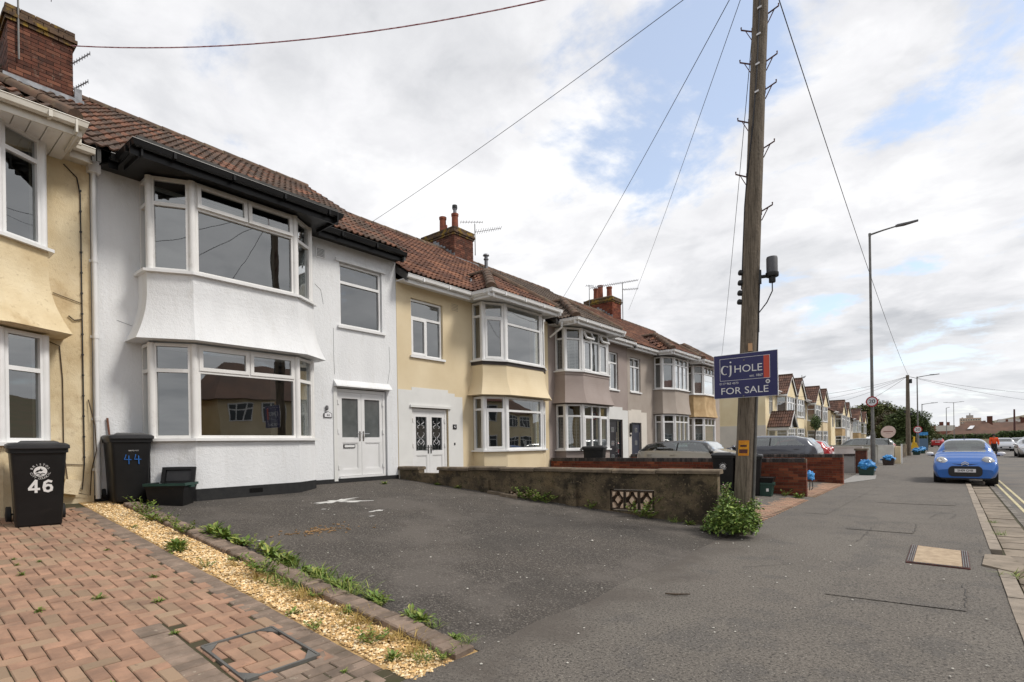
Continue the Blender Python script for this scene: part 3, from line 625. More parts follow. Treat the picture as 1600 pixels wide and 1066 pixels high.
def ridge_run(parent, A, B, mat, r=.115, name='ridge_tile', step=.45):
    A, B = Vector(A), Vector(B); n = max(1, round((B-A).length/step)); d = (B-A)/n; dd = d.normalized(); side = dd.cross(vu).normalized(); up = side.cross(dd)
    for i in range(n):
        mb = MB(); p = A+d*i; vs = []
        for q, rr in ((p-dd*.01, r*1.06), (p+d+dd*.015, r*.95)):
            for k in range(7):
                t_ = PI*(-.08+1.16*k/6); vs.append(q+side*math.cos(t_)*rr+up*math.sin(t_)*rr*.8)
        vs += [v*1. for v in vs]; mb.add(vs[:14], [(k, k+1, 8+k, 7+k) for k in range(6)]+[(0, 1, 2, 3, 4, 5, 6)]+[(13, 12, 11, 10, 9, 8, 7)])
        mb.build(name, mat, parent, 45)
def chimney(house, x1, y0, wy, dx, zb, zt, pots, limit=300, mat=None, face_depth=True):
    """x1 front face, y0 near side"""
    mat = mat or m_brickold
    mb = MB(); e = .012; mb.box(x1-dx+e, x1-e, y0+e, y0+wy-e, zb, zt-.02); ch = mb.build('chimney', m_mortd, house)
    pl = []; h, l, t_ = .065, .215, .1; nco = int((zt-zb)/.075)
    def bmesh_(l):
        m2 = MB(); m2.box(-l/2, l/2, -t_/2, t_/2, 0, h, 0, .5); return m2
    cache = {}
    for c in range(nco):
        z = zt-.075*(c+1)+.005; o = .035 if c in (0, 1, 3) else (.07 if c == 2 else 0)
        mt = m_lich if c < 4 else mat
        for (P, u, Wd, front) in (((x1+o-t_/2, y0-o), (0, 1), wy+2*o, 0), ((x1+o, y0-o+t_/2), (-1, 0), dx+2*o, 0), ((x1+o, y0+wy+o-t_/2), (-1, 0), dx+2*o, .8), ((x1-dx-o+t_/2, y0-o), (0, 1), wy+2*o, 40)):
            s0 = -.11 if (c+(u[0] != 0)) % 2 else 0.; x = s0
            while x < Wd-.02:
                a, b = max(0, x), min(Wd, x+.215); x += .225
                if b-a < .05: continue
                key = (round(b-a, 2), mt.name)
                if key not in cache: m2 = bmesh_(b-a); cache[key] = (m2, m2.mesh('brick', mt))
                m2, me = cache[key]; mid = (a+b)/2
                mx = Matrix.Translation((P[0]+u[0]*mid, P[1]+u[1]*mid, z)) @ Matrix.Rotation(math.atan2(u[1], u[0])+rad(RG.uniform(-.6, .6)), 4, 'Z')
                pl.append((mx @ Matrix.Translation((0, RG.uniform(-.003, .003), 0)), me, m2, 1 if mt is m_lich else 0, (mx.translation-CAMP).length+front*3))
    place_pieces('brick', pl, ch, limit, [mat, m_lich])
    mb = MB(); mb.taper((x1-dx, x1, y0, y0+wy), (x1-dx+.18, x1-.18, y0+.18, y0+wy-.18), zt-.01, zt+.1); mb.build('flaunching', m_lich, ch)
    for (px, py, r, hh, cowl) in pots:
        mb = MB(); mb.lathe([(r*.98, 0), (r, .04), (r*.93, .08), (r*.86, hh-.1), (r*.98, hh-.09), (r*1.02, hh), (r*.8, hh), (r*.78, hh-.2)], 14, (px, py, zt+.05)); mb.build('chimney_pot', m_pot, ch, 40)
        if cowl:
            mb = MB(); mb.lathe([(r*.5, 0), (r*.5, .16), (r*.62, .17), (r*.62, .2)], 12, (px, py, zt+hh+.05)); mb.lathe([(r*.7, .2), (r*.75, .24), (r*.7, .33), (0, .36)], 12, (px, py, zt+hh+.05), mi=1); mb.build('cowl', [m_alu, m_blk], ch, 40)
    return ch
def gutter(house, pts, mat, fascia=.16, r=.055, fmat=None):
    fmat = fmat or mat; pts = [Vector(p) for p in pts]
    mb = MB(); n = len(pts)
    dirs = [(b-a).normalized() for a, b in zip(pts, pts[1:])]
    for i, (a, b) in enumerate(zip(pts, pts[1:])):
        d = dirs[i]; o = Vector((d.y, -d.x, 0)); ex0 = .0 if i == 0 else -.055; ex1 = .0 if i == n-2 else .0
        Lg = (b-a).length
        prof = [(-.06, .0), (-.05, -.075), (.0, -.09), (.045, -.07), (.06, -.0), (.068, .004), (.066, .012), (.054, .012), (.04, -.055), (0, -.075), (-.045, -.06), (-.052, 0)]
        # corners mitred by shifting along the run
        def shift(k, q):
            if k == 0 or k == n-1: return 0.
            t_ = math.tan((math.atan2(dirs[k].y, dirs[k].x)-math.atan2(dirs[k-1].y, dirs[k-1].x))/2); return q*t_
        vs = [a+o*q+vu*z+d*(-shift(i, q)*-1 if i else 0)*1. for q, z in prof] if 0 else [a+o*q+vu*z-d*shift(i, q) for q, z in prof]
        vs += [b+o*q+vu*z+d*shift(i+1, q) for q, z in prof]; m_ = len(prof)
        mb.add(vs, [(k, (k+1) % m_, m_+(k+1) % m_, m_+k) for k in range(m_)]+[tuple(range(m_-1, -1, -1)), tuple(range(m_, 2*m_))])
        k = .5
        while k < Lg:
            c = a+d*k; mb.fr(c, d, o, vu, -.02, .02, -.066, .076, -.098, -.012); k += .9
    mb.build('gutter', mat, house, 35)
    mb = MB()
    for i, (a, b) in enumerate(zip(pts, pts[1:])):
        d = dirs[i]; o = Vector((d.y, -d.x, 0)); Lg = (b-a).length
        e0 = -.065 if i and dirs[i-1].cross(d).z > 0 else (.087 if i else 0); e1 = Lg
        if i < n-2: e1 = Lg-.065 if dirs[i].cross(dirs[i+1]).z > 0 else Lg-.065*1
        mb.fr(a, d, o, vu, min(e0, 0) if i and dirs[i-1].cross(d).z > 0 else (-.0 if not i else -.0), Lg, -.087-.001*i, -.062-.001*i, -.02-fascia, -.002*i)
    mb.build('fascia', fmat, house)
def soffit(house, pts, z, mat, name='soffit'):
    mb = MB(); mb.prism([(x, y, z) for x, y in pts], (0, 0, .025)); return mb.build(name, mat, house)

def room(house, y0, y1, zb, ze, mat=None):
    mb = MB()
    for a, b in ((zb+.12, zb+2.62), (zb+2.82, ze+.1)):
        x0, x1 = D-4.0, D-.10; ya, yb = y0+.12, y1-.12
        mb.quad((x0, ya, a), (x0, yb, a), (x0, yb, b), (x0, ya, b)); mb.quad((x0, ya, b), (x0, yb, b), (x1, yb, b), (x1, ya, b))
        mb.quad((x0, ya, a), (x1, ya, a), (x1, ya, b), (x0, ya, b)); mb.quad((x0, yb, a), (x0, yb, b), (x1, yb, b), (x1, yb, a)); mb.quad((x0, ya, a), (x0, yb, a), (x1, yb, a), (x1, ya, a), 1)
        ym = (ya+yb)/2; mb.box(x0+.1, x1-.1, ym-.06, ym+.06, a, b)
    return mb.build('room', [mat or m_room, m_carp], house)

def terrace(no, y0, y1, zb, ze, zr, wall, bay, flats, label, tilemat, gutmat, roofpts, hip=None, limit=300, fasmat=None, bayseq=None, flare=.15, soffmat=None, band=None, apron=None, plinth=True, roommat=None, fascia=.16):
    h = thing('terraced_house', label, 'house', group='terraced houses with bay windows')
    ya, yb, yf0, yf1, zl0, zl1, zu0, zu1 = bay
    pts = [(D, ya), (D+.42, ya), (D+.75, yf0), (D+.75, yf1), (D+.42, yb), (D, yb)]
    holes = [f[:4] for f in flats]+[(ya+.06, yb-.06, zl0, zl1), (ya+.06, yb-.06, zu0, zu1)]
    mb = MB(); rect_wall(mb, y0, y1, zb-.5, ze+.05, holes)
    for yy in (y0, y1): mb.quad((D, yy, zb-.5), (D-8, yy, zb-.5), (D-8, yy, ze), (D, yy, ze), 0, .5); mb.poly([(D, yy, ze), (D-8, yy, ze), (-14.5, yy, zr-.05)])
    mb.quad((D-8, y0, zb-.5), (D-8, y1, zb-.5), (D-8, y1, ze), (D-8, y0, ze), 0, .5)
    # bay: base, flared apron and its underside
    loft(mb, pts, [(zb-.5, .0), (zl0-.02, .0)])
    za_, zb_ = zl1+.035, zu0-.02; ap = [(zb_+(za_-zb_)*k/14, .012+(.038+flare)*max(0., (k/14-.3)/.7)**1.9) for k in range(15)]
    if apron is None: loft(mb, pts, ap[::-1]); loft(mb, pts, [(zl1+.035, .05+flare), (zl1+.03, -.12)])
    mb.build('wall', wall, h)
    if apron is not None:
        mb = MB(); loft(mb, pts, ap[::-1]); loft(mb, pts, [(zl1+.035, .05+flare), (zl1+.03, -.12)]); mb.build('bay_apron', apron, h)
    if plinth:
        mb = MB(); ring_solid(mb, pts, -.02, .014, zb-.5, zb+.13)
        for a, b in ((y0, ya-.014), (yb+.014, y1)): mb.box(D-.05, D+.013, a, b, zb-.5, zb+.09)
        mb.build('plinth', m_plinth, h)
    for z, lo_ in ((zl0, 0), (zu0, 1)):
        mb = MB(); ring_solid(mb, pts, -.13, .075, z-.045, z); mb.build('window_sill', fasmat if False else m_pvc, h)
    if band:
        mb = MB(); ring_solid(mb, pts, -.02, .03, zu0-.14, zu0-.046); mb.build('sill_band', band, h)
    # windows on the five facets of each storey
    for st, (z0, z1) in enumerate(((zl0, zl1), (zu0, zu1))):
        mb = MB(); inn = offset(pts, -.05)
        fm = bayseq.get('frame', m_pvc)
        for p in inn[1:-1]: mb = MB(); mb.tube([(p.x, p.y, z0), (p.x, p.y, z1)], .062, 8); mb.build('corner_post', fm, h, 50)
        for i in range(5):
            a, b = Vector((*pts[i], 0)), Vector((*pts[i+1], 0)); d = (b-a).normalized(); n = Vector((d.y, -d.x, 0)); Lg = (b-a).length
            sp = dict(bayseq['side']); sp.update(bayseq.get((st, 'abcba'[i]), {})); sp.setdefault('frame', fm)
            if i == 2: sp.update(bayseq.get((st, 'front'), {}))
            e0 = .02 if i == 0 else .05; e1 = .02 if i == 4 else .05
            P = a+d*e0-n*.02; P.z = z0
            window(h, P, d, n, Lg-e0-e1, z1-z0, **sp)
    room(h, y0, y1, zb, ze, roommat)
    # eaves
    r0 = Vector(roofpts[0]); zs = ze
    gutter(h, roofpts, gutmat, fascia, fmat=fasmat)
    xm = D+.33; out = [p for p in roofpts]
    poly = [(p[0]-.0, p[1]) for p in out]; poly = [(q[0]-.07, q[1]) for q in poly]
    soffit(h, poly+[(D-.05, y1), (D-.05, y0)], ze-.02, soffmat or m_pvc)
    # roof
    t_ = (zr-(ze+.14))/(14.5-10.13); sl = Vector((-1, 0, t_)).normalized(); LS = math.hypot(4.37, zr-ze-.14); E0 = ze+.12
    mb = MB(); mb.quad((-10.1, y0, E0-.0), (-10.1, y1, E0), (-14.5, y1, zr), (-14.5, y0, zr)); mb.quad((-18.9, y0, E0), (-14.5, y0, zr), (-14.5, y1, zr), (-18.9, y1, E0))
    mb.prism([(-10.1, y0+.002, E0-.01), (-14.5, y0+.002, zr-.01), (-14.5, y0+.002, zr-.2), (-10.1, y0+.002, E0-.2)], (0, .05, 0)); mb.prism([(-10.1, y1-.052, E0-.01), (-14.5, y1-.052, zr-.01), (-14.5, y1-.052, zr-.2), (-10.1, y1-.052, E0-.2)], (0, .05, 0))
    roof = mb.build('roof', m_felt, h); fac = []
    main_ins = lambda a, b: True
    if hip:
        g0, g1, xg = hip; Wd = g1-g0; half = Wd/2; E1 = E0; k = t_
        hx = lambda x: E1+(xg-x)*k
        # front facet, left and right facets of the little hipped roof over the bay
        zt = E1+half*k; xr = xg-half; xv = -10.1-half; ym = (g0+g1)/2
        mb = MB(); mb.poly([(xg, g0, E1), (xg, g1, E1), (xr, ym, zt)]); mb.poly([(xg, g0, E1), (xr, ym, zt), (xv, ym, zt), (-10.1, g0, E1)]); mb.poly([(xg, g1, E1), (-10.1, g1, E1), (xv, ym, zt), (xr, ym, zt)])
        mb.build('bay_roof', tilemat, roof)
        cs = math.sqrt(1+k*k)
        fac.append(((xg+.03, g0, E1+.0), (0, 1, 0), (-1, 0, k), Wd, half*cs, lambda a, b: b/cs < min(a, Wd-a)-.10))
        ln = xg+10.1
        fac.append(((xg, g0-.03, E1), (-1, 0, 0), (0, 1, k), ln+half, half*cs, lambda a, b: b/cs+.10 < a < ln+b/cs-.06))
        fac.append(((xg, g1+.03, E1), (-1, 0, 0), (0, -1, k), ln+half, half*cs, lambda a, b: b/cs+.10 < a < ln+b/cs-.06))
        def main_ins(a, b):
            y = y0+a; d = b/cs; return not (g0+d-.10 < y < g1-d+.10 and g0+d < g1-d)
        ridge_run(roof, (xg-.05, g0+.05, E1+.06), (xr, ym, zt+.06), m_ridge, .14, 'hip_tile', .42); ridge_run(roof, (xg-.05, g1-.05, E1+.06), (xr, ym, zt+.06), m_ridge, .14, 'hip_tile', .42)
        ridge_run(roof, (xr, ym, zt+.05), (xv-.1, ym, zt+.05), m_ridge, .11)
        mb = MB()
        for g_, s_ in ((g0, 1), (g1, -1)): mb.quad((-10.08, g_-.07*s_, E1+.05), (-10.08, g_+.05*s_, E1+.05), (xv, ym+.05*s_, zt+.05), (xv, ym-.07*s_, zt+.05))
        mb.build('valley_lead', m_lead, roof)
    fac.append(((-10.06, y0, E0+.005), (0, 1, 0), (-1, 0, t_), y1-y0, LS+.06, main_ins))
    tiles(fac, roof, tilemat, limit, 'further clay pantiles of the same roof')
    ridge_run(roof, (-14.5, y0, zr+.03), (-14.5, y1, zr+.03), m_ridge, .12)
    return h, roof, t_, E0
def vent(h, y, z, mat, w_=.22, hh=.22, rows=6):
    mb = MB(); mb.box(D-.02, D+.012, y-w_/2, y+w_/2, z-hh/2, z+hh/2, 0); 
    for k in range(rows):
        zz = z-hh/2+.02+(hh-.04)*(k+.5)/rows
        for j in range(6): yy = y-w_/2+.02+(w_-.04)*(j+.5)/6; mb.box(D, D+.0155, yy-.009, yy+.009, zz-.009, zz+.009, 1)
    mb.build('air_vent', [mat, m_blk if mat is m_pvc else GRM], h)
GRM = M('vent_shadow', (.12, .1, .08), .9)
WS = S(60, 60, 60)

# number 44
side44 = dict(t=.715, frame=m_pvcold, fw=.05)
h44, r44, t44, E44 = terrace(44, 2.43, 8.48, .70, 6.03, 9.08, m_white, (3.07, 6.0, 3.63, 5.48, 1.68, 3.25, 4.44, 5.98),
    [(6.9, 8.06, 4.2, 5.63), (6.78, 8.16, .78, 2.82)], 'white painted house with black gutters and plain white double doors', m_tile44, m_black,
    [(-10.1, 2.62, 6.12), (-9.38, 2.74, 6.12), (-9.38, 6.26, 6.12), (-10.1, 6.38, 6.12), (-10.1, 8.5, 6.12)][0:0] or [(-10.12, 2.6, 6.13), (-10.12, 2.72, 6.13), (-9.38, 2.74, 6.13), (-9.38, 6.2, 6.13), (-10.12, 6.22, 6.13), (-10.12, 8.5, 6.13)],
    bayseq={'side': side44, 'frame': m_pvcold, (1, 'front'): dict(up=[1, 1], opens=('u0', 'u1'), ang=3.0), (0, 'front'): dict(up=[1, 1], sash=('u0', 'u1'))}, fasmat=m_black, soffmat=m_soffb, flare=.16, fascia=.17)
mb = MB(); mb.box(-10.3, -9.41, 2.76, 6.18, 6.16, 6.235); mb.build('bay_flat_roof', m_felt, h44)
window(h44, (D-.05, 6.91, 4.21), (0, 1), (1, 0), 1.14, 1.41, t=.70, frame=m_pvc, fw=.05)
mb = MB(); mb.box(D-.1, D+.05, 6.84, 8.14, 4.15, 4.205); mb.build('window_sill', m_pvc, h44)
mb = MB(); mb.box(D-.01, D+.05, 6.8, 8.14, 5.63, 5.70); mb.build('lintel', m_white, h44)
mb = MB(); mb.prism([(D-.01, 6.72, 2.84), (D+.12, 6.72, 2.84), (D+.11, 6.72, 2.87), (D-.01, 6.72, 3.0)], (0, 1.52, 0)); mb.build('door_hood', m_white, h44)
vent(h44, 6.45, 5.7, m_pvc); 
mb = MB(); mb.box(D+.76, D+.768, 4.5, 4.74, .70, .78)
for j in range(9): mb.box(D+.766, D+.772, 4.52+.024*j, 4.53+.024*j, .715, .765)
mb.build('air_brick', m_black, h44)
def double_door(h, y0, y1, z0, z1, x, mat, paneM, kind, fw=.07, hmat=None):
    P = Vector((x, y0, z0)); u = Vector((0, 1, 0)); n = Vector((1, 0, 0)); W, H = y1-y0, z1-z0; hmat = hmat or m_chrome
    mb = MB(); mb.fr(P, u, n, vu, 0, fw, -.08, 0, 0, H); mb.fr(P, u, n, vu, W-fw, W, -.08, 0, 0, H); mb.fr(P, u, n, vu, fw, W-fw, -.08, 0, H-fw, H); mb.fr(P, u, n, vu, fw, W-fw, -.08, .03, 0, .045)
    mb.build('door_frame', mat, h); lw = (W-2*fw)/2-.006
    for k in range(2):
        a0 = fw+.003+k*(lw+.006); a1 = a0+lw; st = .085; zg0, zg1, zp1 = .92, H-fw-.14, .80
        mb = MB(); f = lambda q0, q1, c0, c1, b0=-.07, b1=-.012, mi=0: mb.fr(P, u, n, vu, q0, q1, b0, b1, c0, c1, mi)
        f(a0, a0+st, .05, H-fw-.004); f(a1-st, a1, .05, H-fw-.004); f(a0+st, a1-st, .05, .05+.14); f(a0+st, a1-st, zp1, zg0); f(a0+st, a1-st, zg1, H-fw-.004)
        f(a0+st, a1-st, .19, zp1, -.06, -.03)
        for q in ((a0+st, a0+st+.02, .19, zp1), (a1-st-.02, a1-st, .19, zp1), (a0+st+.02, a1-st-.02, .19, .21), (a0+st+.02, a1-st-.02, zp1-.02, zp1)): f(*q, -.03, -.018)
        dr = mb.build('door', mat, h); pane(dr, P, u, n, a0+st, a1-st, zg0, zg1, -.04, paneM)
        if kind == 'lead':
            mb = MB(); cx = (a0+a1)/2
            for q in range(2):
                s_ = 1 if q else -1
                for zc, hh in ((zg0+.3, .28), (zg1-.2, .16)):
                    mb.tube([P+u*(cx+s_*(.07+.05*math.sin(t_*3)))+n*-.036+vu*(zc+hh*(t_/3.-.5)*2*.6) for t_ in np.linspace(0, 3, 9)], .006, 4)
            mb.tube([P+u*(cx-.1)+n*-.036+vu*(zg0+.25), P+u*cx+n*-.036+vu*(zg0+.16), P+u*(cx+.1)+n*-.036+vu*(zg0+.25)], .006, 4); mb.build('glass_leading', m_signw, dr)
        mb = MB(); c = a1-.045 if k == 0 else a0+.045; s_ = -1 if k == 0 else 1
        mb.fr(P, u, n, vu, c-.016, c+.016, -.012, -.002, .84, 1.06); mb.tube([P+u*c+n*.0+vu*1.0, P+u*c+n*.045+vu*1.0, P+u*(c+s_*.13)+n*.045+vu*1.0], .010, 6); mb.build('handle', hmat, dr)
        mb = MB(); c = a0-.012 if k == 0 else a1+.012
        for z in (.25, 1.05, H-.3): mb.fr(P, u, n, vu, c-.022, c+.022, -.01, .016, z-.05, z+.05)
        mb.build('hinge', mat, dr)
        if k == 0 and kind != 'lead':
            mb = MB(); mb.fr(P, u, n, vu, a0+.12, a0+.42, -.03, -.012, .68, .76, 0); mb.fr(P, u, n, vu, a0+.14, a0+.40, -.012, -.006, .695, .745, 1)
            mb.build('letterbox', [m_blk, m_pvc], dr)
double_door(h44, 6.80, 8.14, .79, 2.80, D-.05, m_doorw, g_obs, 'plain')
mb = MB(); mb.box(D-.02, D+.02, 6.70, 6.79, .74, 2.84); mb.build('door_trim', m_smooth, h44)
mb = MB(); mb.prism([(D, 6.46, 2.14), (D, 6.66, 2.14), (D, 6.66, 2.23), (D, 6.56, 2.275), (D, 6.46, 2.23)], (.02, 0, 0)); mb.prism([(D+.02, 6.475, 2.15), (D+.02, 6.645, 2.15), (D+.02, 6.645, 2.225), (D+.02, 6.56, 2.262), (D+.02, 6.475, 2.225)], (.003, 0, 0), 1)
text_mb('44', .075, mb=mb, mi=2, Mx=basis((D+.025, 6.56, 2.19), (0, 1, 0), (0, 0, 1), (1, 0, 0))); pq = mb.build('number_plaque', [m_binlid, m_signw, m_blk], h44)
mb = MB(); mb.lathe([(.02, 0), (.035, .03), (.03, .09), (.0, .11)], 8, (D+.03, 6.53, 2.3)); mb.build('door_bell', m_signback, h44)
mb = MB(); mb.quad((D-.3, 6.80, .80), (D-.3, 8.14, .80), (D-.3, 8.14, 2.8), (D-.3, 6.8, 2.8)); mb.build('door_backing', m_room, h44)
mb = MB()
for pts in ([(2.75, 3.62), (2.95, 3.56), (3.05, 3.57)], [(6.74, 3.1), (6.735, 3.5), (6.742, 4.12)], [(3.3+0, 3.9), (3.3, 3.9)][0:0], [(8.2, 3.0), (8.26, 3.4), (8.24, 3.9)], [(6.3, 5.0), (6.45, 4.9), (6.5, 4.6)]):
    if pts: mb.tube([(D+.002, y+RG.uniform(-.01, .01), z) for y, z in pts], .0035, 4)
mb.build('hairline_crack', m_signback, h44)
for (y, z0, z1, w_) in ((6.95, 3.55, 4.14, .05), (7.98, 3.7, 4.14, .04), (2.6, 1.0, 1.9, .05)): pass
rebase(h44, (D, 5.45, .70))

# number 46
h46, r46, t46, E46 = terrace(46, -3.7, 2.42, .70, 6.0, 9.05, m_cream, (-1.1, 1.82, -.55, 1.27, 1.63, 3.17, 4.42, 5.97), [],
    'weathered cream house with white gutters beside the white house', m_tile44, m_cgut, [(-10.12, -3.7, 6.1), (-10.12, -1.48, 6.1), (-9.38, -1.46, 6.1), (-9.38, 2.1, 6.1), (-10.1, 2.12, 6.1), (-10.12, 2.4, 6.1)],
    hip=(-1.44, 2.08, -9.42), limit=150, bayseq={'side': dict(t=.70, fw=.06, blind='curtain'), (1, 'b'): dict(t=.78), (0, 'b'): dict(t=.66)}, plinth=False, flare=.2, soffmat=m_cgut)
mb = MB(); mb.tube([(D+.06, 2.46, 6.0), (D+.06, 2.46, .74)], .036, 10)
for z in (5.9, 4.5, 3.3, 2.0, 1.2): mb.tube([(D+.06, 2.46, z-.03), (D+.06, 2.46, z+.03)], .043, 10); mb.box(D, D+.02, 2.40, 2.52, z-.02, z+.02)
mb.box(D+.0, D+.14, 2.38, 2.54, 5.88, 6.06); mb.build('downpipe', m_pvc, h46, 40)
mb = MB(); mb.tube([(D+.02, 2.1, 5.9), (D+.02, 2.26, 5.75), (D+.02, 2.30, 5.5), (D+.02, 2.30, 1.3), (D+.02, 2.27, .9), (D+.02, 2.0, 1.1)], .009, 5)
for z in np.arange(1.4, 5.6, .32): mb.box(D, D+.032, 2.287, 2.313, z-.012, z+.012)
mb.build('cable', m_cable, h46)
mb = MB(); mb.tube([(D+.02, 2.36, 2.3), (D+.1, 2.42, 1.9), (D+.12, 2.43, 1.5), (D+.06, 2.38, 1.2), (D+.04, 2.36, .8), (D+.06, 2.2, .85)], .008, 5); mb.tube([(D+.015, 1.9, 3.15), (D+.015, 2.02, 3.1), (D+.015, 2.05, 2.6), (D+.015, 2.05, 1.5), (D+.02, 2.1, .95)], .007, 5)
mb.tube([(D+.015, 1.95, 3.9), (D+.015, 2.3, 3.8)], .006, 5); mb.tube([(D+.02, 2.3, 3.55), (D+.02, 2.2, 3.52), (D+.02, 2.13, 3.58)], .01, 5); mb.tube([(D+.015, 2.06, 1.3), (D+.015, 2.3, 1.28)], .006, 5); mb.build('cable', m_cabbrn, h46)
mb = MB(); mb.add([], [])
mb.fr(Vector((D+.01, 2.12, .95)), Vector((0, .97, -.22)), Vector((1, 0, 0)), Vector((0, .22, .97)), -.1, .1, 0, .11, -.11, .11); mb.build('junction_box', m_cream, h46)
for y in ():
    pass
for k in range(12):
    mb = MB(); mb.box(D+.02, -9.47, .05+.17*k, .05+.17*k+.158, 5.955, 5.972); mb.build('soffit_board', m_pvcold, h46)
rebase(h46, (D, -.6, .70))
chim46 = chimney(h46, -13.85+D*0, 1.95, 1.0, 1.7, 8.0, 9.72, [], mat=m_brickold) if 0 else None

# number 42
h42, r42, t42, E42 = terrace(42, 8.49, 14.92, .42, 5.56, 8.7, m_tan, (11.16, 14.12, 11.79, 13.55, 1.34, 2.85, 3.88, 5.50),
    [(8.95, 10.05, 3.78, 5.24), (8.93, 10.2, .45, 2.47)], 'tan house with a white painted door surround and flared bay', m_tile42, m_pvc,
    [(-10.1, 8.5, 5.65), (-10.1, 10.78, 5.65), (-9.38, 10.8, 5.65), (-9.38, 14.05, 5.65), (-10.1, 14.07, 5.65), (-10.1, 14.3, 5.65)], hip=(10.83, 14.02, -9.42),
    bayseq={'side': dict(t=.76, fw=.06), (0, 'b'): dict(sash=('l0',)), (1, 'b'): dict(sash=('l0',), t=.74), (1, 'front'): dict(t=.66), (0, 'front'): dict(t=.74)}, flare=.17, band=m_blue, plinth=False)
window(h42, (D-.06, 8.96, 3.79), (0, 1), (1, 0), 1.08, 1.44, up=1, lo=2, t=.68, sash=('l0',), fw=.05)
mb = MB(); mb.box(D-.1, D+.05, 8.9, 10.1, 3.73, 3.785); mb.build('window_sill', m_pvc, h42)
mb = MB()
for a, b, c, d in ((8.5, 8.93, .42, 2.9), (8.93, 10.2, 2.47, 2.98), (10.2, 10.75, .42, 2.82), (10.2, 10.45, 2.82, 2.9)): mb.box(D-.0, D+.006, a, b, c, d)
mb.build('painted_surround', m_smooth, h42)
double_door(h42, 8.95, 10.18, .45, 2.45, D-.05, m_doorw, g_win, 'lead', hmat=m_blk)
mb = MB(); mb.quad((D-.5, 8.9, .45), (D-.5, 10.3, .45), (D-.5, 10.3, 2.5), (D-.5, 8.9, 2.5)); mb.build('door_backing', m_room, h42)
mb = MB(); mb.box(D+.0, D+.05, 8.86, 10.28, 2.47, 2.53); mb.build('lintel', m_smooth, h42)
mb = MB(); mb.box(D, D+.02, 10.36, 10.5, 1.93, 2.06); text_mb('42', .085, mb=mb, mi=1, Mx=basis((D+.022, 10.43, 1.995), (0, 1, 0), (0, 0, 1), (1, 0, 0))); mb.build('number_plaque', [m_blk, m_signw], h42)
mb = MB(); mb.box(D, D+.02, 10.4, 10.44, 1.5, 1.56); mb.build('door_bell', m_blk, h42)
vent(h42, 10.5, 5.27, m_tan, .3, .24, 5)
ch42 = chimney(h42, -13.95, 14.0, 1.0, 1.75, 7.9, 9.52, [(-14.9, 14.35, .14, .62, False), (-14.5, 14.6, .14, .72, True), (-15.2, 14.7, .13, .5, False)])
mb = MB()
for k in range(7):
    x = -13.93-.16*k; zb_ = E42+(-10.1-x)*t42; mb.box(x-.16, x, 13.975, 13.99, zb_+.02, zb_+.22+.03*(k % 2))
mb.box(-13.95, -13.78, 13.9, 15.1, E42+(3.72)*t42+.02, E42+(3.72)*t42+.09); mb.build('lead_flashing', m_lead, h42)
mb = MB(); mb.lathe([(.07, 0), (.07, .35), (.1, .36), (.1, .4), (.07, .42), (.07, .5), (.13, .52), (.1, .58), (0, .6)], 12, (-14.1, 15.9, E42+4.0*t42)); mb.build('flue_terminal', m_alu, h42, 40)
rebase(h42, (D, 11.7, .42))

# number 40
h40, r40, t40, E40 = terrace(40, 14.93, 20.69, .40, 5.53, 8.62, m_taupe, (15.3, 18.2, 15.92, 17.72, 1.28, 2.83, 3.98, 5.45),
    [(18.75, 19.9, 3.64, 5.16), (18.9, 20.2, .42, 2.44)], 'taupe house with venetian blinds and stained glass fanlights', m_tile40, m_pvc,
    [(-10.1, 15.0, 5.62), (-10.1, 15.02, 5.62), (-9.38, 15.04, 5.62), (-9.38, 18.3, 5.62), (-10.1, 18.32, 5.62), (-10.1, 20.7, 5.62)], hip=(15.06, 18.28, -9.42), limit=300,
    bayseq={'side': dict(t=.74, fw=.06, glup=g_sty, blind='slats'), (1, 'front'): dict(up=3, lo=3, opens=('u0', 'u2'), sash=('l0', 'l2'), ang=24), (0, 'front'): dict(up=3, lo=3, sash=('l0', 'l2'))}, flare=.14, plinth=False, band=m_taupe)
window(h40, (D-.06, 18.76, 3.65), (0, 1), (1, 0), 1.13, 1.5, up=2, lo=2, t=.72, glup=g_sty, fw=.05, sash=('l0',))
mb = MB(); mb.box(D-.1, D+.05, 18.7, 19.95, 3.59, 3.645); mb.build('window_sill', m_pvc, h40)
mb = MB()
for a, b, c, d in ((18.3, 18.9, .4, 2.9), (18.9, 20.2, 2.44, 2.95), (20.2, 20.69, .4, 2.83)): mb.box(D, D+.006, a, b, c, d)
mb.build('painted_surround', m_smooth, h40)
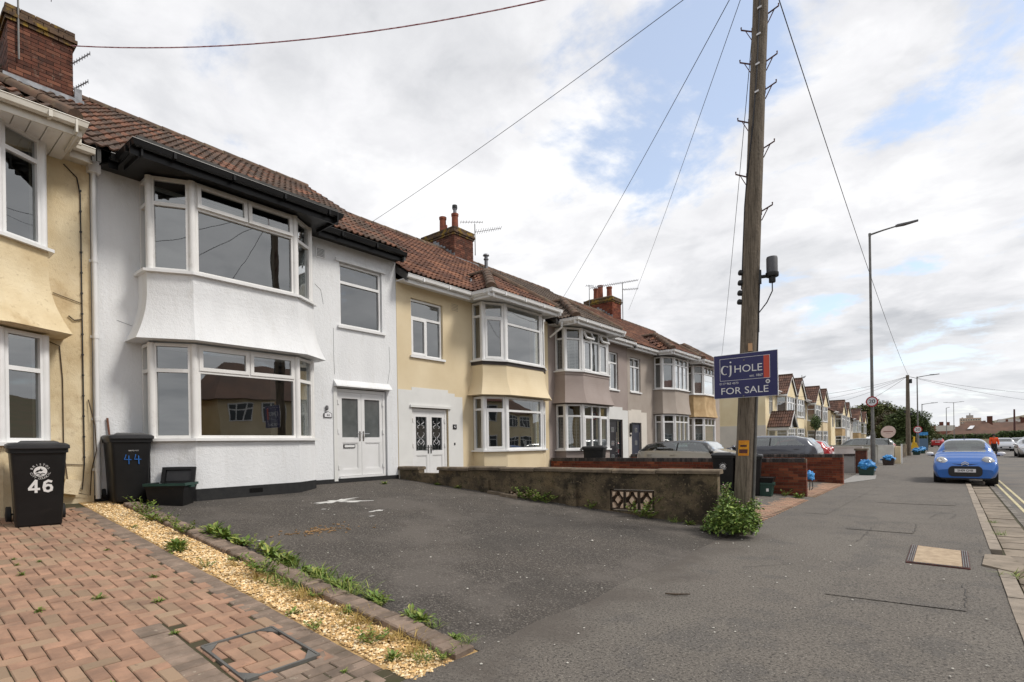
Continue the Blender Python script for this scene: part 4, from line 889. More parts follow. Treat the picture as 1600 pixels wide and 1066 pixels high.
def slab_door(h, y0, y1, z0, z1, mat, side=None):
    P = Vector((D-.06, y0, z0)); u = Vector((0, 1, 0)); n = Vector((1, 0, 0)); W, H = y1-y0, z1-z0
    mb = MB(); mb.fr(P, u, n, vu, 0, .06, -.06, .01, 0, H); mb.fr(P, u, n, vu, W-.06, W, -.06, .01, 0, H); mb.fr(P, u, n, vu, .06, W-.06, -.06, .01, H-.06, H)
    if side: mb.fr(P, u, n, vu, W-side, W-side+.06, -.06, .01, 0, H-.06)
    mb.build('door_frame', mat, h); w1 = W-.06 if not side else W-side
    mb = MB(); mb.fr(P, u, n, vu, .06, w1, -.055, -.005, .01, H-.06); dr = mb.build('door', mat, h)
    for z in (.4, .95, 1.5):
        mb = MB(); mb.fr(P, u, n, vu, .06+(w1-.06)*.42, .06+(w1-.06)*.72, -.004, .004, z, z+.2, 0); mb.build('trim_frame', m_alu, dr)
        mb = MB(); mb.fr(P, u, n, vu, .06+(w1-.06)*.47, .06+(w1-.06)*.67, .004, .006, z+.035, z+.165, 0); mb.build('pane', g_obs, dr)
    mb = MB(); mb.tube([P+u*(w1-.1)+n*.045+vu*.7, P+u*(w1-.1)+n*.045+vu*1.5], .015, 6); mb.build('handle', m_chrome, dr)
    if side: pane(h, P, u, n, W-side+.06, W-.06, .02, H-.06, -.03, g_win)
slab_door(h40, 18.92, 20.18, .42, 2.42, m_doorb, .38)
mb = MB(); mb.tube([(-9.95, 14.97, 5.52), (-9.95, 14.97, 5.36), (D+.06, 14.97, 5.1)], .034, 8); mb.build('downpipe', m_pvc, h40)
rebase(h40, (D, 17.8, .40))

# number 38
h38, r38, t38, E38 = terrace(38, 20.7, 26.5, .40, 5.48, 8.5, m_greige, (23.3, 26.2, 23.95, 25.6, 1.28, 2.74, 3.92, 5.38),
    [(20.95, 21.95, 3.66, 5.14), (21.0, 21.95, .42, 2.34)], 'greige house with a charcoal front door and vertical blinds', m_tile42, m_pvc,
    [(-10.1, 20.72, 5.57), (-10.1, 22.95, 5.57), (-9.38, 22.97, 5.57), (-9.38, 26.1, 5.57), (-10.1, 26.12, 5.57), (-10.1, 26.5, 5.57)], hip=(23.0, 26.08, -9.42), limit=0,
    bayseq={'side': dict(t=.77, fw=.06, glup=g_sty, blind='vert'), (1, 'front'): dict(up=3, lo=3), (0, 'front'): dict(up=3, lo=3)}, flare=.05, plinth=False)
window(h38, (D-.06, 20.96, 3.67), (0, 1), (1, 0), .98, 1.46, up=2, lo=2, t=.74, glup=g_sty, fw=.05, blind='vert')
mb = MB(); mb.box(D-.1, D+.05, 20.9, 22.0, 3.61, 3.665); mb.build('window_sill', m_pvc, h38)
mb = MB()
for a, b, c, d in ((20.72, 21.0, .4, 2.85), (21.0, 21.95, 2.34, 2.9), (21.95, 22.5, .4, 2.8)): mb.box(D, D+.006, a, b, c, d)
mb.build('painted_surround', m_offw, h38)
slab_door(h38, 21.0, 21.95, .42, 2.34, m_doord)
mb = MB(); mb.box(D, D+.12, 20.82, 20.9, 1.9, 2.3); mb.box(D, D+.04, 20.82, 20.92, 1.75, 1.83); mb.build('porch_lamp', m_blk, h38)
ch38 = chimney(h38, -13.98, 25.95, .98, 1.75, 7.6, 9.4, [(-14.4, 26.4, .16, .6, False), (-14.9, 26.3, .16, .75, False), (-15.3, 26.5, .15, .7, False)], limit=0, mat=m_brick)
mb = MB()
for k in range(6):
    x = -13.97-.16*k; zb_ = E38+(-10.1-x)*t38; mb.box(x-.16, x, 25.92, 25.935, zb_, zb_+.24)
mb.build('lead_flashing', m_lead, h38)
rebase(h38, (D, 23.5, .40))
# number 36
h36, r36, t36, E36 = terrace(36, 26.51, 32.4, .40, 5.46, 8.45, m_greige, (27.1, 30.0, 27.75, 29.4, 1.28, 2.7, 3.9, 5.36),
    [(30.7, 31.7, 3.66, 5.1), (30.7, 31.6, .42, 2.3)], 'end house with an ochre bay panel and white frames', m_tile42, m_pvc,
    [(-10.1, 26.55, 5.55), (-10.1, 26.72, 5.55), (-9.38, 26.74, 5.55), (-9.38, 30.1, 5.55), (-10.1, 30.12, 5.55), (-10.1, 32.4, 5.55)], hip=(26.8, 30.05, -9.42), limit=0,
    bayseq={'side': dict(t=.73, fw=.06, glup=g_sty, blind='net'), (1, 'front'): dict(up=3, lo=1), (0, 'front'): dict(up=3, lo=1)}, flare=.08, plinth=False, apron=m_ochre)
window(h36, (D-.06, 30.72, 3.67), (0, 1), (1, 0), .96, 1.4, up=2, lo=2, t=.74, fw=.05)
slab_door(h36, 30.7, 31.6, .42, 2.3, m_doorw)
rebase(h36, (D, 29.5, .40))
# chimney on the party wall of 46 and 44: parent 44
ch44 = chimney(h44, -13.75, 1.95, .98, 1.75, 7.9, 10.0, [])
for c in (ch44,): c.location = Vector(c.location)-h44.location
mb = MB(); mb.box(-13.76, -13.55, 1.85, 3.06, E44+3.52*t44+.0, E44+3.52*t44+.10); mb.box(-13.74, -13.7, 2.94, 3.06, E44+3.6*t44, E44+3.6*t44+.34); o_ = mb.build('lead_flashing', m_lead, h44); o_.location = -h44.location

# ------------------------------------------------------------------ the second row: gabled houses
def gable_house(y0, y1, xf, ge, zw, zr, side, wall, label, panel=None, tile=None, porch=False):
    """one half of a semi; gy = bay range, gable over it"""
    h = thing('gabled_house', label, 'house', group='gabled houses further along the street')
    g0, g1, za = ge; mid = (g0+g1)/2; xb = xf+.62; zg = zw-.25
    z0, z1, z2, z3 = -1.0+zw-3.75, zw-2.75, zw-1.75, zw-.35
    wl = dict(t=.72, up=1, lo=1, fw=.055)
    hl = []
    other = (y0, g0) if side > 0 else (g1, y1); oc = (other[0]+other[1])/2; ow = min(1.1, abs(other[1]-other[0])-.7)
    hl = [(oc-ow/2, oc+ow/2, z2, z3-.02)] if ow > .5 else []
    mb = MB(); rect_wall(mb, y0, y1, -2., zw, hl, x=xf)
    mb.quad((xf, y0, -2), (xf-8, y0, -2), (xf-8, y0, zw), (xf, y0, zw)); mb.quad((xf, y1, -2), (xf-8, y1, -2), (xf-8, y1, zw), (xf, y1, zw)); mb.quad((xf-8, y0, -2), (xf-8, y1, -2), (xf-8, y1, zw), (xf-8, y0, zw))
    for yy in (y0, y1): mb.poly([(xf, yy, zw), (xf-8, yy, zw), (xf-4, yy, zr-.05)])
    zl0, zl1 = zw-4.05, zw-2.7
    pts = [(xf, g0+.02), (xb, g0+.4), (xb, g1-.4), (xf, g1-.02)]
    loft(mb, pts, [(-2., 0), (zl0, 0)])
    mb.build('wall', wall, h)
    mb = MB(); loft(mb, pts, [(zl1, 0), (z2-.05, 0)]); mb.build('bay_panel', panel or wall, h)
    for a, b in ((zl0, zl1), (z2-.05, z3)):
        mb = MB(); ring_solid(mb, pts, -.1, .05, a-.06, a); mb.build('window_sill', m_pvc, h)
        for i in range(3):
            p, q = Vector((*pts[i], 0)), Vector((*pts[i+1], 0)); d = (q-p).normalized(); n = Vector((d.y, -d.x, 0)); P = p.copy(); P.z = a
            window(h, P-n*.02, d, n, (q-p).length, b-a, up=3 if i == 1 else 1, lo=3 if i == 1 else 1, t=.7, fw=.07, mw=.07, blind='net' if (i != 1 and RG.random() < .6) else None, sash=('l0', 'l2') if i == 1 else ())
        for p in offset(pts, -.04)[1:-1]: mb = MB(); mb.tube([(p.x, p.y, a), (p.x, p.y, b)], .07, 8); mb.build('corner_post', m_pvc, h)
    if hl: window(h, (xf-.05, oc-ow/2, z2), (0, 1), (1, 0), ow, z3-.02-z2, up=2, lo=2, t=.7, fw=.06, blind='net')
    mb = MB()
    for a, b in ((z0+.6, zw-2.4), (zw-2.2, zw)): mb.box(xf-3.2, xf-3.1, y0+.1, y1-.1, a, b); mb.box(xf-3.1, xf-.1, y0+.1, y1-.1, a, a+.05)
    mb.build('room', m_room, h)
    # gable and its little roof
    e = .25; mb = MB(); mb.prism([(xb+.02, g0+.05, zg), (xb+.02, g1-.05, zg), (xb+.02, mid, za-.1)], (-.12, 0, 0)); mb.prism([(xf+.0, g0, zg-.1), (xb+.02, g0+.2, zg-.1), (xb+.02, g1-.2, zg-.1), (xf, g1, zg-.1)], (0, 0, .1)); mb.build('gable', m_pale if wall is not m_pale else wall, h)
    mb = MB(); W = .16
    for s_, ga in ((1, g0-e), (-1, g1+e)):
        sl = Vector((0, (mid-ga), za-zg+.1)).normalized(); Lg = math.hypot(mid-ga, za-zg+.1)
        P = Vector((xb+.14, ga, zg-.05)); n_ = Vector((0, -sl.z, sl.y)) if s_ > 0 else Vector((0, sl.z, -sl.y)); n_ = n_ if n_.z > 0 else -n_
        mb.fr(P, sl, Vector((1, 0, 0)), n_, 0, Lg-.02, -.03, 0, -.14, .02)
    mb.build('bargeboard', m_pvc, h)
    xe = xf-2.6
    mb = MB(); mb.quad((xb+.16, g0-e, zg), (xe, g0-e, zg), (xe, mid, za+.08), (xb+.16, mid, za+.08)); mb.quad((xb+.16, g1+e, zg), (xb+.16, mid, za+.08), (xe, mid, za+.08), (xe, g1+e, zg))
    t_ = (zr-zw)/4.3; mb.quad((xf+.35, y0-.1, zw-.1), (xf+.35, y1+.1, zw-.1), (xf-4, y1+.1, zr), (xf-4, y0-.1, zr)); mb.quad((xf-8.3, y0-.1, zw-.1), (xf-4, y0-.1, zr), (xf-4, y1+.1, zr), (xf-8.3, y1+.1, zw-.1))
    roof = mb.build('roof', m_felt, h)
    sl = (mid-g0+e, za-zg+.08); LS = math.hypot(*sl); fac = [((xb+.18, g0-e, zg+.02), (-1, 0, 0), (0, sl[0], sl[1]), xb-xe+.1, LS, lambda a, b: True), ((xb+.18, g1+e, zg+.02), (-1, 0, 0), (0, -sl[0], sl[1]), xb-xe+.1, LS, lambda a, b: True),
        ((xf+.37, y0-.1, zw-.08), (0, 1, 0), (-4.35, 0, zr-zw+.1), y1-y0+.2, math.hypot(4.35, zr-zw+.1), lambda a, b: not (g0-e-y0+b*.2 < a < g1+e-y0-b*.2 and b < 2.4))]
    tiles(fac, roof, tile or m_tileR2, 0, 'russet tiles of the gabled roof')
    mb = MB(); mb.tube([(xb+.16, mid, za+.1), (xe, mid, za+.1)], .09, 8); mb.tube([(xf-4, y0-.1, zr+.02), (xf-4, y1+.1, zr+.02)], .1, 8); mb.build('ridge', m_ridge, roof)
    mb = MB(); a, b = (y0, g0-e) if side > 0 else (g1+e, y1); mb.tube([(xf+.4, a, zw-.06), (xf+.4, b, zw-.06)], .06, 6); mb.box(xf+.3, xf+.35, a, b, zw-.22, zw-.05); mb.box(xb-.5, xb+.12, g0-e-.02, g0-e+.03, zg-.14, zg+.01); mb.build('gutter', m_pvc, h)
    if porch:
        py0, py1, px = y0+.5, y0+2.6, xf+1.3
        mb = MB(); mb.box(xf, px, py0, py0+.1, -.5, .9); mb.box(xf, px, py1-.1, py1, -.5, .9); mb.box(px-.1, px, py0+.1, py1-.1, -.5, .9); mb.prism([(px-.05, py0, 2.35), (px-.05, py1, 2.35), (px-.05, (py0+py1)/2, 3.35)], (-.06, 0, 0)); mb.box(xf, px+.1, py0-.1, py0+.05, 2.2, 2.4); mb.build('porch', m_pvc, h)
        window(h, (px, py0+.1, .9), (0, 1), (1, 0), py1-py0-.2, 1.4, up=3, lo=3, t=.75); window(h, (xf+.02, py0, .9), (1, 0), (0, -1), px-xf-.02, 1.3, up=1, lo=1, t=0)
        mb = MB(); m_ = (py0+py1)/2; mb.quad((px+.2, py0-.2, 2.38), (xf, py0-.2, 2.38), (xf, m_, 3.5), (px+.2, m_, 3.5)); mb.quad((px+.2, py1+.2, 2.38), (px+.2, m_, 3.5), (xf, m_, 3.5), (xf, py1+.2, 2.38)); pr = mb.build('porch_roof', m_felt, h)
        tiles([((px+.22, py0-.2, 2.4), (-1, 0, 0), (0, m_-py0+.2, 1.12), px-xf+.2, math.hypot(m_-py0+.2, 1.12), lambda a, b: True), ((px+.22, py1+.2, 2.4), (-1, 0, 0), (0, -(m_-py0+.2), 1.12), px-xf+.2, math.hypot(m_-py0+.2, 1.12), lambda a, b: True)], pr, m_tileR2, 0, 'porch tiles')
        mb = MB()
        for ya_, yb_ in ((py0-.2, m_), (py1+.2, m_)): mb.tube([(px+.2, ya_, 2.36), (px+.2, yb_, 3.48)], .05, 4)
        mb.build('bargeboard', m_pvc, h)
    rebase(h, (xf, (y0+y1)/2, 0)); return h
XF = -9.95
gA = gable_house(40.4, 47.0, XF, (43.6, 46.9, 6.35), 5.1, 7.3, 1, m_pale, 'cream gabled house with a small tiled porch', porch=True)
gable_house(47.0, 52.6, XF, (47.1, 50.4, 6.35), 5.1, 7.3, -1, m_pale, 'cream gabled house joined to the one with the porch')
gable_house(52.7, 58.2, XF, (54.6, 57.8, 6.25), 5.0, 7.2, 1, m_tan, 'yellowish gabled house with a green climber on its bay', panel=m_pale)
gable_house(58.2, 64.0, XF, (58.3, 61.5, 6.25), 5.0, 7.2, -1, m_tan, 'yellowish gabled house next to the one with the climber')
gable_house(67.2, 73.4, XF, (70.0, 73.2, 5.8), 4.55, 6.7, 1, m_pale, 'gabled house with a tan bay panel beside the side gap', panel=m_ochre)
gable_house(73.4, 79.6, XF, (73.6, 76.8, 5.7), 4.45, 6.6, -1, m_smooth, 'white gabled house with a white bay panel')
gable_house(82., 88.3, XF, (84.2, 87.4, 5.4), 4.15, 6.3, 1, m_offw, 'gabled house with a dark eaves and pale panels', panel=m_ochre)
gable_house(88.3, 95., XF, (90.3, 93.5, 5.25), 4.0, 6.1, -1, m_tan, 'last gabled house before the trees')
mb = MB(); mb.box(-17.9, -9.93, 40.36, 40.398, -.4, 2.55); o_ = mb.build('painted_surround', m_offw, gA); o_.location = -gA.location
mb = MB(); mb.box(-13.2, -12.4, 46.6, 47.4, 6.2, 8.1); mb.box(-13.25, -12.35, 46.55, 47.45, 7.9, 8.15)
for k in range(2): mb.lathe([(.13, 8.1), (.12, 8.5), (.1, 8.5)], 8, (-12.6-.35*k, 47, 0))
o_ = mb.build('chimney', m_brickold, gA); o_.location = -gA.location

# ------------------------------------------------------------------ front boundary walls
def wall_base(x, y): return gz(x, y)-.25
stone = thing('garden_wall', 'mossy rendered garden wall with pierced blocks and a worn coping', 'garden wall')
A_, B_ = Vector((-10.47, 8.50, 0)), Vector((-3.06, 9.27, 0)); sdv = (B_-A_).normalized(); snv = Vector((sdv.y, -sdv.x, 0)); SLn = (B_-A_).length
def spt(s, b=0., z=0.): p = A_+sdv*s+snv*b; return Vector((p.x, p.y, z))
def sgz(s): return gz(A_.x+sdv.x*s, 8.9)
def stone_wall():
    tops = lambda s: .93 if s > 1.25 or s < .62 else .84
    segs = [0, .62, 1.25, 2.2, 3.05, 3.2, 3.95, 4.6, 5.5, 6.35, SLn]
    holes = {(3.2, 3.95): (.33, .50), (5.5, 6.35): (.33, .62)}
    mb = MB(); T = .2
    def seg(a, b, z0a, z0b, z1):
        ps = [spt(a, 0, z0a), spt(b, 0, z0b), spt(b, 0, z1), spt(a, 0, z1)]; qs = [p-snv*T for p in ps]
        mb.add(ps+qs, [(0, 1, 2, 3), (7, 6, 5, 4), (0, 4, 5, 1), (1, 5, 6, 2), (2, 6, 7, 3), (3, 7, 4, 0)], 0, .5)
    for a, b in zip(segs, segs[1:]):
        z1 = tops((a+b)/2); hz = holes.get((a, b))
        if hz is None: seg(a, b, sgz(a)-.3, sgz(b)-.3, z1)
        else: seg(a, b, sgz(a)-.3, sgz(b)-.3, hz[0]+(-.12 if a > 4 else .02)); seg(a, b, hz[1], hz[1], z1)
    mb.build('wall_body', m_conc, stone)
    for s_, zt, mt in ((2.62, .72, m_cope), (4.72, .72, m_cope)):          # stepped buttresses
        mb = MB(); mb.fr(spt(s_), sdv, snv, vu, -.11, .11, -.02, .09, sgz(s_)-.2, zt-.14); mb.fr(spt(s_), sdv, snv, vu, -.085, .085, -.02, .06, zt-.14, zt); mb.build('buttress', m_conc, stone)
    s_ = 0.
    for a, b in ((-.04, .64), (1.22, 2.15), (2.16, 3.0), (3.01, 3.85), (3.86, 4.7), (4.71, 5.55), (5.56, 6.4), (6.41, SLn+.05)):
        mb = MB(); zt = .93; j = RG.uniform(-.012, .012); sec = [(-.24, 0), (.045, 0), (.045, .05), (.02, .075), (-.215, .075), (-.24, .05)]
        P = spt(a+.004, 0, zt+j); mb.prism([P+snv*q+vu*z for q, z in sec], sdv*(b-a-.008)); mb.build('coping_stone', m_cope, stone)
    for k in range(3):       # pierced screen blocks
        for (s0, w_, z0, hh) in ((5.52+.275*k, .26, .24, .36), (3.22+.24*k, .225, .36, .14)):
            cs = [(0, .0, .0)]; mb = MB(); P = spt(s0, -.008, z0)
            f = lambda a0, a1, c0, c1, b=-.14: mb.fr(P, sdv, snv, vu, a0*w_, a1*w_, b, 0, c0*hh, c1*hh)
            f(0, .07, 0, 1); f(.93, 1, 0, 1); f(.07, .93, 0, .06); f(.07, .93, .94, 1)
            blk = mb.build('screen_block', m_blockf, stone)
            mb = MB(); q = lambda u_, v_: P+sdv*(u_*w_)+vu*(v_*hh)-snv*.004
            for poly in ([(.5, .3), (.7, .5), (.5, .7), (.3, .5)], [(.09, .08), (.34, .08), (.25, .25), (.09, .36)], [(.91, .08), (.91, .36), (.75, .25), (.66, .08)], [(.09, .92), (.09, .64), (.25, .75), (.34, .92)], [(.91, .92), (.66, .92), (.75, .75), (.91, .64)]):
                mb.prism([q(*p) for p in poly], -snv*.1)
            mb.build('pierced_pattern', m_block, blk)
            mb = MB(); mb.fr(P, sdv, snv, vu, .07*w_, .93*w_, -.13, -.10, .06*hh, .94*hh); mb.build('block_back', m_blockf, blk)
stone_wall()
for s_, b_, z_ in ((2.95, .12, .03), (3.35, .2, .03)):
    mb = MB(); mb.fr(Vector((0, 0, 0)), Vector((1, 0, 0)), Vector((0, 1, 0)), vu, -.19, .19, -.07, .07, 0, .06); o_ = mb.build('loose_brick', m_cope)
    p = spt(s_, b_); o_.location = (p.x, p.y, gz(p.x, p.y)+.0); o_.rotation_euler = (0, .09, .15); o_['label'] = 'loose concrete block lying by the garden wall, ' + ('left of the pierced vents' if s_ < 3 else 'under the small pierced vents'); o_['category'] = 'block'; o_['group'] = 'loose blocks by the wall'
rebase(stone, (-6.8, 8.9, .3))

def brick_wall(label, A, B, top, T=.215, limit=300, pier=False):
    h = thing('brick_wall', label, 'brick wall', group='red brick garden walls')
    A, B = Vector((*A, 0)), Vector((*B, 0)); d = (B-A).normalized(); n = Vector((d.y, -d.x, 0)); Lg = (B-A).length
    mb = MB(); mb.fr(A, d, n, vu, .01, Lg-.01, -T+.012, -.008, -.4, top-.11); mb.build('mortar_core', m_mort, h)
    pl = []; cache = {}; rot = Matrix.Rotation(math.atan2(d.y, d.x), 4, 'Z')
    nco = int((top-.115+.1)/.075)
    for c in range(nco):
        z = top-.115-.075*(c+1)+.005
        for face in (0, 1, 2):
            if face < 2: s0 = -.1125 if c % 2 else 0.; W = Lg
            else: s0 = 0.; W = .01
            x = s0
            while x < (Lg-.02 if face < 2 else .01):
                a, b = max(0, x), min(Lg, x+.215); x += .225
                if b-a < .04: continue
                bk = -.051 if face == 0 else -T+.051
                if face == 2: break
                m_ = A+d*((a+b)/2)+n*bk
                if z < gz(m_.x, m_.y)-.1: continue
                key = round(b-a, 2)
                if key not in cache:
                    m2 = MB(); m2.box(-(b-a)/2, (b-a)/2, -.051, .051, 0, .065, 0, .5); cache[key] = (m2, m2.mesh('brick', m_brick))
                m2, me = cache[key]; mx = Matrix.Translation((m_.x, m_.y, z)) @ rot @ Matrix.Translation((0, RG.uniform(-.002, .002), 0))
                pl.append((mx, me, m2, 0, (mx.translation-CAMP).length+face*30))
    place_pieces('brick', pl, h, limit, [m_brick])
    m2 = MB(); m2.box(-.0325, .0325, -T/2-.004, T/2+.004, 0, .105, 0, .5); me = m2.mesh('coping_brick', m_blue); pl = []; x = .035
    while x < Lg-.02:
        m_ = A+d*x-n*T/2; pl.append((Matrix.Translation((m_.x, m_.y, top-.11+RG.uniform(-.002, .002))) @ rot, me, m2, 0, (m_-CAMP).length)); x += .075
    place_pieces('coping_brick', pl, h, 150, [m_blue])
    mb = MB(); mb.fr(A, d, n, vu, .0, Lg, -T+.01, -.012, top-.12, top-.025); mb.build('coping_mortar', m_mort, h)
    rebase(h, (A+B)/2); return h
brick_wall('red brick garden wall behind the mossy rendered wall', (-10.45, 14.93), (-2.86, 15.5), 1.02)
brick_wall('red brick garden wall alongside the dark grey parked car', (-10.45, 20.8), (-2.73, 20.62), 1.0)
# paved forecourts of the houses beyond
for nm, a, b in (('block_paving', 9.6, 14.9), ('block_paving', 15.6, 20.6)):
    fp = bpy.data.objects.new('block_paving', None); COL.objects.link(fp); fp['kind'] = 'structure'
    grid('joint_sand', -6.2, -2.72, a, b, gz, m_sand, 6, 2, .004).parent = fp; pl = []
    for i in range(16):
        for j in range(int((b-a)/.105)):
            x, y = -2.78-.21*i-(.105 if j % 2 else 0), a+.06+.105*j
            pl.append((Matrix.Translation((x, y, gz(x, y)+.022+RG.uniform(-.003, .003))) @ Matrix.Rotation(.05 if x < -2.75 else 0, 4, 'Y'), pb_me, pb_mb, 0, math.hypot(x, y)))
    place_pieces('brick', pl, fp, 150, [m_paver], label='buff block pavers of the forecourt')
# low walls further on
def low_wall(label, parts, cat='garden wall'):
    h = thing('garden_wall', label, cat, group='rendered garden walls further on')
    for nm, args, mt in parts:
        mb = MB(); mb.box(*args); mb.build(nm, mt, h)
    c = parts[0][1]; rebase(h, ((c[0]+c[1])/2, (c[2]+c[3])/2, 0)); return h
m_grw = M('grey_wall_render', S(176, 170, 164), .9, S(150, 146, 140), 2.)
m_wallw = M('white_wall_render', S(222, 218, 212), .9, S(200, 196, 190), 2., stains=[(3, .6, .75, S(170, 164, 154), .4)])
low_wall('grey rendered wall with brown coping ending in a brick pier', [('wall_body', (-9, -3.12, 26.8, 27.0, -.3, .78), m_grw), ('coping', (-9, -3.12, 26.75, 27.05, .78, .86), m_brown), ('pier', (-3.1, -2.7, 26.9, 27.3, -.3, 1.0), m_brickold), ('pier_cap', (-3.14, -2.66, 26.86, 27.34, 1.0, 1.08), m_cope)])
low_wall('white rendered wall beyond the brick pier', [('wall_body', (-9, -3.4, 32.3, 32.5, -.3, 1.05), m_wallw), ('coping', (-9, -3.4, 32.27, 32.53, 1.05, 1.1), m_wallw)])
low_wall('long white wall behind the lamp post', [('wall_body', (-9, -3.3, 38.4, 38.6, -.3, 1.05), m_wallw), ('coping', (-9, -3.3, 38.36, 38.64, 1.05, 1.12), m_grw), ('end_block', (-3.28, -2.5, 38.3, 38.7, -.3, 1.1), m_wallw), ('beige_return', (-2.48, -2.2, 38.5, 39.6, -.3, 1.0), m_tan), ('white_post', (-2.18, -2.1, 38.4, 38.5, -.3, 1.15), m_pvc)])
low_wall('dark weathered fence and wall under the hedge', [('wall_body', (-9, -2.75, 50, 50.2, -.3, .95), m_conc), ('brick_base', (-3.6, -2.7, 49.6, 49.9, -.3, .3), m_brickold), ('return_wall', (-2.95, -2.75, 50.2, 57, -.3, .95), m_conc)])
mb = MB(); mb.prism([(-4.4, 21.2, .03), (-2.75, 21., .016), (-2.1, 23.5, .016), (-2.3, 26.2, .016), (-2.75, 26.6, .016), (-4.6, 26.6, .04)], (0, 0, .004)); mb.build('gravel_apron', M('pale_gravel', (.2, .19, .18), .95, (.34, .33, .31), 60.), kind='structure')

# ------------------------------------------------------------------ bins, boxes
def bin_parts(root, wh=True):
    mb = MB(); n = 10
    def ring(w_, d_, z, r=.05, bow=.0):
        pts = []
        for cx, cy, a0 in ((d_/2-r, w_/2-r, 0), (-d_/2+r, w_/2-r, 90), (-d_/2+r, -w_/2+r, 180), (d_/2-r, -w_/2+r, 270)):
            for k in range(4): a = rad(a0+30*k); pts.append((cx+r*math.cos(a), cy+r*math.sin(a), z))
        return pts
    rs = [ring(.44, .48, .0, .05), ring(.45, .50, .03, .05), ring(.49, .585, .5, .055), ring(.535, .66, .93, .055), ring(.575, .70, .935, .06), ring(.575, .70, .985, .06)]
    for a, b in zip(rs, rs[1:]): mb.add(a+b, [(k, (k+1) % 16, 16+(k+1) % 16, 16+k) for k in range(16)])
    mb.add(rs[0], [tuple(range(15, -1, -1))]); mb.add(rs[-1], [tuple(range(16))])
    body = mb.build('body', m_bin, root, 45)
    mb = MB(); ls = [ring(.60, .745, .985, .06), ring(.605, .75, .995, .06), ring(.60, .745, 1.03, .06), ring(.54, .68, 1.052, .07), ring(.42, .56, 1.058, .08)]
    for a, b in zip(ls, ls[1:]): mb.add(a+b, [(k, (k+1) % 16, 16+(k+1) % 16, 16+k) for k in range(16)])
    mb.add(ls[-1], [tuple(range(16))]); mb.add(ls[0], [tuple(range(15, -1, -1))])
    mb.add([(.1, -.2, 1.055), (.33, -.22, 1.045), (.33, .22, 1.045), (.1, .2, 1.055), (.13, -.16, 1.085), (.31, -.18, 1.075), (.31, .18, 1.075), (.13, .16, 1.085)], [(4, 5, 6, 7), (0, 1, 5, 4), (1, 2, 6, 5), (2, 3, 7, 6), (3, 0, 4, 7)])
    mb.tube([(-.40, -.24, .99), (-.40, .24, .99)], .02, 8); mb.build('lid', m_binlid, root, 40)
    mb = MB(); mb.tube([(-.30, -.30, .12), (-.30, .30, .12)], .013, 8); mb.build('axle', m_steel, root)
    for s_ in (-1, 1):
        mb = MB(); mb.lathe([(0, -.035), (.06, -.03), (.1, -.028), (.112, -.02), (.112, .02), (.1, .028), (.06, .02), (0, .03)], 16, (-.30, s_*.27, .112), (0, 1, 0)); mb.build('wheel', m_rub, root, 40)
    mb = MB(); mb.tube([(-.36, -.22, .9), (-.43, -.22, .95), (-.43, .22, .95), (-.36, .22, .9)], .016, 6); mb.build('handle', m_bin, root)
    return body
def bin_front(z): return .24+.09*(z-.03)/.9+.012      # front face x at height z (body leans out upwards)
def front_basis(y, z):
    lean = math.atan(.09/.9); return basis((bin_front(z), y, z), (0, 1, 0), (math.sin(lean), 0, math.cos(lean)), (math.cos(lean), 0, -math.sin(lean)))
def crest(root, y, z, r):
    mb = MB(); B_ = front_basis(y, z)
    ring_ = [B_ @ Vector((r*.62*math.cos(2*PI*k/28), r*.62*math.sin(2*PI*k/28), 0.002)) for k in range(28)]; mb.add(ring_, [tuple(range(28))], 0, .5)
    for pts in ([(-.5, -.1), (-.3, .15), (-.1, .2), (.05, .42), (.12, .2), (.3, .22), (.12, .02), (-.1, .05), (-.25, -.1)], [(-.45, -.28), (-.2, -.16), (0, -.26), (.2, -.16), (.45, -.28), (.42, -.36), (.2, -.26), (0, -.36), (-.2, -.26), (-.42, -.36)], [(-.3, -.42), (0, -.36), (.3, -.42), (0, -.5)]):
        mb.add([B_ @ Vector((p[0]*r, p[1]*r, .0035)) for p in pts], [tuple(range(len(pts)))], 1, .5)
    for txt, a0, a1, up in (('BRISTOL', 155, 25, 1), ('CITY COUNCIL', 195, 345, -1)):
        for i, ch in enumerate(txt):
            a = rad(a0+(a1-a0)*i/(len(txt)-1)); c, s_ = math.cos(a), math.sin(a); rot = a-PI/2 if up > 0 else a+PI/2
            text_mb(ch, r*.34, mb=mb, Mx=B_ @ Matrix.Translation((r*.84*c, r*.84*s_, .002)) @ Matrix.Rotation(rot, 4, 'Z'))
    return mb.build('council_crest', [m_lett, m_bin], root)
def fat_digits(txt, h):    # heavy poster numerals built as thick strokes
    mb = MB(); x = 0
    G = {'4': [[(.62, 0), (.62, 1)], [(.62, 1), (.05, .34)], [(.0, .27), (.9, .27)]], '6': [[(.78, .86), (.5, .94), (.2, .8), (.12, .4), (.2, .12), (.48, .04), (.76, .14), (.8, .36), (.7, .54), (.44, .58), (.2, .46)]]}
    for ch in txt:
        for st in G[ch]:
            for k, (a, b) in enumerate(zip(st, st[1:])):
                A, B = Vector((x+a[0]*h*.72, a[1]*h, 0)), Vector((x+b[0]*h*.72, b[1]*h, 0)); d = (B-A).normalized(); q = Vector((-d.y, d.x, 0))*h*.095; e = d*h*.05
                z = Vector((0, 0, .0005*len(mb.f)+.001))
                mb.add([A-e-q+z, B+e-q+z, B+e+q+z, A-e+q+z], [(0, 1, 2, 3)], 0, .5)
        x += h*.86
    return mb, x-h*.14
b46 = thing('wheelie_bin', 'black wheelie bin with white 46 and council crest, on the block paving', 'wheelie bin', group='wheelie bins'); body = bin_parts(b46)
crest(b46, 0.01, .70, .105); mb, wd = fat_digits('46', .15); mb.xf(front_basis(-wd/2+.02, .44)); mb.build('bin_number', m_lett, b46)
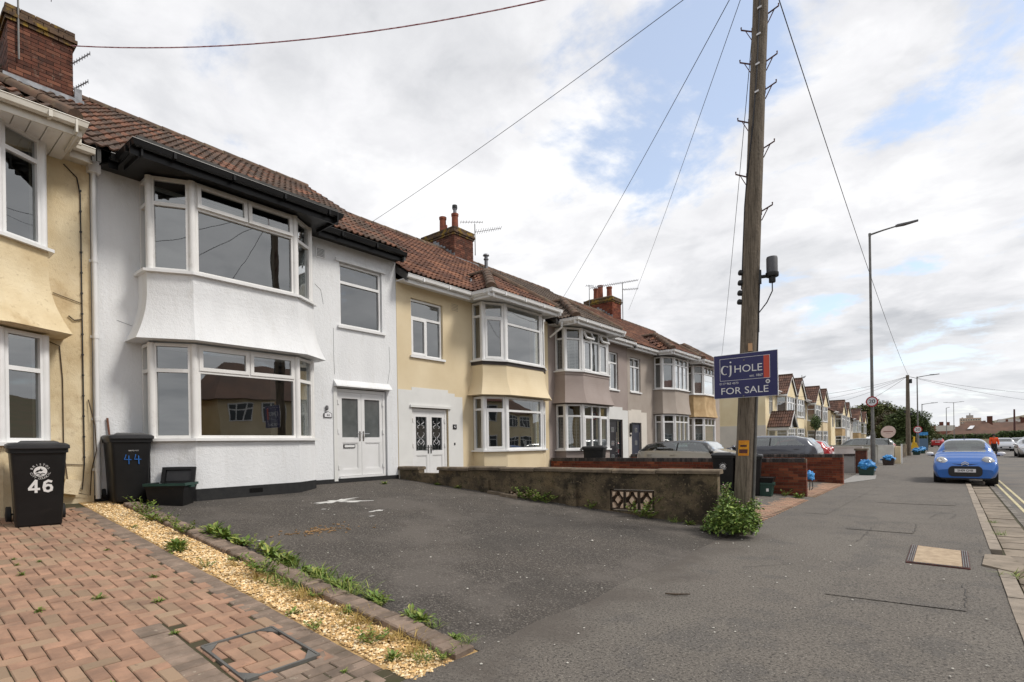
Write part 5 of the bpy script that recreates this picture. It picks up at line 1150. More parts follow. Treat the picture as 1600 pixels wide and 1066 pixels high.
b46.location = (-9.17, 1.52, gz(-9.17, 2)-.02); b46.rotation_euler = (0, rad(1.5), rad(-6))
b44 = thing('wheelie_bin', 'black wheelie bin with blue hand-drawn 44 against the white wall', 'wheelie bin', group='wheelie bins'); bin_parts(b44)
mb, wd = MB(), 0
for x0 in (-.10, .03):
    for st in ([(.02, .12), (0, .045), (.09, .04)], [(.055, .1), (.06, -.03)]):
        for k in range(3): mb.tube([front_basis(x0+p[0]+RG.uniform(-.004, .004), .62+p[1]+RG.uniform(-.004, .004)) @ Vector((0, 0, .004)) for p in st], .0045, 4)
mb.build('bin_number', m_blett, b44); text_mb('BRISTOL CITY', .022, mb=(mb := MB()), Mx=front_basis(.02, .80) @ Matrix.Translation((0, 0, .002))); mb.build('bin_lettering', m_lett, b44)
b44.location = (-10.25, 2.80, gz(-10.2, 2.8)+.02); b44.rotation_euler = (0, 0, rad(-4))
mb = MB(); mb.tube([(-10.43, 2.70, .7), (-10.47, 2.60, 2.02)], [.013, .015], 8); mb.build('broom_handle', m_wood, label='brown broom handle leaning on the white wall behind a bin', category='broom')
for (x, y, rz, lab, cr) in ((-4.62, 14.62, -1.42, 'black wheelie bin with a round crest, beside the telegraph pole', True), (-4.02, 14.75, -1.35, 'black wheelie bin with a pale lid edge, behind the telegraph pole', False), (-9.0, 15.35, .3, 'black wheelie bin standing under the taupe house bay window', False)):
    c = thing('wheelie_bin', lab, 'wheelie bin', (x, y, gz(x, y)+.02), rz, 'wheelie bins')
    for ch in b44.children:
        if ch.name.split('.')[0] not in ('bin_number', 'bin_lettering'): copy_tree(ch, c)
    if cr: crest(c, 0, .72, .10)
def tub(root, mat, w_=.5, d_=.38, h=.33, rim=None):
    mb = MB(); a, b = (-d_*.42, d_*.42, -w_*.42, w_*.42), (-d_/2, d_/2, -w_/2, w_/2)
    def q(r, z): return [(r[0], r[2], z), (r[1], r[2], z), (r[1], r[3], z), (r[0], r[3], z)]
    i = [x*.93 for x in b]; j = [x*.9 for x in a]; R_ = [x*1.06 for x in b]
    rs = [q(a, 0), q([x*.965 for x in b], h*.78), q([x*.98 for x in b], h*.8), q(b, h-.04), q(R_, h-.04), q(R_, h), q(i, h), q(j, .03)]
    mi = [0, 0, 0, 1, 1, 1, 0]
    for k, (p, r) in enumerate(zip(rs, rs[1:])): mb.add(p+r, [(0, 1, 5, 4), (1, 2, 6, 5), (2, 3, 7, 6), (3, 0, 4, 7)], mi[k])
    mb.add(rs[0], [(3, 2, 1, 0)]); mb.add(rs[-1], [(0, 1, 2, 3)])
    o = mb.build('tub', [mat, rim or mat], root)
    mb = MB()
    for s_ in (-1, 1): mb.box(-.06, .06, s_*w_*.53-.02, s_*w_*.53+.02, h-.07, h-.045)
    mb.build('handle', rim or mat, root); return o
rb = thing('recycling_box', 'black recycling box with green rim and its lid propped open', 'recycling box', (-9.70, 3.24, gz(-9.7, 3.24)-.02), rad(-46), 'recycling boxes')
tub(rb, m_bin, .60, .40, .36, m_green)
mb = MB(); P = Vector((-.12, .06, .34)); up = Vector((-.25, 0, .97)).normalized(); n_ = Vector((.97, 0, .25)); u = Vector((0, 1, 0))
mb.fr(P, u, n_, up, -.24, .24, 0, .03, 0, .25); mb.fr(P, u, n_, up, -.19, .19, .03, .038, .035, .20, 1)
for a0, a1, c0, c1 in ((-.26, -.2, 0, .26), (.2, .26, 0, .26), (-.2, .2, .215, .262)): mb.fr(P, u, n_, up, a0, a1, .031, .06, c0, c1)
mb.build('lid', [m_bin, m_binlid], rb)
rb2 = thing('recycling_box', 'dark green recycling box with a black box nested in it, by the brick wall', 'recycling box', (-3.72, 14.75, gz(-3.72, 15)+.03), rad(-85), 'recycling boxes')
tub(rb2, m_green, .5, .36, .34); mb = MB(); mb.taper((-.17, .17, -.235, .235), (-.21, .21, -.28, .28), .33, .47); mb.f = [f for f in mb.f if f != [4, 5, 6, 7]]; mb.m = mb.m[:len(mb.f)]; mb.r = mb.r[:len(mb.f)]
mb.taper((-.15, .15, -.21, .21), (-.19, .19, -.26, .26), .36, .468); mb.build('nested_box', m_bin, rb2)
mb = MB(); mb.box(.15, .168, .1, .16, .12, .25); mb.build('box_label', m_lett, rb2)
def bag(root, cx, cy, cz, rx, ry, rz_, seed, name='bag', mat=None):
    mb = MB(); nu, nv = 22, 12; vs = []
    for j in range(nv+1):
        t_ = j/nv; ph = -.5+t_*(PI/2+.5)
        for i in range(nu):
            a = 2*PI*i/nu; d = Vector((math.cos(a)*math.cos(ph), math.sin(a)*math.cos(ph), math.sin(ph)))
            k = 1+.5*noise.noise(d*2.3+Vector((seed, 0, 0)))+.25*noise.noise(d*6+Vector((0, seed, 0)))
            vs.append((cx+rx*d.x*k, cy+ry*d.y*k, cz+rz_*d.z*k))
    mb.add(vs, [(j*nu+i, j*nu+(i+1) % nu, (j+1)*nu+(i+1) % nu, (j+1)*nu+i) for j in range(nv) for i in range(nu)])
    return mb.build(name, mat or m_bag, root, 60)
for (x, y, m_, lab, s_, sc_) in ((-2.6, 25.9, m_green, 'green recycling box with a big crumpled blue bag beside the brick pier', 3.3, 1.0), (-2.62, 36.2, m_brown, 'brown recycling box topped with a flat blue bag by the white wall', 5.1, .7), (-2.2, 58.2, m_green, 'green recycling box with a blue bag beside the distant wooden pole', 7.7, 1.), (-2.0, 63.5, m_green, 'farther green recycling box with a blue bag beyond the wooden pole', 9.2, 1.)):
    r_ = thing('recycling_box', lab, 'recycling box', (x, y, .01), rad(-90), 'recycling boxes'); tub(r_, m_, .56, .42, .36)
    q = thing('blue_bag', lab.replace('green recycling box with a', 'blue sack on the green box, a').replace('brown recycling box topped with a flat blue bag', 'flat blue sack on the brown box')[:90], 'blue bag', (x, y, .37), rad(-90), 'blue bags on the recycling boxes')
    bag(q, 0, 0, 0, .24, .30, .24*sc_, s_)
    for k in range(2):
        mb = MB(); a = RG.uniform(0, 6); mb.tube([(.1*math.cos(a), .12*math.sin(a), .2*sc_), (.16*math.cos(a+.4), .2*math.sin(a+.4), .27*sc_)], [.05, .02], 5); mb.build('bag_knot', m_bag, q)
r_ = thing('blue_bag', 'blue sack hanging on a small frame at the end of the brick wall', 'blue bag', (-3.12, 17.4, 0)); bag(r_, 0, 0, .42, .12, .16, .15, 2.2)
mb = MB(); mb.tube([(0, -.08, 0), (.02, -.09, .45)], .012, 6); mb.tube([(.02, .1, .45), (.05, .12, .1), (.0, .04, 0)], .012, 6); mb.build('bag_frame', m_dkmet, r_)

# ------------------------------------------------------------------ telegraph pole and what hangs on it
pole = thing('telegraph_pole', 'tall weathered wooden telegraph pole with step irons, in the bush', 'telegraph pole')
PC = lambda z: Vector((-2.59+.0475*z, 9.0, z)); ZT = 9.35
mb = MB(); zs = [-.2, .4, 1, 1.6, 2.4, 3.2, 4, 5, 6, 7, 8, 9, ZT]; mb.tube([PC(z)+Vector((RG.uniform(-.004, .004), 0, 0)) for z in zs], [.142-.0038*z for z in zs], 20); mb.build('pole_shaft', m_pole, pole, 50)
ax = Vector((.966, .258, 0))
for z, s_ in ((7.38, 1), (7.4, -1), (6.95, 1), (6.5, -1), (6.05, 1), (5.66, -1), (5.08, 1), (7.9, -1), (8.1, 1)):
    c = PC(z); r_ = .142-.0038*z; a = c+ax*s_*(r_-.01); b = c+ax*s_*(r_+.15)+vu*.075; mb = MB()
    mb.tube([a, b, b+vu*.04], .012, 5); mb.tube([c+ax*s_*(r_-.005)-vu*.14, c+ax*s_*(r_+.09)+vu*.045], .008, 4); mb.fr(a, ax, ax.cross(vu), vu, -.012*1, .012, -.02, .02, -.05, .05); mb.build('step_iron', m_rust, pole)
mb = MB(); vd = Vector((.22, -.97, 0)); sd_ = Vector((.97, .22, 0)); pts = [PC(z)+(vd*math.cos(t_)+sd_*math.sin(t_))*(.148-.0038*z) for z, t_ in ((9.2, .15), (8.3, -.05), (7.2, -.1), (6.4, -.35), (5.7, -.9), (5.2, -1.4), (4.6, -1.5), (3.9, -1.5))]
mb.tube(pts, .012, 6); mb.build('cable', m_cable, pole)
for z in (8.15, 7.75, 7.3, 6.88):
    c = PC(z)+vd*(.149-.0038*z)+sd_*-.005; mb = MB(); mb.fr(c, (sd_+vu*.35).normalized(), vd, (vu-sd_*.35).normalized(), -.03, .03, 0, .02, -.012, .012); mb.build('cable_clip', m_signw, pole)
mb = MB(); mb.tube([PC(z)+(sd_*.95+vd*.3).normalized()*(.160-.0038*z) for z in (-.1, 1., 2.0, 2.75)], .021, 8); mb.build('conduit', m_steel, pole)
mb = MB(); mb.tube([PC(z)+(sd_*.95+vd*.3).normalized()*(.150-.0038*z) for z in (2.7, 3.3, 3.9, 4.0)], .011, 6); mb.build('cable', m_cable, pole)
for z in (3.84, 4.0, 4.16, 3.7):
    c = PC(z)-sd_*.15+vd*.03; mb = MB(); mb.lathe([(0, -.035), (.042, -.03), (.046, .02), (.03, .04), (0, .045)], 10, c, (-.9, -.3, .2)); mb.build('junction_box', m_blk, pole, 40)
mb = MB(); c = PC(4.1)+sd_*.30; mb.lathe([(.082, -.02), (.082, .22), (.075, .245), (.0, .25)], 18, c); a_ = mb.build('antenna', M('antenna_grey', S(84, 84, 88), .55), pole, 40)
mb = MB(); mb.lathe([(.09, -.06), (.095, -.05), (.095, -.0), (.09, .0)], 18, c); mb.lathe([(.045, -.15), (.05, -.14), (.05, -.06)], 10, c); mb.tube([PC(4.06)+sd_*.1, c-vu*.04], .028, 8); mb.fr(PC(4.06)+sd_*.11, sd_, vd, vu, 0, .04, -.05, .05, -.1, .1); mb.build('bracket', m_blk, pole, 40)
mb = MB(); mb.tube([c+vu*-.14, c+Vector((-.0, 0, -.28)), c-sd_*.08-vu*.45, PC(3.5)+sd_*.13, PC(3.2)+sd_*.14], .010, 6); mb.build('cable', m_cable, pole)
mb = MB(); n_ = 9
for k in range(n_-1):
    t0, t1 = -.75+1.2*k/(n_-1), -.75+1.2*(k+1)/(n_-1); q = lambda t_, z: PC(z)+(vd*math.cos(t_)+sd_*math.sin(t_))*(.1455-.0038*z)
    mb.quad(q(t0, 1.26), q(t1, 1.26), q(t1, 1.50), q(t0, 1.50))
mb.build('warning_plate', m_yellow, pole)
mb = MB(); q = lambda t_, z: PC(z)+(vd*math.cos(t_)+sd_*math.sin(t_))*(.148-.0038*z)
for (t0, t1, z0, z1) in ((-.62, .3, 1.30, 1.36), (-.5, .2, 1.40, 1.43)):
    for k in range(4): a, b = t0+(t1-t0)*k/4, t0+(t1-t0)*(k+1)/4; mb.quad(q(a, z0), q(b, z0), q(b, z1), q(a, z1))
mb.build('plate_print', m_rust, pole)
mb = MB(); mb.box(-.1, .1, -.1, .1, 0, .02); mb.v = [(v[0]+PC(2.98).x+.08, v[1]+8.86, v[2]*6+2.9) for v in mb.v]; mb = MB(); c = PC(2.96)+vd*.14+sd_*.03; mb.fr(c, sd_, vd, vu, -.03, .03, 0, .04, -.07, .05); mb.build('fixing_bracket', M('brass_fixing', S(190, 150, 110), .5), pole)
mb = MB(); mb.lathe([(.11, 0), (.06, .05), (0, .06)], 10, PC(ZT)); mb.lathe([(.16, 0), (.17, .02), (.16, .04)], 12, PC(ZT-.3)); mb.build('pole_cap', m_dkmet, pole)
mb = MB(); mb.box(-2.32, -2.16, 8.72, 8.88, 8.75, 9.0); mb.build('junction_box', m_blk, pole)
rebase(pole, (-2.59, 9.0, 0))

sgn = thing('for_sale_sign', 'navy estate agent board with white lettering and a red bar, fixed to the pole', 'sign')
X0, X1, YS, Z0, Z1 = -2.905, -1.965, 8.72, 2.165, 2.85; SW, SH = X1-X0, Z1-Z0
mb = MB(); mb.box(X0, X1, YS, YS+.02, Z0, Z1); mb.build('board', m_signw, sgn)
UV = lambda u_, v_, b=.0: Vector((X0+SW*u_, YS-.002-b, Z0+SH*v_))
def srect(mb, u0, u1, v0, v1, b=.001): mb.quad(UV(u0, v0, b), UV(u1, v0, b), UV(u1, v1, b), UV(u0, v1, b))
mb = MB(); srect(mb, .006, .994, .008, .992, 0); mb.build('navy_face', m_navy, sgn)
mb = MB(); srect(mb, .79, .878, .408, .902, .0015); mb.build('red_bar', m_signr, sgn)
mb = MB()
for a in ((.1, .885, .40, .408), (.1, .885, .902, .91), (.1, .106, .408, .902), (.879, .885, .408, .902)): srect(mb, *a, b=.0012)
mb.build('border', m_signw, sgn)
mb = MB(); BS = lambda u_, v_: basis(UV(u_, v_, .002), (1, 0, 0), (0, 0, 1), (0, -1, 0))
sx = lambda k: Matrix.Scale(k, 4, (1, 0, 0))
text_mb('HOLE', .158, mb=mb, Mx=BS(.55, .645) @ sx(1.05)); text_mb('FOR SALE', .148, mb=mb, Mx=BS(.485, .158) @ sx(1.12)); text_mb('est. 1867', .052, mb=mb, Mx=BS(.675, .478)); text_mb('0117 963 4373', .048, mb=mb, Mx=BS(.245, .335))
# the serif letters c and j drawn as thick and thin strokes
def stroke(mb, pts, ws):
    for (a, b, w0, w1) in zip(pts, pts[1:], ws, ws[1:]):
        A, B = UV(*a, .002), UV(*b, .002); d = (B-A).normalized(); q = Vector((-d.z, 0, d.x)); mb.quad(A-q*w0, B-q*w1, B+q*w1, A+q*w0)
cc = [(.183+.052*math.cos(rad(t_)), .645+.098*math.sin(rad(t_))) for t_ in range(50, 320, 15)]
stroke(mb, cc, [.004+.011*max(0, math.sin(rad(t_-80)))**1 if 80 < t_ < 260 else .005 for t_ in range(50, 320, 15)])
stroke(mb, [(.232, .71), (.222, .735), (.213, .72)], [.008, .011, .006])
stroke(mb, [(.278, .745), (.278, .60), (.274, .54), (.262, .505), (.243, .49)], [.013, .012, .011, .007, .003]); stroke(mb, [(.255, .735), (.28, .747)], [.003, .007])
mb.add([UV(.275+.014*math.cos(k*PI/6), .82+.019*math.sin(k*PI/6), .002) for k in range(12)], [tuple(range(12))])
mb.build('lettering', m_lett, sgn)
mb = MB(); mb.add([UV(.85+.033*math.cos(k*PI/10), .325+.046*math.sin(k*PI/10), .002) for k in range(20)], [tuple(range(20))]); mb.build('round_badge', m_signw, sgn)
mb = MB(); mb.add([UV(.85+.02*math.cos(k*PI/10), .325+.026*math.sin(k*PI/10), .003) for k in range(20)], [tuple(range(20))]); mb.build('badge_centre', m_signback, sgn)
for u_, v_ in ((.49, .84), (.475, .03)): mb = MB(); mb.lathe([(0, .012), (.012, .008), (.014, 0)], 8, UV(u_, v_), (0, -1, 0)); mb.build('fixing_screw', m_steel, sgn)
rebase(sgn, (-2.43, 8.73, 2.165))

def sag(A, B, s, n=22):
    A, B = Vector(A), Vector(B); return [A.lerp(B, k/n)-vu*(4*s*(k/n)*(1-k/n)) for k in range(n+1)]
PT = (-2.17, 8.95, 9.2)
wires = [('red_cable', 'thick reddish cable from the chimney of the cream house to the pole', (-13.72, 2.9, 9.72), .55, .011, m_cablered), ('wire', 'wire from the pole to the ridge of the tan house', (-14.4, 10.7, 8.75), .1, .006, m_cable),
    ('wire', 'wire from the pole to the taupe house roof', (-14.3, 21.6, 8.45), .15, .007, m_cable), ('wire', 'thin wire from the pole to the tall aerial on the third chimney', (-14.2, 28.3, 9.1), .15, .006, m_cable),
    ('wire', 'wire dropping from the pole to the last house with the ochre bay', (-10.0, 31.2, 5.9), .35, .007, m_cable), ('wire', 'long wire from the near pole to the distant wooden pole', (-2.62, 56.4, 6.8), .5, .009, m_cable),
    ('wire', 'pale wire crossing the street at the top corner', (17.5, 30, 8.), .3, .004, m_cablered)]
for nm, lab, B, s, r_, m_ in wires:
    mb = MB(); mb.tube(sag(PT, B, s), r_, 5); mb.build(nm, m_, label=lab, category='cable', group='overhead wires')
for k, B in enumerate(((17.5, 3, 6), (17.5, 12, 6.1), (17.5, -9, 6.1), (-2.4, -38, 7.5))):
    mb = MB(); mb.tube(sag(PT, B, .4), .009, 5); mb.build('wire', m_cable, label='service wire from the near pole to '+('the tan house', 'the cream house', 'the greige house', 'the pole behind the camera')[k]+(' over the street' if k < 3 else ''), category='cable', group='overhead wires')

# ------------------------------------------------------------------ aerials
def yagi(name, lab, mast, booms, mat=None, r=.013, el=.011):
    t = thing(name, lab, 'aerial', mast[0], group='television aerials'); o = Vector(mast[0])
    mb = MB(); mb.tube([Vector(p)-o for p in mast], r*1.3, 6); mb.build('mast', m_steel, t)
    for A, B, n, l0, l1 in booms:
        A, B = Vector(A)-o, Vector(B)-o; d = (B-A).normalized(); s_ = d.cross(vu).normalized(); mb = MB(); mb.tube([A, B], r, 5); mb.build('boom', m_alu, t)
        mb = MB()
        for k in range(n):
            p = A.lerp(B, k/(n-1)); l = l0+(l1-l0)*k/(n-1); mb.tube([p-(s_*.55+vu*.83)*l, p+(s_*.55+vu*.83)*l], el*.7, 4)
        mb.build('elements', m_alu, t)
yagi('tv_aerial', 'pair of small aerials on the near sooty chimney', [(-14.3, 2.96, 9.0), (-14.3, 2.96, 10.0)], [((-14.3, 2.98, 9.62), (-14.2, 3.32, 10.02), 9, .05, .04), ((-14.3, 2.98, 9.08), (-14.2, 3.28, 9.40), 9, .05, .04)])
yagi('tv_aerial', 'white aerial mast strapped to the near end of the sooty chimney', [(-13.70, 2.1, 9.0), (-13.70, 2.1, 10.5)], [((-13.7, 1.7, 10.2), (-13.7, 2.6, 10.5), 6, .1, .08)])
yagi('tv_aerial', 'twin aerials on the chimney of the tan house', [(-13.9, 15.06, 8.7), (-13.9, 15.06, 9.9)], [((-14.1, 14.5, 9.85), (-13.9, 15.5, 10.1), 9, .06, .05), ((-13.9, 15.1, 9.6), (-13.9, 16.6, 10.2), 12, .12, .08)])
yagi('tv_aerial', 'long aerial on a mast above the third chimney', [(-13.9, 26.98, 8.2), (-13.9, 26.98, 10.3)], [((-14.1, 23.9, 9.4), (-13.9, 28.9, 10.9), 26, .09, .07), ((-13.9, 27.05, 9.95), (-13.9, 28.9, 10.4), 10, .08, .06)], r=.017, el=.013)
yagi('tv_aerial', 'thin second aerial mast left of the third chimney', [(-14.6, 24.6, 8.3), (-14.6, 24.6, 9.8)], [((-14.6, 24.3, 9.7), (-14.6, 25.0, 9.85), 4, .08, .06)], r=.014)
yagi('tv_aerial', 'distant aerial on the roofs of the gabled houses', [(-13.6, 72, 6.5), (-13.6, 72, 9.2)], [((-13.6, 70.5, 8.6), (-13.6, 74, 9.2), 10, .2, .15)], r=.03, el=.03)

# ------------------------------------------------------------------ street lamps and signs
def lamp(lab, x, y, H, arm, sign=None, r=.085):
    t = thing('street_lamp', lab, 'street lamp', (x, y, 0), group='street lamps')
    mb = MB(); mb.tube([(0, 0, -.1), (0, 0, 1.75), (0, 0, 1.85), (0, 0, H)], [r*1.15, r*1.15, r*.8, r*.55], 14); mb.build('column', m_steel, t, 40)
    for s_ in arm:
        mb = MB(); mb.tube([(0, 0, H-.05), (s_*.5, 0, H+.03), (s_*1.05, 0, H+.09)], [r*.5, .035, .03], 8); mb.build('arm', m_steel, t, 40)
        mb = MB(); mb.prism([(s_*.95, -.09, H+.06), (s_*1.25, -.13, H+.06), (s_*1.75, -.06, H+.10), (s_*1.75, .06, H+.10), (s_*1.25, .13, H+.06), (s_*.95, .09, H+.06)], (0, 0, .06)); mb.prism([(s_*1.0, -.05, H+.12), (s_*1.35, -.06, H+.12), (s_*1.35, .06, H+.12), (s_*1.0, .05, H+.12)], (0, 0, .03)); mb.build('lantern', m_signback, t, 30)
    mb = MB(); mb.lathe([(r*.62, H-.12), (r*.62, H+.02), (0, H+.04)], 10); mb.build('cap', m_steel, t)
    return t
l1 = lamp('tall grey street lamp nearest on the pavement, carrying a 20 sign', -2.66, 29, 10.7, (1,))
l2 = lamp('slimmer street lamp beyond the wooden pole, carrying a 20 sign', -2.4, 67, 7.55, (1,))
lamp('farther lamp half hidden by the dark trees', -2.9, 95, 6.2, (1,))
lamp('double armed lamp above the bungalow roofs', .85, 150, 8.95, (1, -1)); lamp('thin lamp beside the double armed one', -.35, 130, 7.0, (.3,))
def roundel(x, y, z, r, txt, lab):
    t = thing('speed_sign', lab, 'road sign', (x, y, z), group='speed limit signs'); n = 28
    mb = MB(); mb.lathe([(r, 0), (r, .012)], n, (0, 0, 0), (0, -1, 0)); mb.build('plate', m_roadr, t)
    mb = MB(); mb.add([(r*.77*math.cos(2*PI*k/n), -.0145, r*.77*math.sin(2*PI*k/n)) for k in range(n)], [tuple(range(n))]); mb.build('face', m_signw, t)
    mb = MB(); B_ = basis((0, -.017, 0), (1, 0, 0), (0, 0, 1), (0, -1, 0))
    for dx in (-.004, 0, .004): text_mb(txt, r*1.05, mb=mb, Mx=B_ @ Matrix.Translation((dx, 0, dx*.05)))
    mb.build('numeral', m_roadb, t); mb = MB(); mb.box(-.05, .05, .0, .06, -.06, .06); mb.build('clamp', m_steel, t)
roundel(-2.66, 28.88, 3.15, .235, '20', 'round red ringed 20 sign on the nearest lamp column')
roundel(-2.4, 66.8, 2.3, .36, '20', 'small distant 20 sign on the lamp beyond the wooden pole')
t = thing('oval_sign', 'pale pink oval board on a thin post above the parked estate car', 'sign', (-2.88, 40, 0)); mb = MB(); mb.lathe([(.36, 0), (.36, .03)], 28, (0, 0, 1.88), (0, -1, 0), sx=1.08, sy=1); mb.build('board', m_pink, t)
mb = MB()
for k, w_ in enumerate((.24, .12)): mb.box(-w_, w_, -.036, -.034, 1.9-.13*k-.03+.02*k, 1.9-.13*k+.03-.02*k)
mb.build('board_print', M('brown_print', S(140, 100, 96), .6), t); mb = MB(); mb.tube([(0, .02, -.1), (0, .02, 1.6)], .025, 8); mb.build('post', m_dkmet, t)
p2 = thing('telegraph_pole', 'distant grey wooden pole with a box near its top', 'telegraph pole', (-2.66, 56.4, 0)); mb = MB(); mb.tube([(-.02, 0, -.2), (0, 0, 6.8)], [.2, .12], 12); mb.build('pole_shaft', m_pole, p2, 50)
mb = MB(); mb.box(.12, .3, -.1, .1, 6.1, 6.45); mb.box(-.28, -.12, -.06, .06, 3.6, 3.8); mb.box(.12, .3, -.06, .06, 3.4, 3.6); mb.build('junction_box', m_dkmet, p2)
for k, (B, z) in enumerate((((-9.4, 48, 4.9), 0), ((-9.4, 54, 4.9), 0), ((-9.4, 60, 4.8), 0), ((-9.4, 71, 4.4), 0), ((8, 74, 5.5), 0), ((9, 90, 5.5), 0))):
    mb = MB(); mb.tube(sag((-2.66, 56.4, 6.7), B, .25), .012, 4); mb.build('wire', m_cable, label='thin wire from the distant wooden pole to '+('the porch house', 'the second gabled house', 'the house with the climber', 'the white gabled house', 'the nearer house over the road', 'the farther house over the road')[k], category='cable', group='overhead wires of the far pole')
t = thing('blue_sign', 'blue sign panels on posts beyond the far recycling boxes', 'sign', (-2.3, 75, 0)); mb = MB(); mb.box(-.5, .5, -.05, 0, 1.75, 2.1); mb.build('upper_panel', m_bag, t); mb = MB(); mb.box(-.45, .5, -.05, 0, .1, 1.4); mb.build('lower_panel', M('grey_blue_panel', S(86, 112, 138), .5), t)
mb = MB(); mb.tube([(-.5, .03, -.1), (-.5, .03, 2.1)], .04, 6); mb.tube([(.45, .03, -.1), (.45, .03, 2.1)], .04, 6); mb.build('post', m_steel, t)
t = thing('yellow_barrier', 'small yellow barrier frame near the distant wooden pole', 'barrier', (-2.45, 60, 0)); mb = MB(); mb.prism([(-.3, 0, .5), (.35, 0, .5), (.2, 0, 1.05), (-.1, 0, 1.1)], (0, .1, 0)); mb.tube([(0, .05, 1.0), (.02, .05, 1.6)], .08, 6); mb.tube([(-.25, .05, 0), (-.2, .05, .55)], .04, 6); mb.tube([(.3, .05, 0), (.25, .05, .55)], .04, 6); mb.build('frame', M('bright_yellow', S(226, 180, 40), .5), t)

# footway box cover
ac = thing('footway_cover', 'tan footway box cover with ribbed metal edges set in the asphalt', 'manhole cover'); c4 = [Vector((-.42, 7.95, .018)), Vector((.17, 7.92, .018)), Vector((.17, 9.1, .018)), Vector((-.42, 9.28, .018))]
mb = MB(); q = lambda u_, v_, z=0: (c4[0]*(1-u_)+c4[1]*u_)*(1-v_)+(c4[3]*(1-u_)+c4[2]*u_)*v_+vu*z
mb = MB(); mb.prism([q(0, 0, -.03), q(1, 0, -.03), q(1, 1, -.03), q(0, 1, -.03)], (0, 0, .032)); mb.build('frame', m_rust, ac)
mb = MB(); mb.prism([q(.12, .035, .0), q(.88, .035, .0), q(.88, .965, .0), q(.12, .965, .0)], (0, 0, .007)); mb.build('cover_plate', m_tan2, ac)
mb = MB()
for a in (.02, .055, .09, .895, .93, .965): mb.prism([q(a, .02, 0), q(a+.018, .02, 0), q(a+.018, .98, 0), q(a, .98, 0)], (0, 0, .010))
for k in range(14):
    for v_ in (.008, .975): u_ = .13+.053*k; mb.prism([q(u_, v_, 0), q(u_+.03, v_, 0), q(u_+.03, v_+.017, 0), q(u_, v_+.017, 0)], (0, 0, .009))
mb.build('ribs', m_steel, ac); rebase(ac, (-.12, 8.55, .01))

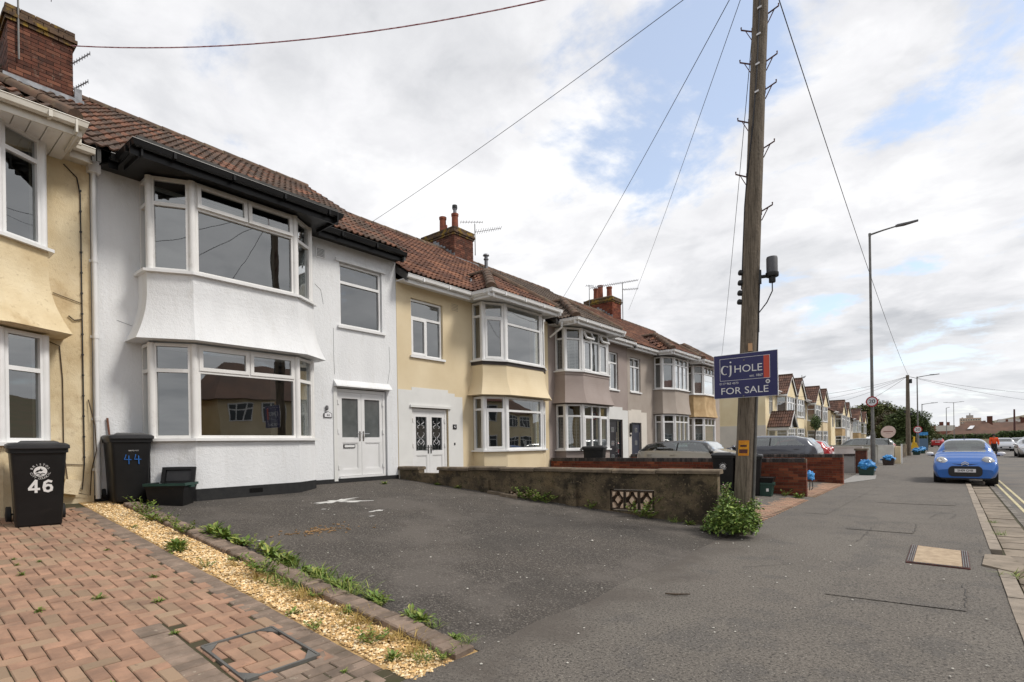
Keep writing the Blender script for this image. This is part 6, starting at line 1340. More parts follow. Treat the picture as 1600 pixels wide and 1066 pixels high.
# ------------------------------------------------------------------ cars
def interp(keys, x):
    if x <= keys[0][0]: return keys[0][1]
    for (a, p), (b, q) in zip(keys, keys[1:]):
        if x <= b:
            t_ = (x-a)/(b-a); t_ = t_*t_*(3-2*t_)*.6+t_*.4; return p+(q-p)*t_
    return keys[-1][1]
def car(name, label, loc, rz, L_, W, top, belt, cab, pnt, roofpaint=None, wheelr=.3, wb=(.72, .72), front=None, tail=None, group=None, plate=None, mirror=None, sill=.2):
    """x runs forward; top = roofline keys, belt = waist keys, cab = (windscreen base, windscreen top, rear glass top, rear glass base)"""
    t = thing(name, label, 'car', loc, rz, group); hl = L_/2; nx, ns = 84, 30
    def wid(x):
        if front is c1_front: return W/2*(1-.15*max(0, (abs(x)-(hl-.42))/.42)**3)
        e = (abs(x)-(hl-.62))/.62; return W/2*(1-(.30 if not front or front is not c1_front else .20)*max(0, e)**2.6)
    xs = [-hl+L_*i/nx for i in range(nx+1)]
    def pt(x, s):
        zt, zb, w_ = interp(top, x), interp(belt, x), wid(x); zb = min(zb, zt-.05)
        zs = sill+(.02 if front is c1_front else .08)*max(0, (abs(x)-hl+.5)/.5)
        if s <= .45:
            q = s/.45; z = zs+(zb-zs)*q; y = w_*(.90+.10*math.sin(min(1, q*1.5)*PI/2)-.035*max(0, q-.75)*4)
            if q == 0: y = w_*.86
        else:
            a = (s-.45)/.55*PI/2; rise = zt-zb; e2 = .70 if rise > .25 else .9
            z = zb+rise*math.sin(a)**e2; y = w_*.965*math.cos(a)**(.26 if rise > .25 else .5)*(1-.30*max(0, z-zb)/.6*(1 if rise > .2 else .3))
        return y, z
    V_ = []
    for x in xs:
        r_ = [pt(x, k/ns) for k in range(ns+1)]
        V_.append([(x, y, z) for y, z in r_]+[(x, -y, z) for y, z in r_[-2::-1]])
    m_ = len(V_[0]); wx = (hl-wb[0], -hl+wb[1]); c0, c1, c2, c3 = cab
    faces = {'body': [], 'roof': [], 'windscreen': [], 'rear_window': [], 'side_window': [], 'trim': []}
    for i in range(nx):
        xm = (xs[i]+xs[i+1])/2
        for k in range(m_-1):
            q = [V_[i][k], V_[i+1][k], V_[i+1][k+1], V_[i][k+1]]; y = sum(p[1] for p in q)/4; z = sum(p[2] for p in q)/4
            zt, zb = interp(top, xm), interp(belt, xm); fl = 'body'
            if any((xm-w0)**2+(z-wheelr)**2 < (wheelr+.05)**2 for w0 in wx) and z < zb: continue
            hgt = (z-zb)/max(.05, zt-zb); ww = wid(xm)
            if zt-zb > .12:
                ycorner = abs(y) > ww*.86*(1-.27*max(0, hgt))
                if c1 < xm < c0 and hgt > .12 and not ycorner: fl = 'windscreen'
                elif c3 < xm < c2 and hgt > .14 and not ycorner: fl = 'rear_window'
                elif c3+.12 < xm < c0-.12 and .07 < hgt < .80 and ycorner:
                    lo = c1+(c0-c1)*(1-hgt)**1.2-.16; hi = c2+(c3-c2)*(1-hgt)**1.2+.16
                    if hi < xm < lo:
                        pil = abs(xm-(c1+c2)/2-.0) < .035; fl = 'trim' if pil else 'side_window'
                    else: fl = 'roof' if hgt > .15 else 'body'
                elif hgt > .12 and c3 < xm < c0: fl = 'roof'
            faces[fl].append(q)
    for end in (0, nx):
        for k in range(m_//2): faces['body'].append([V_[end][k], V_[end][k+1], V_[end][m_-2-k], V_[end][m_-1-k]])
    for nm, fs in faces.items():
        if not fs: continue
        mb = MB(); idx = {}
        for q in fs:
            f = []
            for p in q:
                key = (round(p[0], 4), round(p[1], 4), round(p[2], 4))
                if key not in idx: idx[key] = len(mb.v); mb.v.append(p)
                f.append(idx[key])
            f = list(dict.fromkeys(f))
            if len(f) > 2: mb.f.append(f); mb.m.append(0); mb.r.append(.5)
        mt = {'body': pnt, 'roof': roofpaint or pnt, 'trim': m_blk}.get(nm, g_car); mb.build(nm, mt, t, 50)
    mb = MB(); mb.box(-hl+.35, hl-.6, -W/2+.16, W/2-.16, .18, interp(belt, 0)-.12)
    for xx in (c1-.35, (c1+c2)/2-.55):
        for s_ in (-1, 1): mb.taper((xx-.1, xx+.12, s_*W*.22-.2, s_*W*.22+.2), (xx-.22, xx-.08, s_*W*.22-.16, s_*W*.22+.16), interp(belt, 0)-.12, interp(belt, 0)+.28)
    mb.build('interior', m_blk, t)
    for w0 in wx:
        for s_ in (-1, 1):
            cy = s_*(W/2-.10); mb = MB(); R_ = wheelr; mb.lathe([(R_*.62, -.09), (R_*.96, -.09), (R_, -.06), (R_, .06), (R_*.96, .09), (R_*.62, .09)], 24, (w0, cy, R_), (0, 1, 0)); wh = mb.build('wheel', m_rub, t, 40)
            mb = MB(); mb.lathe([(0, .05), (R_*.2, .07), (R_*.55, .045), (R_*.62, .085), (R_*.63, .02)], 20, (w0, cy, R_), (0, s_, 0))
            mb.build('rim', m_alu, wh, 40)
            mb = MB(); mb.lathe([(0, -.2), (R_+.05, -.2), (R_+.05, .02)], 20, (w0, s_*(W/2-.12), R_), (0, s_, 0)); mb.build('wheel_arch', m_blk, t)
    for s_ in (-1, 1):
        x_ = c0-.28; y_ = s_*(wid(x_)+.10); z_ = interp(belt, x_)+.06; mb = MB()
        mb.lathe([(0, -.11), (.06, -.09), (.085, -.03), (.085, .03), (.06, .09), (0, .11)], 12, (x_, y_, z_), (0, 1, 0), sx=.8, sy=.8); mi_ = mb.build('mirror', mirror or pnt, t, 60)
        mb = MB(); mb.fr(Vector((x_, s_*(wid(x_)-.06), z_-.05)), Vector((1, 0, 0)), Vector((0, s_, 0)), vu, -.05, .05, 0, .13, -.03, .01); mb.build('mirror_stalk', m_blk, mi_)
        for xh in (((c1+c2)/2-.12), ((c1+c2)/2-.95)):
            if xh > c3: mb = MB(); mb.fr(Vector((xh, s_*(wid(xh)*.99), interp(belt, xh)-.10)), Vector((1, 0, 0)), Vector((0, s_, 0)), vu, -.09, .09, 0, .02, -.015, .015); mb.build('door_handle', pnt, t)
    if tail:
        for s_ in (-1, 1):
            mb = MB(); x_ = -hl+tail[0]; mb.lathe([(0, .05), (.1, .04), (.14, 0), (.14, -.1)], 12, (x_, s_*(wid(x_)-.13), tail[1]), (-1, s_*.55, .1), sx=tail[2], sy=tail[3]); mb.build('tail_light', MATS.get('tail_red') or M('tail_red', S(170, 20, 30), .2, coat=1.), t, 50)
        mb = MB(); mb.box(-hl-.012, -hl+.05, -.26, .26, .72, .83); mb.build('number_plate', m_signw, t)
    if front: front(t, hl, W, wid)
    return t
HATCH = lambda L_, H_, h0: ([(-L_/2, h0*.62), (-L_/2+.06, h0*.95), (-L_/2+.16, h0*1.12), (-L_/2+.42, H_*.93), (-L_/2+.9, H_*.985), (-.15, H_), (.35, H_*.965), (L_/2-1.42, h0*1.10), (L_/2-1.1, h0*1.03), (L_/2-.55, h0*.92), (L_/2-.18, h0*.78), (L_/2, h0*.55)], [(-L_/2, h0*1.02), (-L_/2+.8, h0*1.03), (L_/2-1.4, h0*.98), (L_/2-.5, h0*.86), (L_/2, h0*.6)])
def generic_front(head=None):
    def f(t, hl, W, wid):
        for s_ in (-1, 1):
            mb = MB(); mb.lathe([(0, .05), (.1, .03), (.13, -.02)], 12, (hl-.2, s_*(wid(hl-.2)-.16), .70), (1, s_*.5, .3), sx=1.1, sy=.75); mb.build('headlight', head or m_chrome, t, 50)
        mb = MB(); mb.box(hl-.03, hl+.012, -.42, .42, .34, .52); mb.build('grille', m_blk, t); mb = MB(); mb.box(hl+.013, hl+.022, -.26, .26, .38, .48); mb.build('number_plate', m_signw, t)
    return f
p_blue = paint('blue_car_paint', S(0, 90, 172), .1); p_grey = paint('dark_grey_car_paint', S(84, 86, 94), .5); p_sand = paint('sand_car_paint', S(176, 170, 158), .4); p_blackp = paint('black_roof_paint', (.012, .012, .013))
p_red = paint('red_car_paint', S(178, 24, 34), .2); p_lime = paint('lime_car_paint', S(160, 196, 40), .2); p_est = paint('deep_grey_car_paint', S(62, 66, 64), .5); p_silver = paint('silver_car_paint', S(178, 180, 184), .6); p_dark = paint('black_car_paint', (.015, .015, .017), .3)
m_lamp = M('headlamp_lens', (.62, .62, .6), .12, (.4, .4, .39), 9., spec=.9, coat=1.)
pn_ = p_blue
def c1_front(t, hl, W, wid):
    for s_ in (-1, 1):
        mb = MB(); c = Vector((hl-.25, s_*(wid(hl-.3)-.22), .755)); n_ = Vector((.86, s_*.34, .38)).normalized()
        mb.lathe([(0, .075), (.07, .062), (.12, .03), (.15, -.02), (.15, -.12)], 20, c, n_, sx=.95, sy=1.2); hd = mb.build('headlight', m_lamp, t, 60)
        mb = MB(); mb.lathe([(.045, .078), (.05, .082), (.02, .07), (0, .066)], 12, c+n_*.002, n_); mb.build('lamp_bowl', m_chrome, hd, 60)
    # lower grille as a rounded slot with a number plate across it
    def slot(mb, cx, cz, w_, h_, x_, r=.07, mi=0, n=6, dx=.02):
        pts = []
        for sx_, sz_, a0 in ((1, 1, 0), (-1, 1, 90), (-1, -1, 180), (1, -1, 270)):
            for k in range(n+1): a = rad(a0+90*k/n); pts.append((x_, cx+sx_*(w_/2-r)+r*math.cos(a), cz+sz_*(h_/2-r)+r*math.sin(a)))
        mb.prism(pts, (dx, 0, 0), mi)
    mb = MB(); slot(mb, 0, .43, .84, .33, hl-.02, .12, 0, 6, .035); gr = mb.build('grille', m_blk, t, 30)
    mb = MB()
    for z in (.32, .545): mb.box(hl+.01, hl+.022, -.33, .33, z-.008, z+.008)
    mb.build('grille_bar', m_dkmet, gr)
    mb = MB(); mb.box(hl+.016, hl+.026, -.26, .26, .40, .51); pl_ = mb.build('number_plate', m_signw, t)
    mb = MB(); B_ = basis((hl+.0275, 0, .455), (0, 1, 0), (0, 0, 1), (1, 0, 0)); text_mb('SH09 GHB', .098, mb=mb, Mx=B_ @ Matrix.Scale(.88, 4, (1, 0, 0))); text_mb('SH09 GHB', .098, mb=mb, Mx=B_ @ Matrix.Translation((.004, 0, 0)) @ Matrix.Scale(.88, 4, (1, 0, 0))); mb.build('plate_lettering', m_roadb, pl_)
    for s_ in (-1, 1):
        mb = MB(); x_ = hl-.115; mb.prism([(x_, s_*.47, .44), (x_, s_*.66, .42), (x_-.06, s_*.70, .36), (x_-.02, s_*.48, .34)], (.10, 0, 0)); mb.build('fog_slot', m_blk, t)
    mb = MB()
    for z in (.66, .715):
        for s_ in (-1, 1): mb.prism([(hl-.10, 0, z+.03), (hl-.115, s_*.095, z-.025), (hl-.115, s_*.095, z-.055), (hl-.10, 0, z)], (.05, 0, 0))
    mb.build('chevron_badge', M('badge_silver', (.62, .63, .65), .3), t)
    mb = MB(); mb.box(hl-.08, hl-.03, -.6, .6, .17, .21); mb.build('bumper_lip', m_blk, t)
    mb = MB(); mb.tube([(hl-.09-.10*(y_/.5)**2, y_, .652+.03*(y_/.5)**2) for y_ in np.linspace(-.48, .48, 13)], .009, 5); mb.build('bonnet_gap', m_blk, t)
    mb = MB(); mb.tube([(hl-.045-.12*(y_/.7)**2, y_, .60) for y_ in np.linspace(-.62, .62, 13)], .012, 5); mb.build('bumper_crease', pn_, t)
    for s_ in (-.25, .2):
        mb = MB(); mb.tube([(hl-.83, s_, .99), (hl-.93, s_-.32, 1.045)], .011, 5); mb.build('wiper', m_blk, t)
    mb = MB(); mb.tube([(.1, 0, 1.43), (.02, 0, 1.55)], .012, 5); mb.build('roof_aerial', m_blk, t)
Lb = 3.43
top1 = [(-Lb/2, .55), (-Lb/2+.05, .92), (-Lb/2+.25, 1.15), (-Lb/2+.5, 1.36), (-.55, 1.45), (-.1, 1.465), (.25, 1.43), (.82, 1.05), (.98, .975), (1.3, .87), (1.52, .75), (1.64, .62), (1.715, .5)]
belt1 = [(-Lb/2, .9), (-.6, .93), (.8, .90), (1.2, .82), (1.5, .68), (1.715, .48)]
car('parked_car', 'small bright blue hatchback with white mirrors, parked half on the pavement', (.40, 24.15, -.03), rad(-90.5), Lb, 1.63, top1, belt1, (.86, .2, -1.15, -1.6), p_blue, front=c1_front, mirror=m_signw, wheelr=.285, wb=(.62, .5))
tp, bt = HATCH(4.16, 1.46, 1.05); car('parked_car', 'sand coloured hatchback with a black roof behind the first brick wall', (-6.5, 18.1, .08), rad(0), 4.16, 1.75, tp, bt, (.95, .3, -1.35, -1.95), p_sand, roofpaint=p_blackp, wheelr=.32, front=generic_front(), tail=(.12, .95, .9, 1.), mirror=p_blackp)
tp, bt = HATCH(4.48, 1.58, 1.1); car('parked_car', 'dark grey sport utility car behind the second brick wall', (-6.1, 23.9, .1), rad(180), 4.48, 1.85, tp, bt, (1.05, .35, -1.5, -2.1), p_grey, wheelr=.35, front=generic_front(), tail=(.14, .98, 1.5, .7))
tp, bt = HATCH(3.9, 1.47, .95); car('parked_car', 'red hatchback seen past the dark grey car', (-6.25, 29.6, .05), rad(180), 3.9, 1.7, tp, bt, (.9, .25, -1.3, -1.85), p_red, front=generic_front(), tail=(.12, .95, 1., 1.))
tp, bt = HATCH(3.6, 1.42, .9); car('parked_car', 'lime green small car beyond the red hatchback', (-6.05, 36., .05), rad(0), 3.6, 1.6, tp, bt, (.8, .15, -1.2, -1.7), p_lime, front=generic_front(), tail=(.12, .9, 1., 1.))
tE = [(-2.3, .6), (-2.25, 1.0), (-2.1, 1.3), (-1.9, 1.42), (-.2, 1.47), (.3, 1.43), (.95, 1.0), (1.3, .95), (1.9, .82), (2.2, .7), (2.3, .5)]; car('parked_car', 'dark estate car with roof rails behind the long white wall', (-5.1, 44.6, .05), rad(180), 4.6, 1.78, tE, [(-2.3, .95), (1., .92), (1.9, .75), (2.3, .5)], (1.0, .3, -1.75, -2.25), p_est, front=generic_front(), tail=(.1, .95, .7, 1.2))
tS = [(-2.2, .6), (-2.1, .95), (-1.7, 1.02), (-1.0, 1.38), (0, 1.42), (.4, 1.36), (1.1, .98), (1.7, .86), (2.1, .7), (2.2, .5)]; bS = [(-2.2, .9), (1., .9), (1.8, .74), (2.2, .5)]
car('car', 'silver car coming along the far side of the road', (4.55, 78, -.08), rad(-90), 4.4, 1.76, tS, bS, (1.05, .35, -.9, -1.6), p_silver, front=generic_front())
car('car', 'black car just behind the silver one', (6.1, 84, -.08), rad(-100), 4.4, 1.76, tS, bS, (1.05, .35, -.9, -1.6), p_dark, front=generic_front())
car('car', 'pale car cut off by the picture edge', (4.75, 55.5, -.08), rad(-90), 4.4, 1.7, tS, bS, (1.05, .35, -.9, -1.6), p_silver, front=generic_front())
car('car', 'distant dark red car behind the blue hatchback', (-1.4, 108, .0), rad(90), 4.2, 1.76, tS, bS, (1.05, .35, -.9, -1.6), p_red, front=generic_front(), tail=(.1, .8, 1, 1))
car('car', 'grey car low between the bungalows and the street', (7.6, 92, -.08), rad(-95), 4.4, 1.76, tp and tE, [(-2.3, .95), (1., .92), (1.9, .75), (2.3, .5)], (1.0, .3, -1.75, -2.25), p_dark, front=generic_front())

# ------------------------------------------------------------------ a person far down the road
def person(x, y):
    t = thing('person', 'person in a bright orange jacket and dark trousers far down the road', 'person', (x, y, -.07), rad(-80))
    js = {'pelvis': ((0, 0, .93), .125), 'waist': ((0, 0, 1.1), .115), 'chest': ((.0, 0, 1.32), .14), 'neck': ((.0, 0, 1.50), .055), 'head': ((.02, 0, 1.63), .095), 'crown': ((.0, 0, 1.70), .07)}
    lnk = [('pelvis', 'waist'), ('waist', 'chest'), ('chest', 'neck'), ('neck', 'head'), ('head', 'crown')]
    for s_, n_ in ((1, 'l'), (-1, 'r')):
        js['sh'+n_] = ((0, s_*.2, 1.42), .06); js['el'+n_] = ((.02, s_*.26, 1.13), .045); js['wr'+n_] = ((.12, s_*.25, .9), .034); js['ha'+n_] = ((.15, s_*.245, .82), .03)
        js['hip'+n_] = ((0, s_*.1, .88), .09); js['kn'+n_] = ((.03+.04*s_, s_*.11, .48), .06); js['an'+n_] = ((.0+.10*s_, s_*.11, .08), .045); js['to'+n_] = ((.15+.10*s_, s_*.12, .04), .04)
        lnk += [('chest', 'sh'+n_), ('sh'+n_, 'el'+n_), ('el'+n_, 'wr'+n_), ('wr'+n_, 'ha'+n_), ('pelvis', 'hip'+n_), ('hip'+n_, 'kn'+n_), ('kn'+n_, 'an'+n_), ('an'+n_, 'to'+n_)]
    ks = list(js)
    def skin(name, keys, mats, grow=0.):
        me = bpy.data.meshes.new(name); kk = [k for k in ks if k in keys]
        me.from_pydata([js[k][0] for k in kk], [(kk.index(a), kk.index(b)) for a, b in lnk if a in keys and b in keys], []); me.update()
        o = bpy.data.objects.new(name, me); COL.objects.link(o); o.parent = t
        md = o.modifiers.new('skin', 'SKIN'); me.materials.append(mats)
        for i, k in enumerate(kk): me.skin_vertices[0].data[i].radius = (js[k][1]+grow,)*2; me.skin_vertices[0].data[i].use_root = (k == 'pelvis' or (k == 'chest' and 'pelvis' not in kk))
        o.modifiers.new('sub', 'SUBSURF').render_levels = 2; return o
    skin('body', ks, M('person_skin', S(150, 108, 88), .6)); skin('jacket', ['pelvis', 'waist', 'chest', 'shl', 'ell', 'wrl', 'shr', 'elr', 'wrr'], M('orange_jacket', S(236, 84, 30), .7), .035)
    js['pelvis'] = ((0, 0, .9), .12); skin('trousers', ['pelvis', 'hipl', 'knl', 'anl', 'hipr', 'knr', 'anr'], M('dark_trousers', (.02, .02, .025), .8), .02)
    mb = MB(); mb.lathe([(.0, .125), (.07, .11), (.11, .05), (.112, -.02), (.09, -.06)], 14, (-.02, 0, 1.66)); mb.build('hair', m_hair, t, 60)
person(2.85, 59)

# ------------------------------------------------------------------ plants
def leaf_quad(mb, p, d, up, l, w_, r=None, fold=.2):
    d = d.normalized(); s_ = d.cross(up)
    s_ = s_.normalized() if s_.length > 1e-4 else d.orthogonal().normalized(); n = s_.cross(d)
    a, b, c, e = p, p+d*l*.5+s_*w_*.5+n*w_*fold, p+d*l, p+d*l*.5-s_*w_*.5+n*w_*fold
    mb.add([a, b, c, e], [(0, 1, 2), (0, 2, 3)], 0, RG.random() if r is None else r)
def rdir(zmin=-1., zmax=1.):
    z = RG.uniform(zmin, zmax); a = RG.uniform(0, 2*PI); q = math.sqrt(max(0, 1-z*z)); return Vector((q*math.cos(a), q*math.sin(a), z))
def weed_mesh(kind, seed):
    mb = MB()
    if kind == 'rosette':
        for k in range(34):
            d = rdir(.05, .75); l = RG.uniform(.05, .13)
            for j in range(3): leaf_quad(mb, d*l*.3*j, (d+rdir()*.5).normalized(), vu, l*.55, l*.24)
    elif kind == 'grass':
        for k in range(60):
            d = rdir(.25, .95); l = RG.uniform(.06, .17); p = Vector((RG.gauss(0, .05), RG.gauss(0, .05), 0)); m_ = p+d*l*.6; s_ = d.cross(vu).normalized()*.003; e = p+d*l+Vector((d.x, d.y, -.4))*l*.25
            mb.add([p-s_, p+s_, m_+s_*.8, m_-s_*.8, e], [(0, 1, 2, 3), (3, 2, 4)], 0, RG.random())
    else:
        for k in range(9):
            d = rdir(.5, .95); l = RG.uniform(.12, .26); mb.tube([Vector((0, 0, 0)), d*l*.6, d*l], .0025, 3, False)
            for j in range(12):
                q = RG.random(); leaf_quad(mb, d*l*(.2+.8*q), (rdir(-.2, .7)+d*.3), vu, RG.uniform(.025, .05), RG.uniform(.014, .028))
    return mb
WM = {(k, i): weed_mesh(k, i).mesh('weed', m_leaf) for k in ('rosette', 'grass', 'leafy') for i in range(3)}
WS_ = {i: weed_mesh('grass', i+9).mesh('dry_tuft', m_straw) for i in range(3)}
def weed(kind, x, y, s_, lab, grp, z=0., nm='weed'):
    o = bpy.data.objects.new(nm, WS_[RG.randrange(3)] if kind == 'straw' else WM[(kind, RG.randrange(3))]); COL.objects.link(o); o.location = (x, y, gz(x, y)+z); o.scale = (s_, s_, s_*RG.uniform(.7, 1)); o.rotation_euler = (0, 0, RG.uniform(0, 6.3))
    o['label'] = lab; o['category'] = 'weed'; o['group'] = grp
g1 = 'weeds along the brick edging'; wl_ = []
for k, (x, y, kd, s_) in enumerate([(-8.9, 2.62, 'leafy', 1.2), (-8.55, 2.66, 'rosette', 1.3), (-8.25, 2.66, 'leafy', 1.0), (-7.9, 2.68, 'leafy', .9), (-7.5, 2.66, 'leafy', 1.1), (-7.2, 2.85, 'rosette', 1.5), (-6.9, 2.92, 'rosette', 1.6), (-6.55, 2.9, 'rosette', 1.4), (-7.0, 2.35, 'rosette', 1.2), (-6.7, 2.3, 'rosette', 1.2), (-6.2, 2.95, 'leafy', 1.0), (-5.9, 2.94, 'rosette', 1.5), (-5.65, 2.96, 'rosette', 1.3), (-5.4, 2.92, 'grass', 1.2), (-5.15, 2.9, 'rosette', 1.2), (-4.9, 2.93, 'rosette', 1.4), (-4.7, 2.93, 'grass', 1.4), (-4.5, 2.95, 'rosette', 1.3), (-4.25, 2.92, 'grass', 1.3), (-4.05, 2.95, 'rosette', 1.1), (-3.85, 2.9, 'leafy', .8), (-3.45, 2.9, 'rosette', 1.1), (-3.25, 2.92, 'grass', .9), (-5.3, 2.6, 'leafy', 1.2), (-5.0, 2.62, 'grass', 1.5), (-4.75, 2.6, 'grass', 1.2), (-4.4, 2.62, 'leafy', .7), (-3.9, 2.62, 'rosette', .8), (-3.3, 2.4, 'leafy', .9), (-3.0, 2.35, 'rosette', .9), (-2.85, 2.5, 'grass', .9), (-2.75, 2.6, 'leafy', .6), (-2.8, 2.85, 'grass', .8), (-2.95, 2.9, 'rosette', .8), (-4.2, 2.28, 'rosette', .6), (-3.8, 2.24, 'leafy', .6), (-5.9, 2.28, 'leafy', .6), (-8.2, 2.3, 'rosette', .6), (-9.3, 2.9, 'grass', .7), (-6.0, 2.62, 'rosette', 1.)]):
    for j in range(2 if s_ > 1.05 else 1): wl_.append((x+.16*j*RG.uniform(-1, 1), y+.06*j*RG.uniform(-1, 1), kd, s_))
wl_.sort(key=lambda q: q[0]); ORD = 'first second third fourth fifth sixth seventh eighth ninth tenth eleventh twelfth thirteenth fourteenth fifteenth sixteenth seventeenth eighteenth nineteenth twentieth'.split()
for side_ in (0, 1):
    for i, (x, y, kd, s_) in enumerate([q for q in wl_ if (q[1] > 2.8) == bool(side_)]):
        n_ = (ORD[i] if i < 20 else ('twenty-'+ORD[i-20] if i < 29 else 'thirtieth' if i == 29 else 'thirty-'+ORD[i-30]))
        weed(kd, x, y, s_, n_+{'rosette': ' weed from the bins, low and leafy, ', 'grass': ' weed from the bins, a grass tuft, ', 'leafy': ' weed from the bins, upright and leafy, '}[kd]+('on the tarmac side' if side_ else 'on the gravel side'), g1, .04 if 2.66 < y < 2.9 else 0)
for k in range(26): x = -2.9-3.*RG.random()**1.3; weed('straw', x, RG.uniform(2.45, 2.66), RG.uniform(.6, 1.1), 'dry straw coloured grass tuft in the buff gravel', 'dry tufts in the gravel', 0, 'dry_tuft')
for k in range(16):
    x, y = RG.uniform(-7.5, -2.9), RG.uniform(.2, 2.1)
    if -4.1 < x < -3.3 and k % 2: y = RG.choice([1.52, 2.04])
    weed('rosette', x, y, RG.uniform(.25, .5), 'tiny weed sprouting in a joint of the block paving', 'weeds in the block paving', .0)
for x, y, kd, s_, lab in ((-9.9, 7.6, 'rosette', 1.0, 'low weed at the foot of the plain white doors'), (-9.2, 8.55, 'rosette', 1.1, 'weed at the wall foot nearest the white house'), (-8.6, 8.62, 'rosette', .9, 'small weed by the wall left of the buttress'), (-6.75, 8.72, 'leafy', 1.7, 'bushy weed under the small pierced vents, left stem'), (-6.5, 8.7, 'leafy', 2.0, 'bushy weed under the small pierced vents, tallest stem'), (-6.25, 8.75, 'leafy', 1.9, 'bushy weed under the small pierced vents, right stem'), (-5.35, 8.92, 'leafy', 1.0, 'weed at the foot of the second buttress'), (-4.35, 9.0, 'leafy', 2.0, 'tall weed in front of the middle pierced block'), (-4.2, 9.0, 'leafy', 1.2, 'short weed right of the middle pierced block'), (-3.5, 9.1, 'rosette', 1., 'low weed near the street end of the wall'), (-3.75, 9.08, 'grass', 1., 'grass tuft near the street end of the wall'), (-3.0, 15.15, 'rosette', 1.8, 'green weed at the corner of the first brick wall'), (-3.3, 15.2, 'leafy', 1.2, 'leggy weed beside the corner of the first brick wall'), (-3.05, 10.4, 'leafy', 2.0, 'tall pale weed between the wall end and the bins'), (.62, 7.8, 'grass', 1.5, 'grass tuft beside the crossing stone'), (.58, 11, 'grass', .8, 'grass tuft in the kerb channel'), (.56, 12.5, 'grass', .7, 'small grass tuft further along the kerb channel'), (-1.9, 2.2, 'straw', .5, 'dry weed at the bottom edge of the tarmac')):
    weed(kd, x, y, s_, lab, 'weeds at the walls and kerb')
def bush(name, lab, cx, cy, blobs, n, leaf, flowers=0, cat='bush', mat=None, stems=10):
    t = thing(name, lab, cat, (cx, cy, gz(cx, cy)))
    mb = MB()
    for k in range(n):
        bx, by, bz, r, h = RG.choices(blobs, [b[3]**2*b[4] for b in blobs])[0]; d = rdir(-.5, 1.); q = RG.random()**.45
        lump = 1+.35*noise.noise(d*2.6+Vector((bx*5, by*3, 0)))
        p = Vector((bx+d.x*r*q*lump, by+d.y*r*q*lump, max(.01, bz+d.z*h*q*lump)))
        ld = (d*.6+rdir(-.8, .5)*.9+Vector((0, 0, -.15))).normalized(); l = leaf*RG.uniform(.6, 1.3); leaf_quad(mb, p, ld, (vu+rdir()*.6).normalized(), l, l*.48)
    mb.build('foliage', mat or m_bush, t, kind='stuff')
    mb = MB()
    for k in range(stems): b = RG.choice(blobs); mb.tube([(b[0]*.3, b[1]*.3, -.02), (b[0]*.7+RG.uniform(-.05, .05), b[1]*.7, b[2]*.6), (b[0]+RG.uniform(-.1, .1), b[1]+RG.uniform(-.1, .1), b[2]+b[4]*.8)], .005, 4)
    mb.build('stems', m_stem, t)
    if flowers:
        mb = MB()
        for k in range(flowers):
            b = RG.choice(blobs); d = rdir(.0, 1.); p = Vector((b[0]+d.x*b[3], b[1]+d.y*b[3], b[2]+d.z*b[4]*1.05))
            for j in range(5): leaf_quad(mb, p, rdir(0, 1), vu, .022, .016)
        mb.build('flowers', m_flow, t)
    return t
bush('bush', 'leafy green bush with pale flowers growing round the foot of the pole', -2.62, 8.72, [(.13, -.12, .24, .27, .25), (-.08, -.12, .22, .27, .27), (-.28, .04, .16, .2, .22), (.22, .0, .30, .16, .24), (-.20, .3, .40, .16, .38), (-.42, .1, .10, .14, .13), (-.06, -.02, .46, .15, .18), (.3, .02, .5, .08, .12), (-.16, .1, .68, .07, .14)], 5600, .062, 34)

def tree(name, lab, x, y, base, blobs, n, leaf, mat, trunk, grp):
    t = thing(name, lab, 'tree', (x, y, 0), 0, grp)
    mb = MB(); zt = max(b[2] for b in blobs); mb.tube([(0, 0, base-.3), (.1, 0, base+1.), (0, .1, zt)], [trunk, trunk*.8, trunk*.3], 8)
    for b in blobs: mb.tube([(0, .05, base+1.0), (b[0]*.5, b[1]*.5, (base+1+b[2])/2+.3), b[:3]], [trunk*.5, trunk*.35, trunk*.1], 5)
    mb.build('trunk', m_bark, t, 60)
    mb = MB()
    for k in range(n):
        bx, by, bz, r, h = RG.choices(blobs, [b[3]**2*b[4] for b in blobs])[0]; d = rdir(-.8, 1.); q = RG.random()**.33
        lump = 1+.55*noise.noise(d*2.2+Vector((bx*3, by*3, bz)))+.2*noise.noise(d*7)
        p = Vector((bx+d.x*r*q*lump, by+d.y*r*q*lump, bz+d.z*h*q*lump)); l = leaf*RG.uniform(.5, 1.3)
        leaf_quad(mb, p, rdir(-.8, .6), (vu+rdir()*.7).normalized(), l, l*.6)
    mb.build('crown', mat, t, kind='stuff'); return t
TG = 'trees beyond the gabled houses'
tree('tree', 'dark rounded tree behind the distant wooden pole', -4.1, 86, 0, [(0, 0, 3.5, 1.8, 1.8), (-1.1, .5, 3.2, 1.4, 1.6), (1.1, 0, 3.2, 1.4, 1.6), (.3, -.3, 1.6, 1.7, 1.0), (-1.6, 0, 1.6, .9, 1.0), (1.5, .3, 1.8, .9, 1.)], 15000, .26, m_tree1, .16, TG)
tree('tree', 'tall olive green tree behind the last gabled house', -9.6, 112, 0, [(0, 0, 6., 2.6, 1.9), (-3., 0, 5.2, 2.4, 1.8), (2.6, 0, 5.0, 2.0, 1.7), (0, 0, 3.5, 3.4, 2.0), (3.2, 0, 3.2, 1.9, 1.8)], 20000, .4, m_tree2, .25, TG)
tree('tree', 'bronze leaved tree between the two green trees', -7.6, 106, 0, [(0, 0, 4.4, 1.7, 1.4), (1.4, 0, 3.8, 1.5, 1.3), (-.8, 0, 3.2, 1.6, 1.4), (1.2, 0, 2.2, 1.9, 1.3)], 8000, .32, m_tree3, .2, TG)
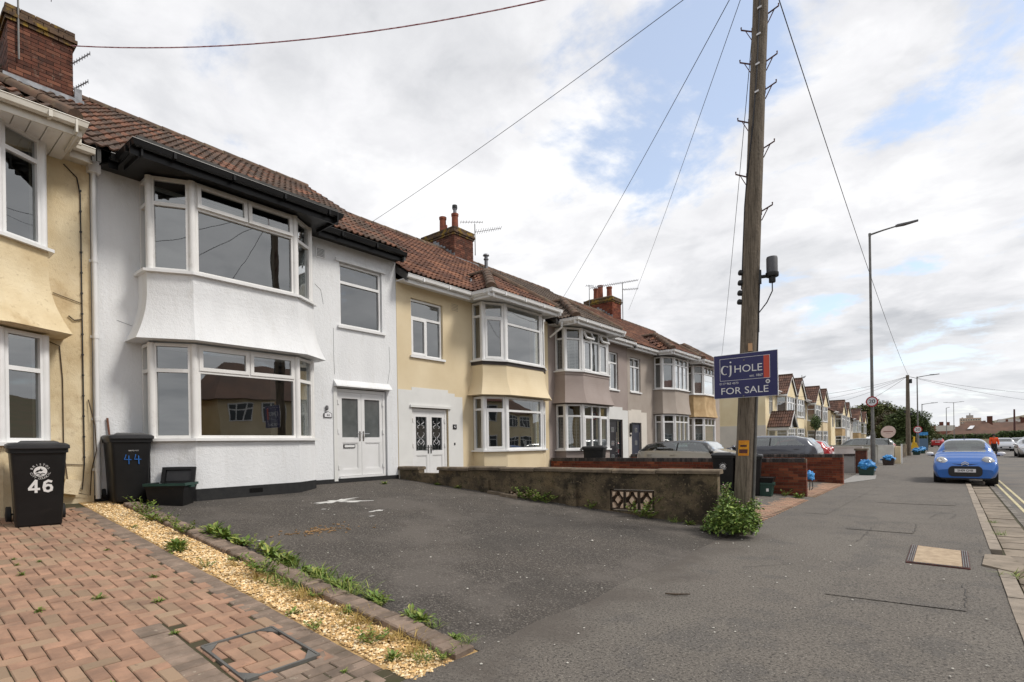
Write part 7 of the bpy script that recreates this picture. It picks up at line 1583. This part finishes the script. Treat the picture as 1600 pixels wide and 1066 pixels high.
tree('tree', 'light olive tree just right of the lamp post', -6.4, 92, 0, [(0, 0, 2.6, 1.4, 1.6), (-1., 0, 2.2, 1.1, 1.3), (.6, 0, 1.6, 1.5, 1.2)], 8000, .26, m_tree2, .15, TG)
tree('tree', 'small autumn tinted tree at the right of the dark tree', -2.4, 96, 0, [(0, 0, 2.6, .8, 1.1), (.5, 0, 1.8, .9, 1.0), (-.4, 0, 1.5, 1., .9)], 3500, .2, m_tree2, .1, TG)
tree('shrub', 'dark shrub at the right edge of the tree group', -1.3, 108, 0, [(0, 0, 1.3, .8, .8), (.7, 0, .8, .7, .6), (-.6, 0, 1., .7, .8)], 2500, .2, m_tree1, .08, TG)
# climber on the bay
t = thing('climber', 'round green climber on the bay of the yellowish gabled house', 'climber', (-9.2, 53.6, 2.2)); mb = MB()
for k in range(1600):
    d = rdir(-1, 1); q = RG.random()**.4; lump = 1+.4*noise.noise(d*2.5); p = Vector((.12+d.x*.32*q, d.y*1.25*q*lump, .75+d.z*.62*q*lump)); leaf_quad(mb, p, rdir(-.8, .5), (Vector((1, 0, .5))+rdir()*.6).normalized(), RG.uniform(.09, .2), .1)
mb.build('foliage', m_hedge, t, kind='stuff'); mb = MB(); mb.tube([(.0, -.2, -2.3), (.05, 0, -.4), (.1, .1, .6)], .05, 6); mb.build('stem', m_bark, t)
def hedge(lab, x0, x1, y0, y1, z0, z1, n, leaf=.12):
    t = thing('hedge', lab, 'hedge', ((x0+x1)/2, (y0+y1)/2, z0)); c = Vector(((x0+x1)/2, (y0+y1)/2, z0)); mb = MB()
    for k in range(n):
        p = Vector((RG.uniform(x0, x1), RG.uniform(y0, y1), z0+(z1-z0)*RG.random()**.6)); p += rdir()*.12*(1+noise.noise(p*.8)); leaf_quad(mb, p-c, rdir(-.6, .7), (vu+rdir()*.7).normalized(), leaf*RG.uniform(.6, 1.3), leaf*.6)
    mb.build('foliage', m_hedge, t, kind='stuff')
hedge('clipped hedge on top of the dark weathered fence', -6, -2.8, 50.2, 52.5, .8, 1.25, 2600)
hedge('long dark hedge in front of the bungalows', -2., 9., 158, 160, -.2, 2.0, 5000, .35)
hedge('leafy hedge by the right hand wooden pole', 7.6, 12.5, 140, 143, 0, 2.4, 3500, .35)
hedge('low hedge running behind the distant red car', -3, 0.5, 128, 130, 0, 1.6, 2500, .28)

# ------------------------------------------------------------------ far roofs, tower, hill
m_farw = M('far_white_wall', S(206, 200, 190), .9); m_farc = M('far_cream_wall', S(190, 176, 150), .9); m_farr = M('far_brown_roof', S(112, 84, 70), .9, S(92, 72, 62), .6); m_farr2 = M('far_red_roof', S(140, 90, 74), .9, S(120, 80, 68), .6); m_farg = M('far_grey_roof', S(130, 126, 122), .9); m_farwin = M('far_window', (.05, .06, .07), .2)
def far_house(lab, x, y, z, w_, d, hw, hr, wall, roofm, hipd=0., rz=0., chim=True, cat='house', grp='houses on the far rise', name='far_house', wins=2):
    t = thing(name, lab, cat, (x, y, z), rz, grp); mb = MB(); mb.box(-w_/2, w_/2, -d/2, d/2, -3, hw); mb.build('wall', wall, t)
    mb = MB(); e = .35; h2 = max(.05, w_/2-hipd); a = [(-w_/2-e, -d/2-e, hw-.1), (w_/2+e, -d/2-e, hw-.1), (w_/2+e, d/2+e, hw-.1), (-w_/2-e, d/2+e, hw-.1), (-h2, 0, hw+hr), (h2, 0, hw+hr)]
    mb.add(a, [(0, 1, 5, 4), (2, 3, 4, 5), (1, 2, 5), (3, 0, 4), (3, 2, 1, 0)]); rf = mb.build('roof', roofm, t)
    if chim: mb = MB(); mb.box(w_*.2, w_*.2+1., -.4, .4, hw+hr*.6, hw+hr+1.1); mb.build('chimney', m_brickold, rf)
    for k in range(wins):
        xx = -w_/2+w_*(k+.5)/wins; mb = MB(); mb.box(xx-.75, xx+.75, -d/2-.06, -d/2+.02, hw*.35, hw*.8, 0); win = mb.build('window', m_pvc, t); mb = MB()
        for s_ in (-1, 1): mb.box(xx+s_*.36-.3, xx+s_*.36+.3, -d/2-.08, -d/2-.061, hw*.35+.1, hw*.8-.1)
        mb.build('pane', m_farwin, win)
    return t, rf
b, rf = far_house('wide bungalow with a hipped brown roof and a skylight', 5.0, 172, 0, 10.5, 9, 2.2, 3.1, m_farc, m_farr, hipd=3.6, wins=3, name='bungalow')
mb = MB(); mb.prism([(-1.6, -3.3, 3.35), (-.7, -3.3, 3.35), (-.2, -2.2, 4.1), (-1.0, -2.2, 4.1)], (0, -.05, .08)); mb.build('skylight', m_signw, rf)
b, rf = far_house('bungalow with a boxy white dormer window', -.2, 190, 0, 5.6, 10, 2.2, 2.4, m_farc, m_farr2, hipd=0, wins=2, name='bungalow', rz=rad(90))
mb = MB(); mb.box(-3.0, 2., -1.5, 2.6, 2.5, 4.7); dm = mb.build('dormer', m_farw, rf); 
far_house('bungalow with a plain brown roof at the left of the dormer', -3.2, 200, 0, 5, 8, 2.2, 2.7, m_farw, m_farr2, wins=1, name='bungalow')
t = thing('tower_block', 'pinkish flat roofed block of flats high on the skyline', 'tower block', (14.1, 600, 5)); mb = MB(); mb.box(-6.9, 6.9, -5, 5, -6, 12.4); mb.build('wall', M('tower_brick', S(196, 172, 152), .9), t)
mb = MB(); mb.box(-2.6, 2., -3, 3, 12.4, 14.8); mb.box(-.6, .2, -.4, .4, 14.8, 16.6); mb.box(-5.6, -4.6, -3, 3, 12.4, 13.2); mb.build('plant_room', m_grw, t)
for fl in range(5):
    mb = MB(); z = .8+fl*2.4; mb.box(-6.6, 6.6, -5.06, -4.98, z, z+.9); band_ = mb.build('window_band', m_farw, t); mb = MB()
    for k in range(8): mb.box(-6.3+1.6*k, -5.3+1.6*k, -5.1, -5.061, z+.1, z+.8)
    mb.build('pane', m_farwin, band_)
mb = MB(); nx_, ny_ = 40, 16; fh = lambda x, y: max(0, (y-260)/340)**1.1*(9+.18*(x-5))*(1 if x > -5 else max(0., 1-(-5-x)/60)) if y > 260 else 0.
xs = [-120+10*i for i in range(nx_+1)]; ys = [255+25*j for j in range(ny_+1)]
mb.add([(x, y, fh(x, y)-.4) for x in xs for y in ys], [(i*(ny_+1)+j, (i+1)*(ny_+1)+j, (i+1)*(ny_+1)+j+1, i*(ny_+1)+j+1) for i in range(nx_) for j in range(ny_)], 0, .5)
mb.build('hill', M('far_hill_ground', S(92, 92, 66), .95, S(112, 96, 76), .05), kind='structure')
k = 0
for (x, y, w_, wl, rf_, rz, lab) in ((12.5, 190, 9, m_farc, m_farr, 0, 'brown roofed house right of the bungalow'), (16.5, 240, 9, m_farw, m_farr2, .2, 'red roofed house with white walls on the lower rise'), (13, 300, 9, m_farw, m_farr, .5, 'white walled house facing the street on the rise'), (19.5, 310, 10, m_farc, m_farr2, -.2, 'house with skylight windows on the rise'), (25, 330, 12, m_farw, m_farr2, .1, 'wide red roofed house at the right of the rise'), (22, 400, 11, m_farw, m_farg, 0, 'white long house near the crest'), (30, 440, 14, m_farw, m_farg, .1, 'white house with grey roof on the crest'), (14, 420, 9, m_farc, m_farr, .3, 'small brown roofed house left on the crest'), (8, 330, 9, m_farc, m_farr, 0, 'brown roof seen over the bungalow'), (36, 400, 12, m_farc, m_farr2, 0, 'red roofed house at the picture edge'), (2, 300, 10, m_farw, m_farr, 0, 'far roof between dormer and tower'), (-6, 320, 10, m_farw, m_farr2, 0, 'far roof behind the autumn tree')):
    far_house(lab, x, y, fh(x, y), w_, 8, 2.6, 2.6, wl, rf_, hipd=1.5 if k % 2 else 0, rz=rz); k += 1
for (x, y, s_, lab) in ((17, 360, 1.5, 'round tree among the houses on the rise'), (11, 380, 1.3, 'small tree left of the crest houses'), (27, 300, 1.5, 'tree beside the wide red roofed house')):
    tree('tree', lab, x, y, fh(x, y), [(0, 0, fh(x, y)+2.6*s_, 2*s_, 1.5*s_), (2*s_, 0, fh(x, y)+2*s_, 1.6*s_, 1.2*s_), (-1.6*s_, 0, fh(x, y)+1.8*s_, 1.5*s_, 1.2*s_)], 900, .8, m_hedge, .2, 'trees on the far rise')
t = thing('telegraph_pole', 'reddish wooden pole rising by the right hand hedge', 'telegraph pole', (10.4, 150, 0)); mb = MB(); mb.tube([(0, 0, -.2), (0, 0, 7.)], [.2, .14], 8); mb.build('pole_shaft', m_rust, t)
# garden wall of the bungalows
mb = MB(); mb.box(-4, 9.5, 155, 155.3, -.3, 1.0); o_ = mb.build('garden_wall', m_farc); o_['label'] = 'low pale garden wall in front of the bungalows'; o_['category'] = 'garden wall'

# ------------------------------------------------------------------ the other side of the street (seen reflected in the windows)
for k, (y, wl, rf_, lab) in enumerate(((-4, m_tan, m_farr, 'tan house opposite, reflected in the cream house'), (9, m_pale, m_farr2, 'cream house opposite, reflected in the lower bay window'), (22, m_tan, m_farr, 'brown roofed house opposite, reflected in the white house bay'), (35, m_greige, m_farr2, 'greige house opposite, reflected in the tan house windows'), (48, m_pale, m_farr, 'cream house opposite, reflected in the taupe house windows'))):
    t = thing('house', lab, 'house', (20.5, y, 0), 0, 'houses on the other side of the street'); mb = MB(); mb.box(0, 8, -5.5, 5.5, -.3, 5.2); mb.build('wall', wl, t)
    mb = MB(); mb.add([(-.4, -5.9, 5.1), (8.4, -5.9, 5.1), (8.4, 5.9, 5.1), (-.4, 5.9, 5.1), (4, -3.5, 8.2), (4, 3.5, 8.2)], [(0, 4, 5, 3), (1, 2, 5, 4), (0, 1, 4), (2, 3, 5), (0, 3, 2, 1)]); mb.build('roof', rf_, t)
    for yy in (-4, -1.5, 1.5, 4):
        for z in (1., 3.5):
            mb = MB(); mb.box(-.06, .02, yy-.9, yy+.9, z, z+1.35); win = mb.build('window', m_pvc, t); mb = MB()
            for q in (-.58, 0, .58): mb.box(-.07, -.061, yy+q-.24, yy+q+.24, z+.08, z+.9); mb.box(-.07, -.061, yy+q-.24, yy+q+.24, z+.98, z+1.27)
            mb.build('pane', m_farwin, win)
    mb = MB(); mb.box(-5.2, -5., -5.6, 5.6, -.2, .9); o_ = mb.build('garden_wall', m_brickold); o_.location = (20.5, y, 0); o_['label'] = 'low garden wall before the '+lab.split(',')[0]; o_['category'] = 'garden wall'
hedge('tall green hedge behind the camera, reflected in the angled bay panes', -9.5, 1., -21, -19, 0, 4.6, 9000, .3)
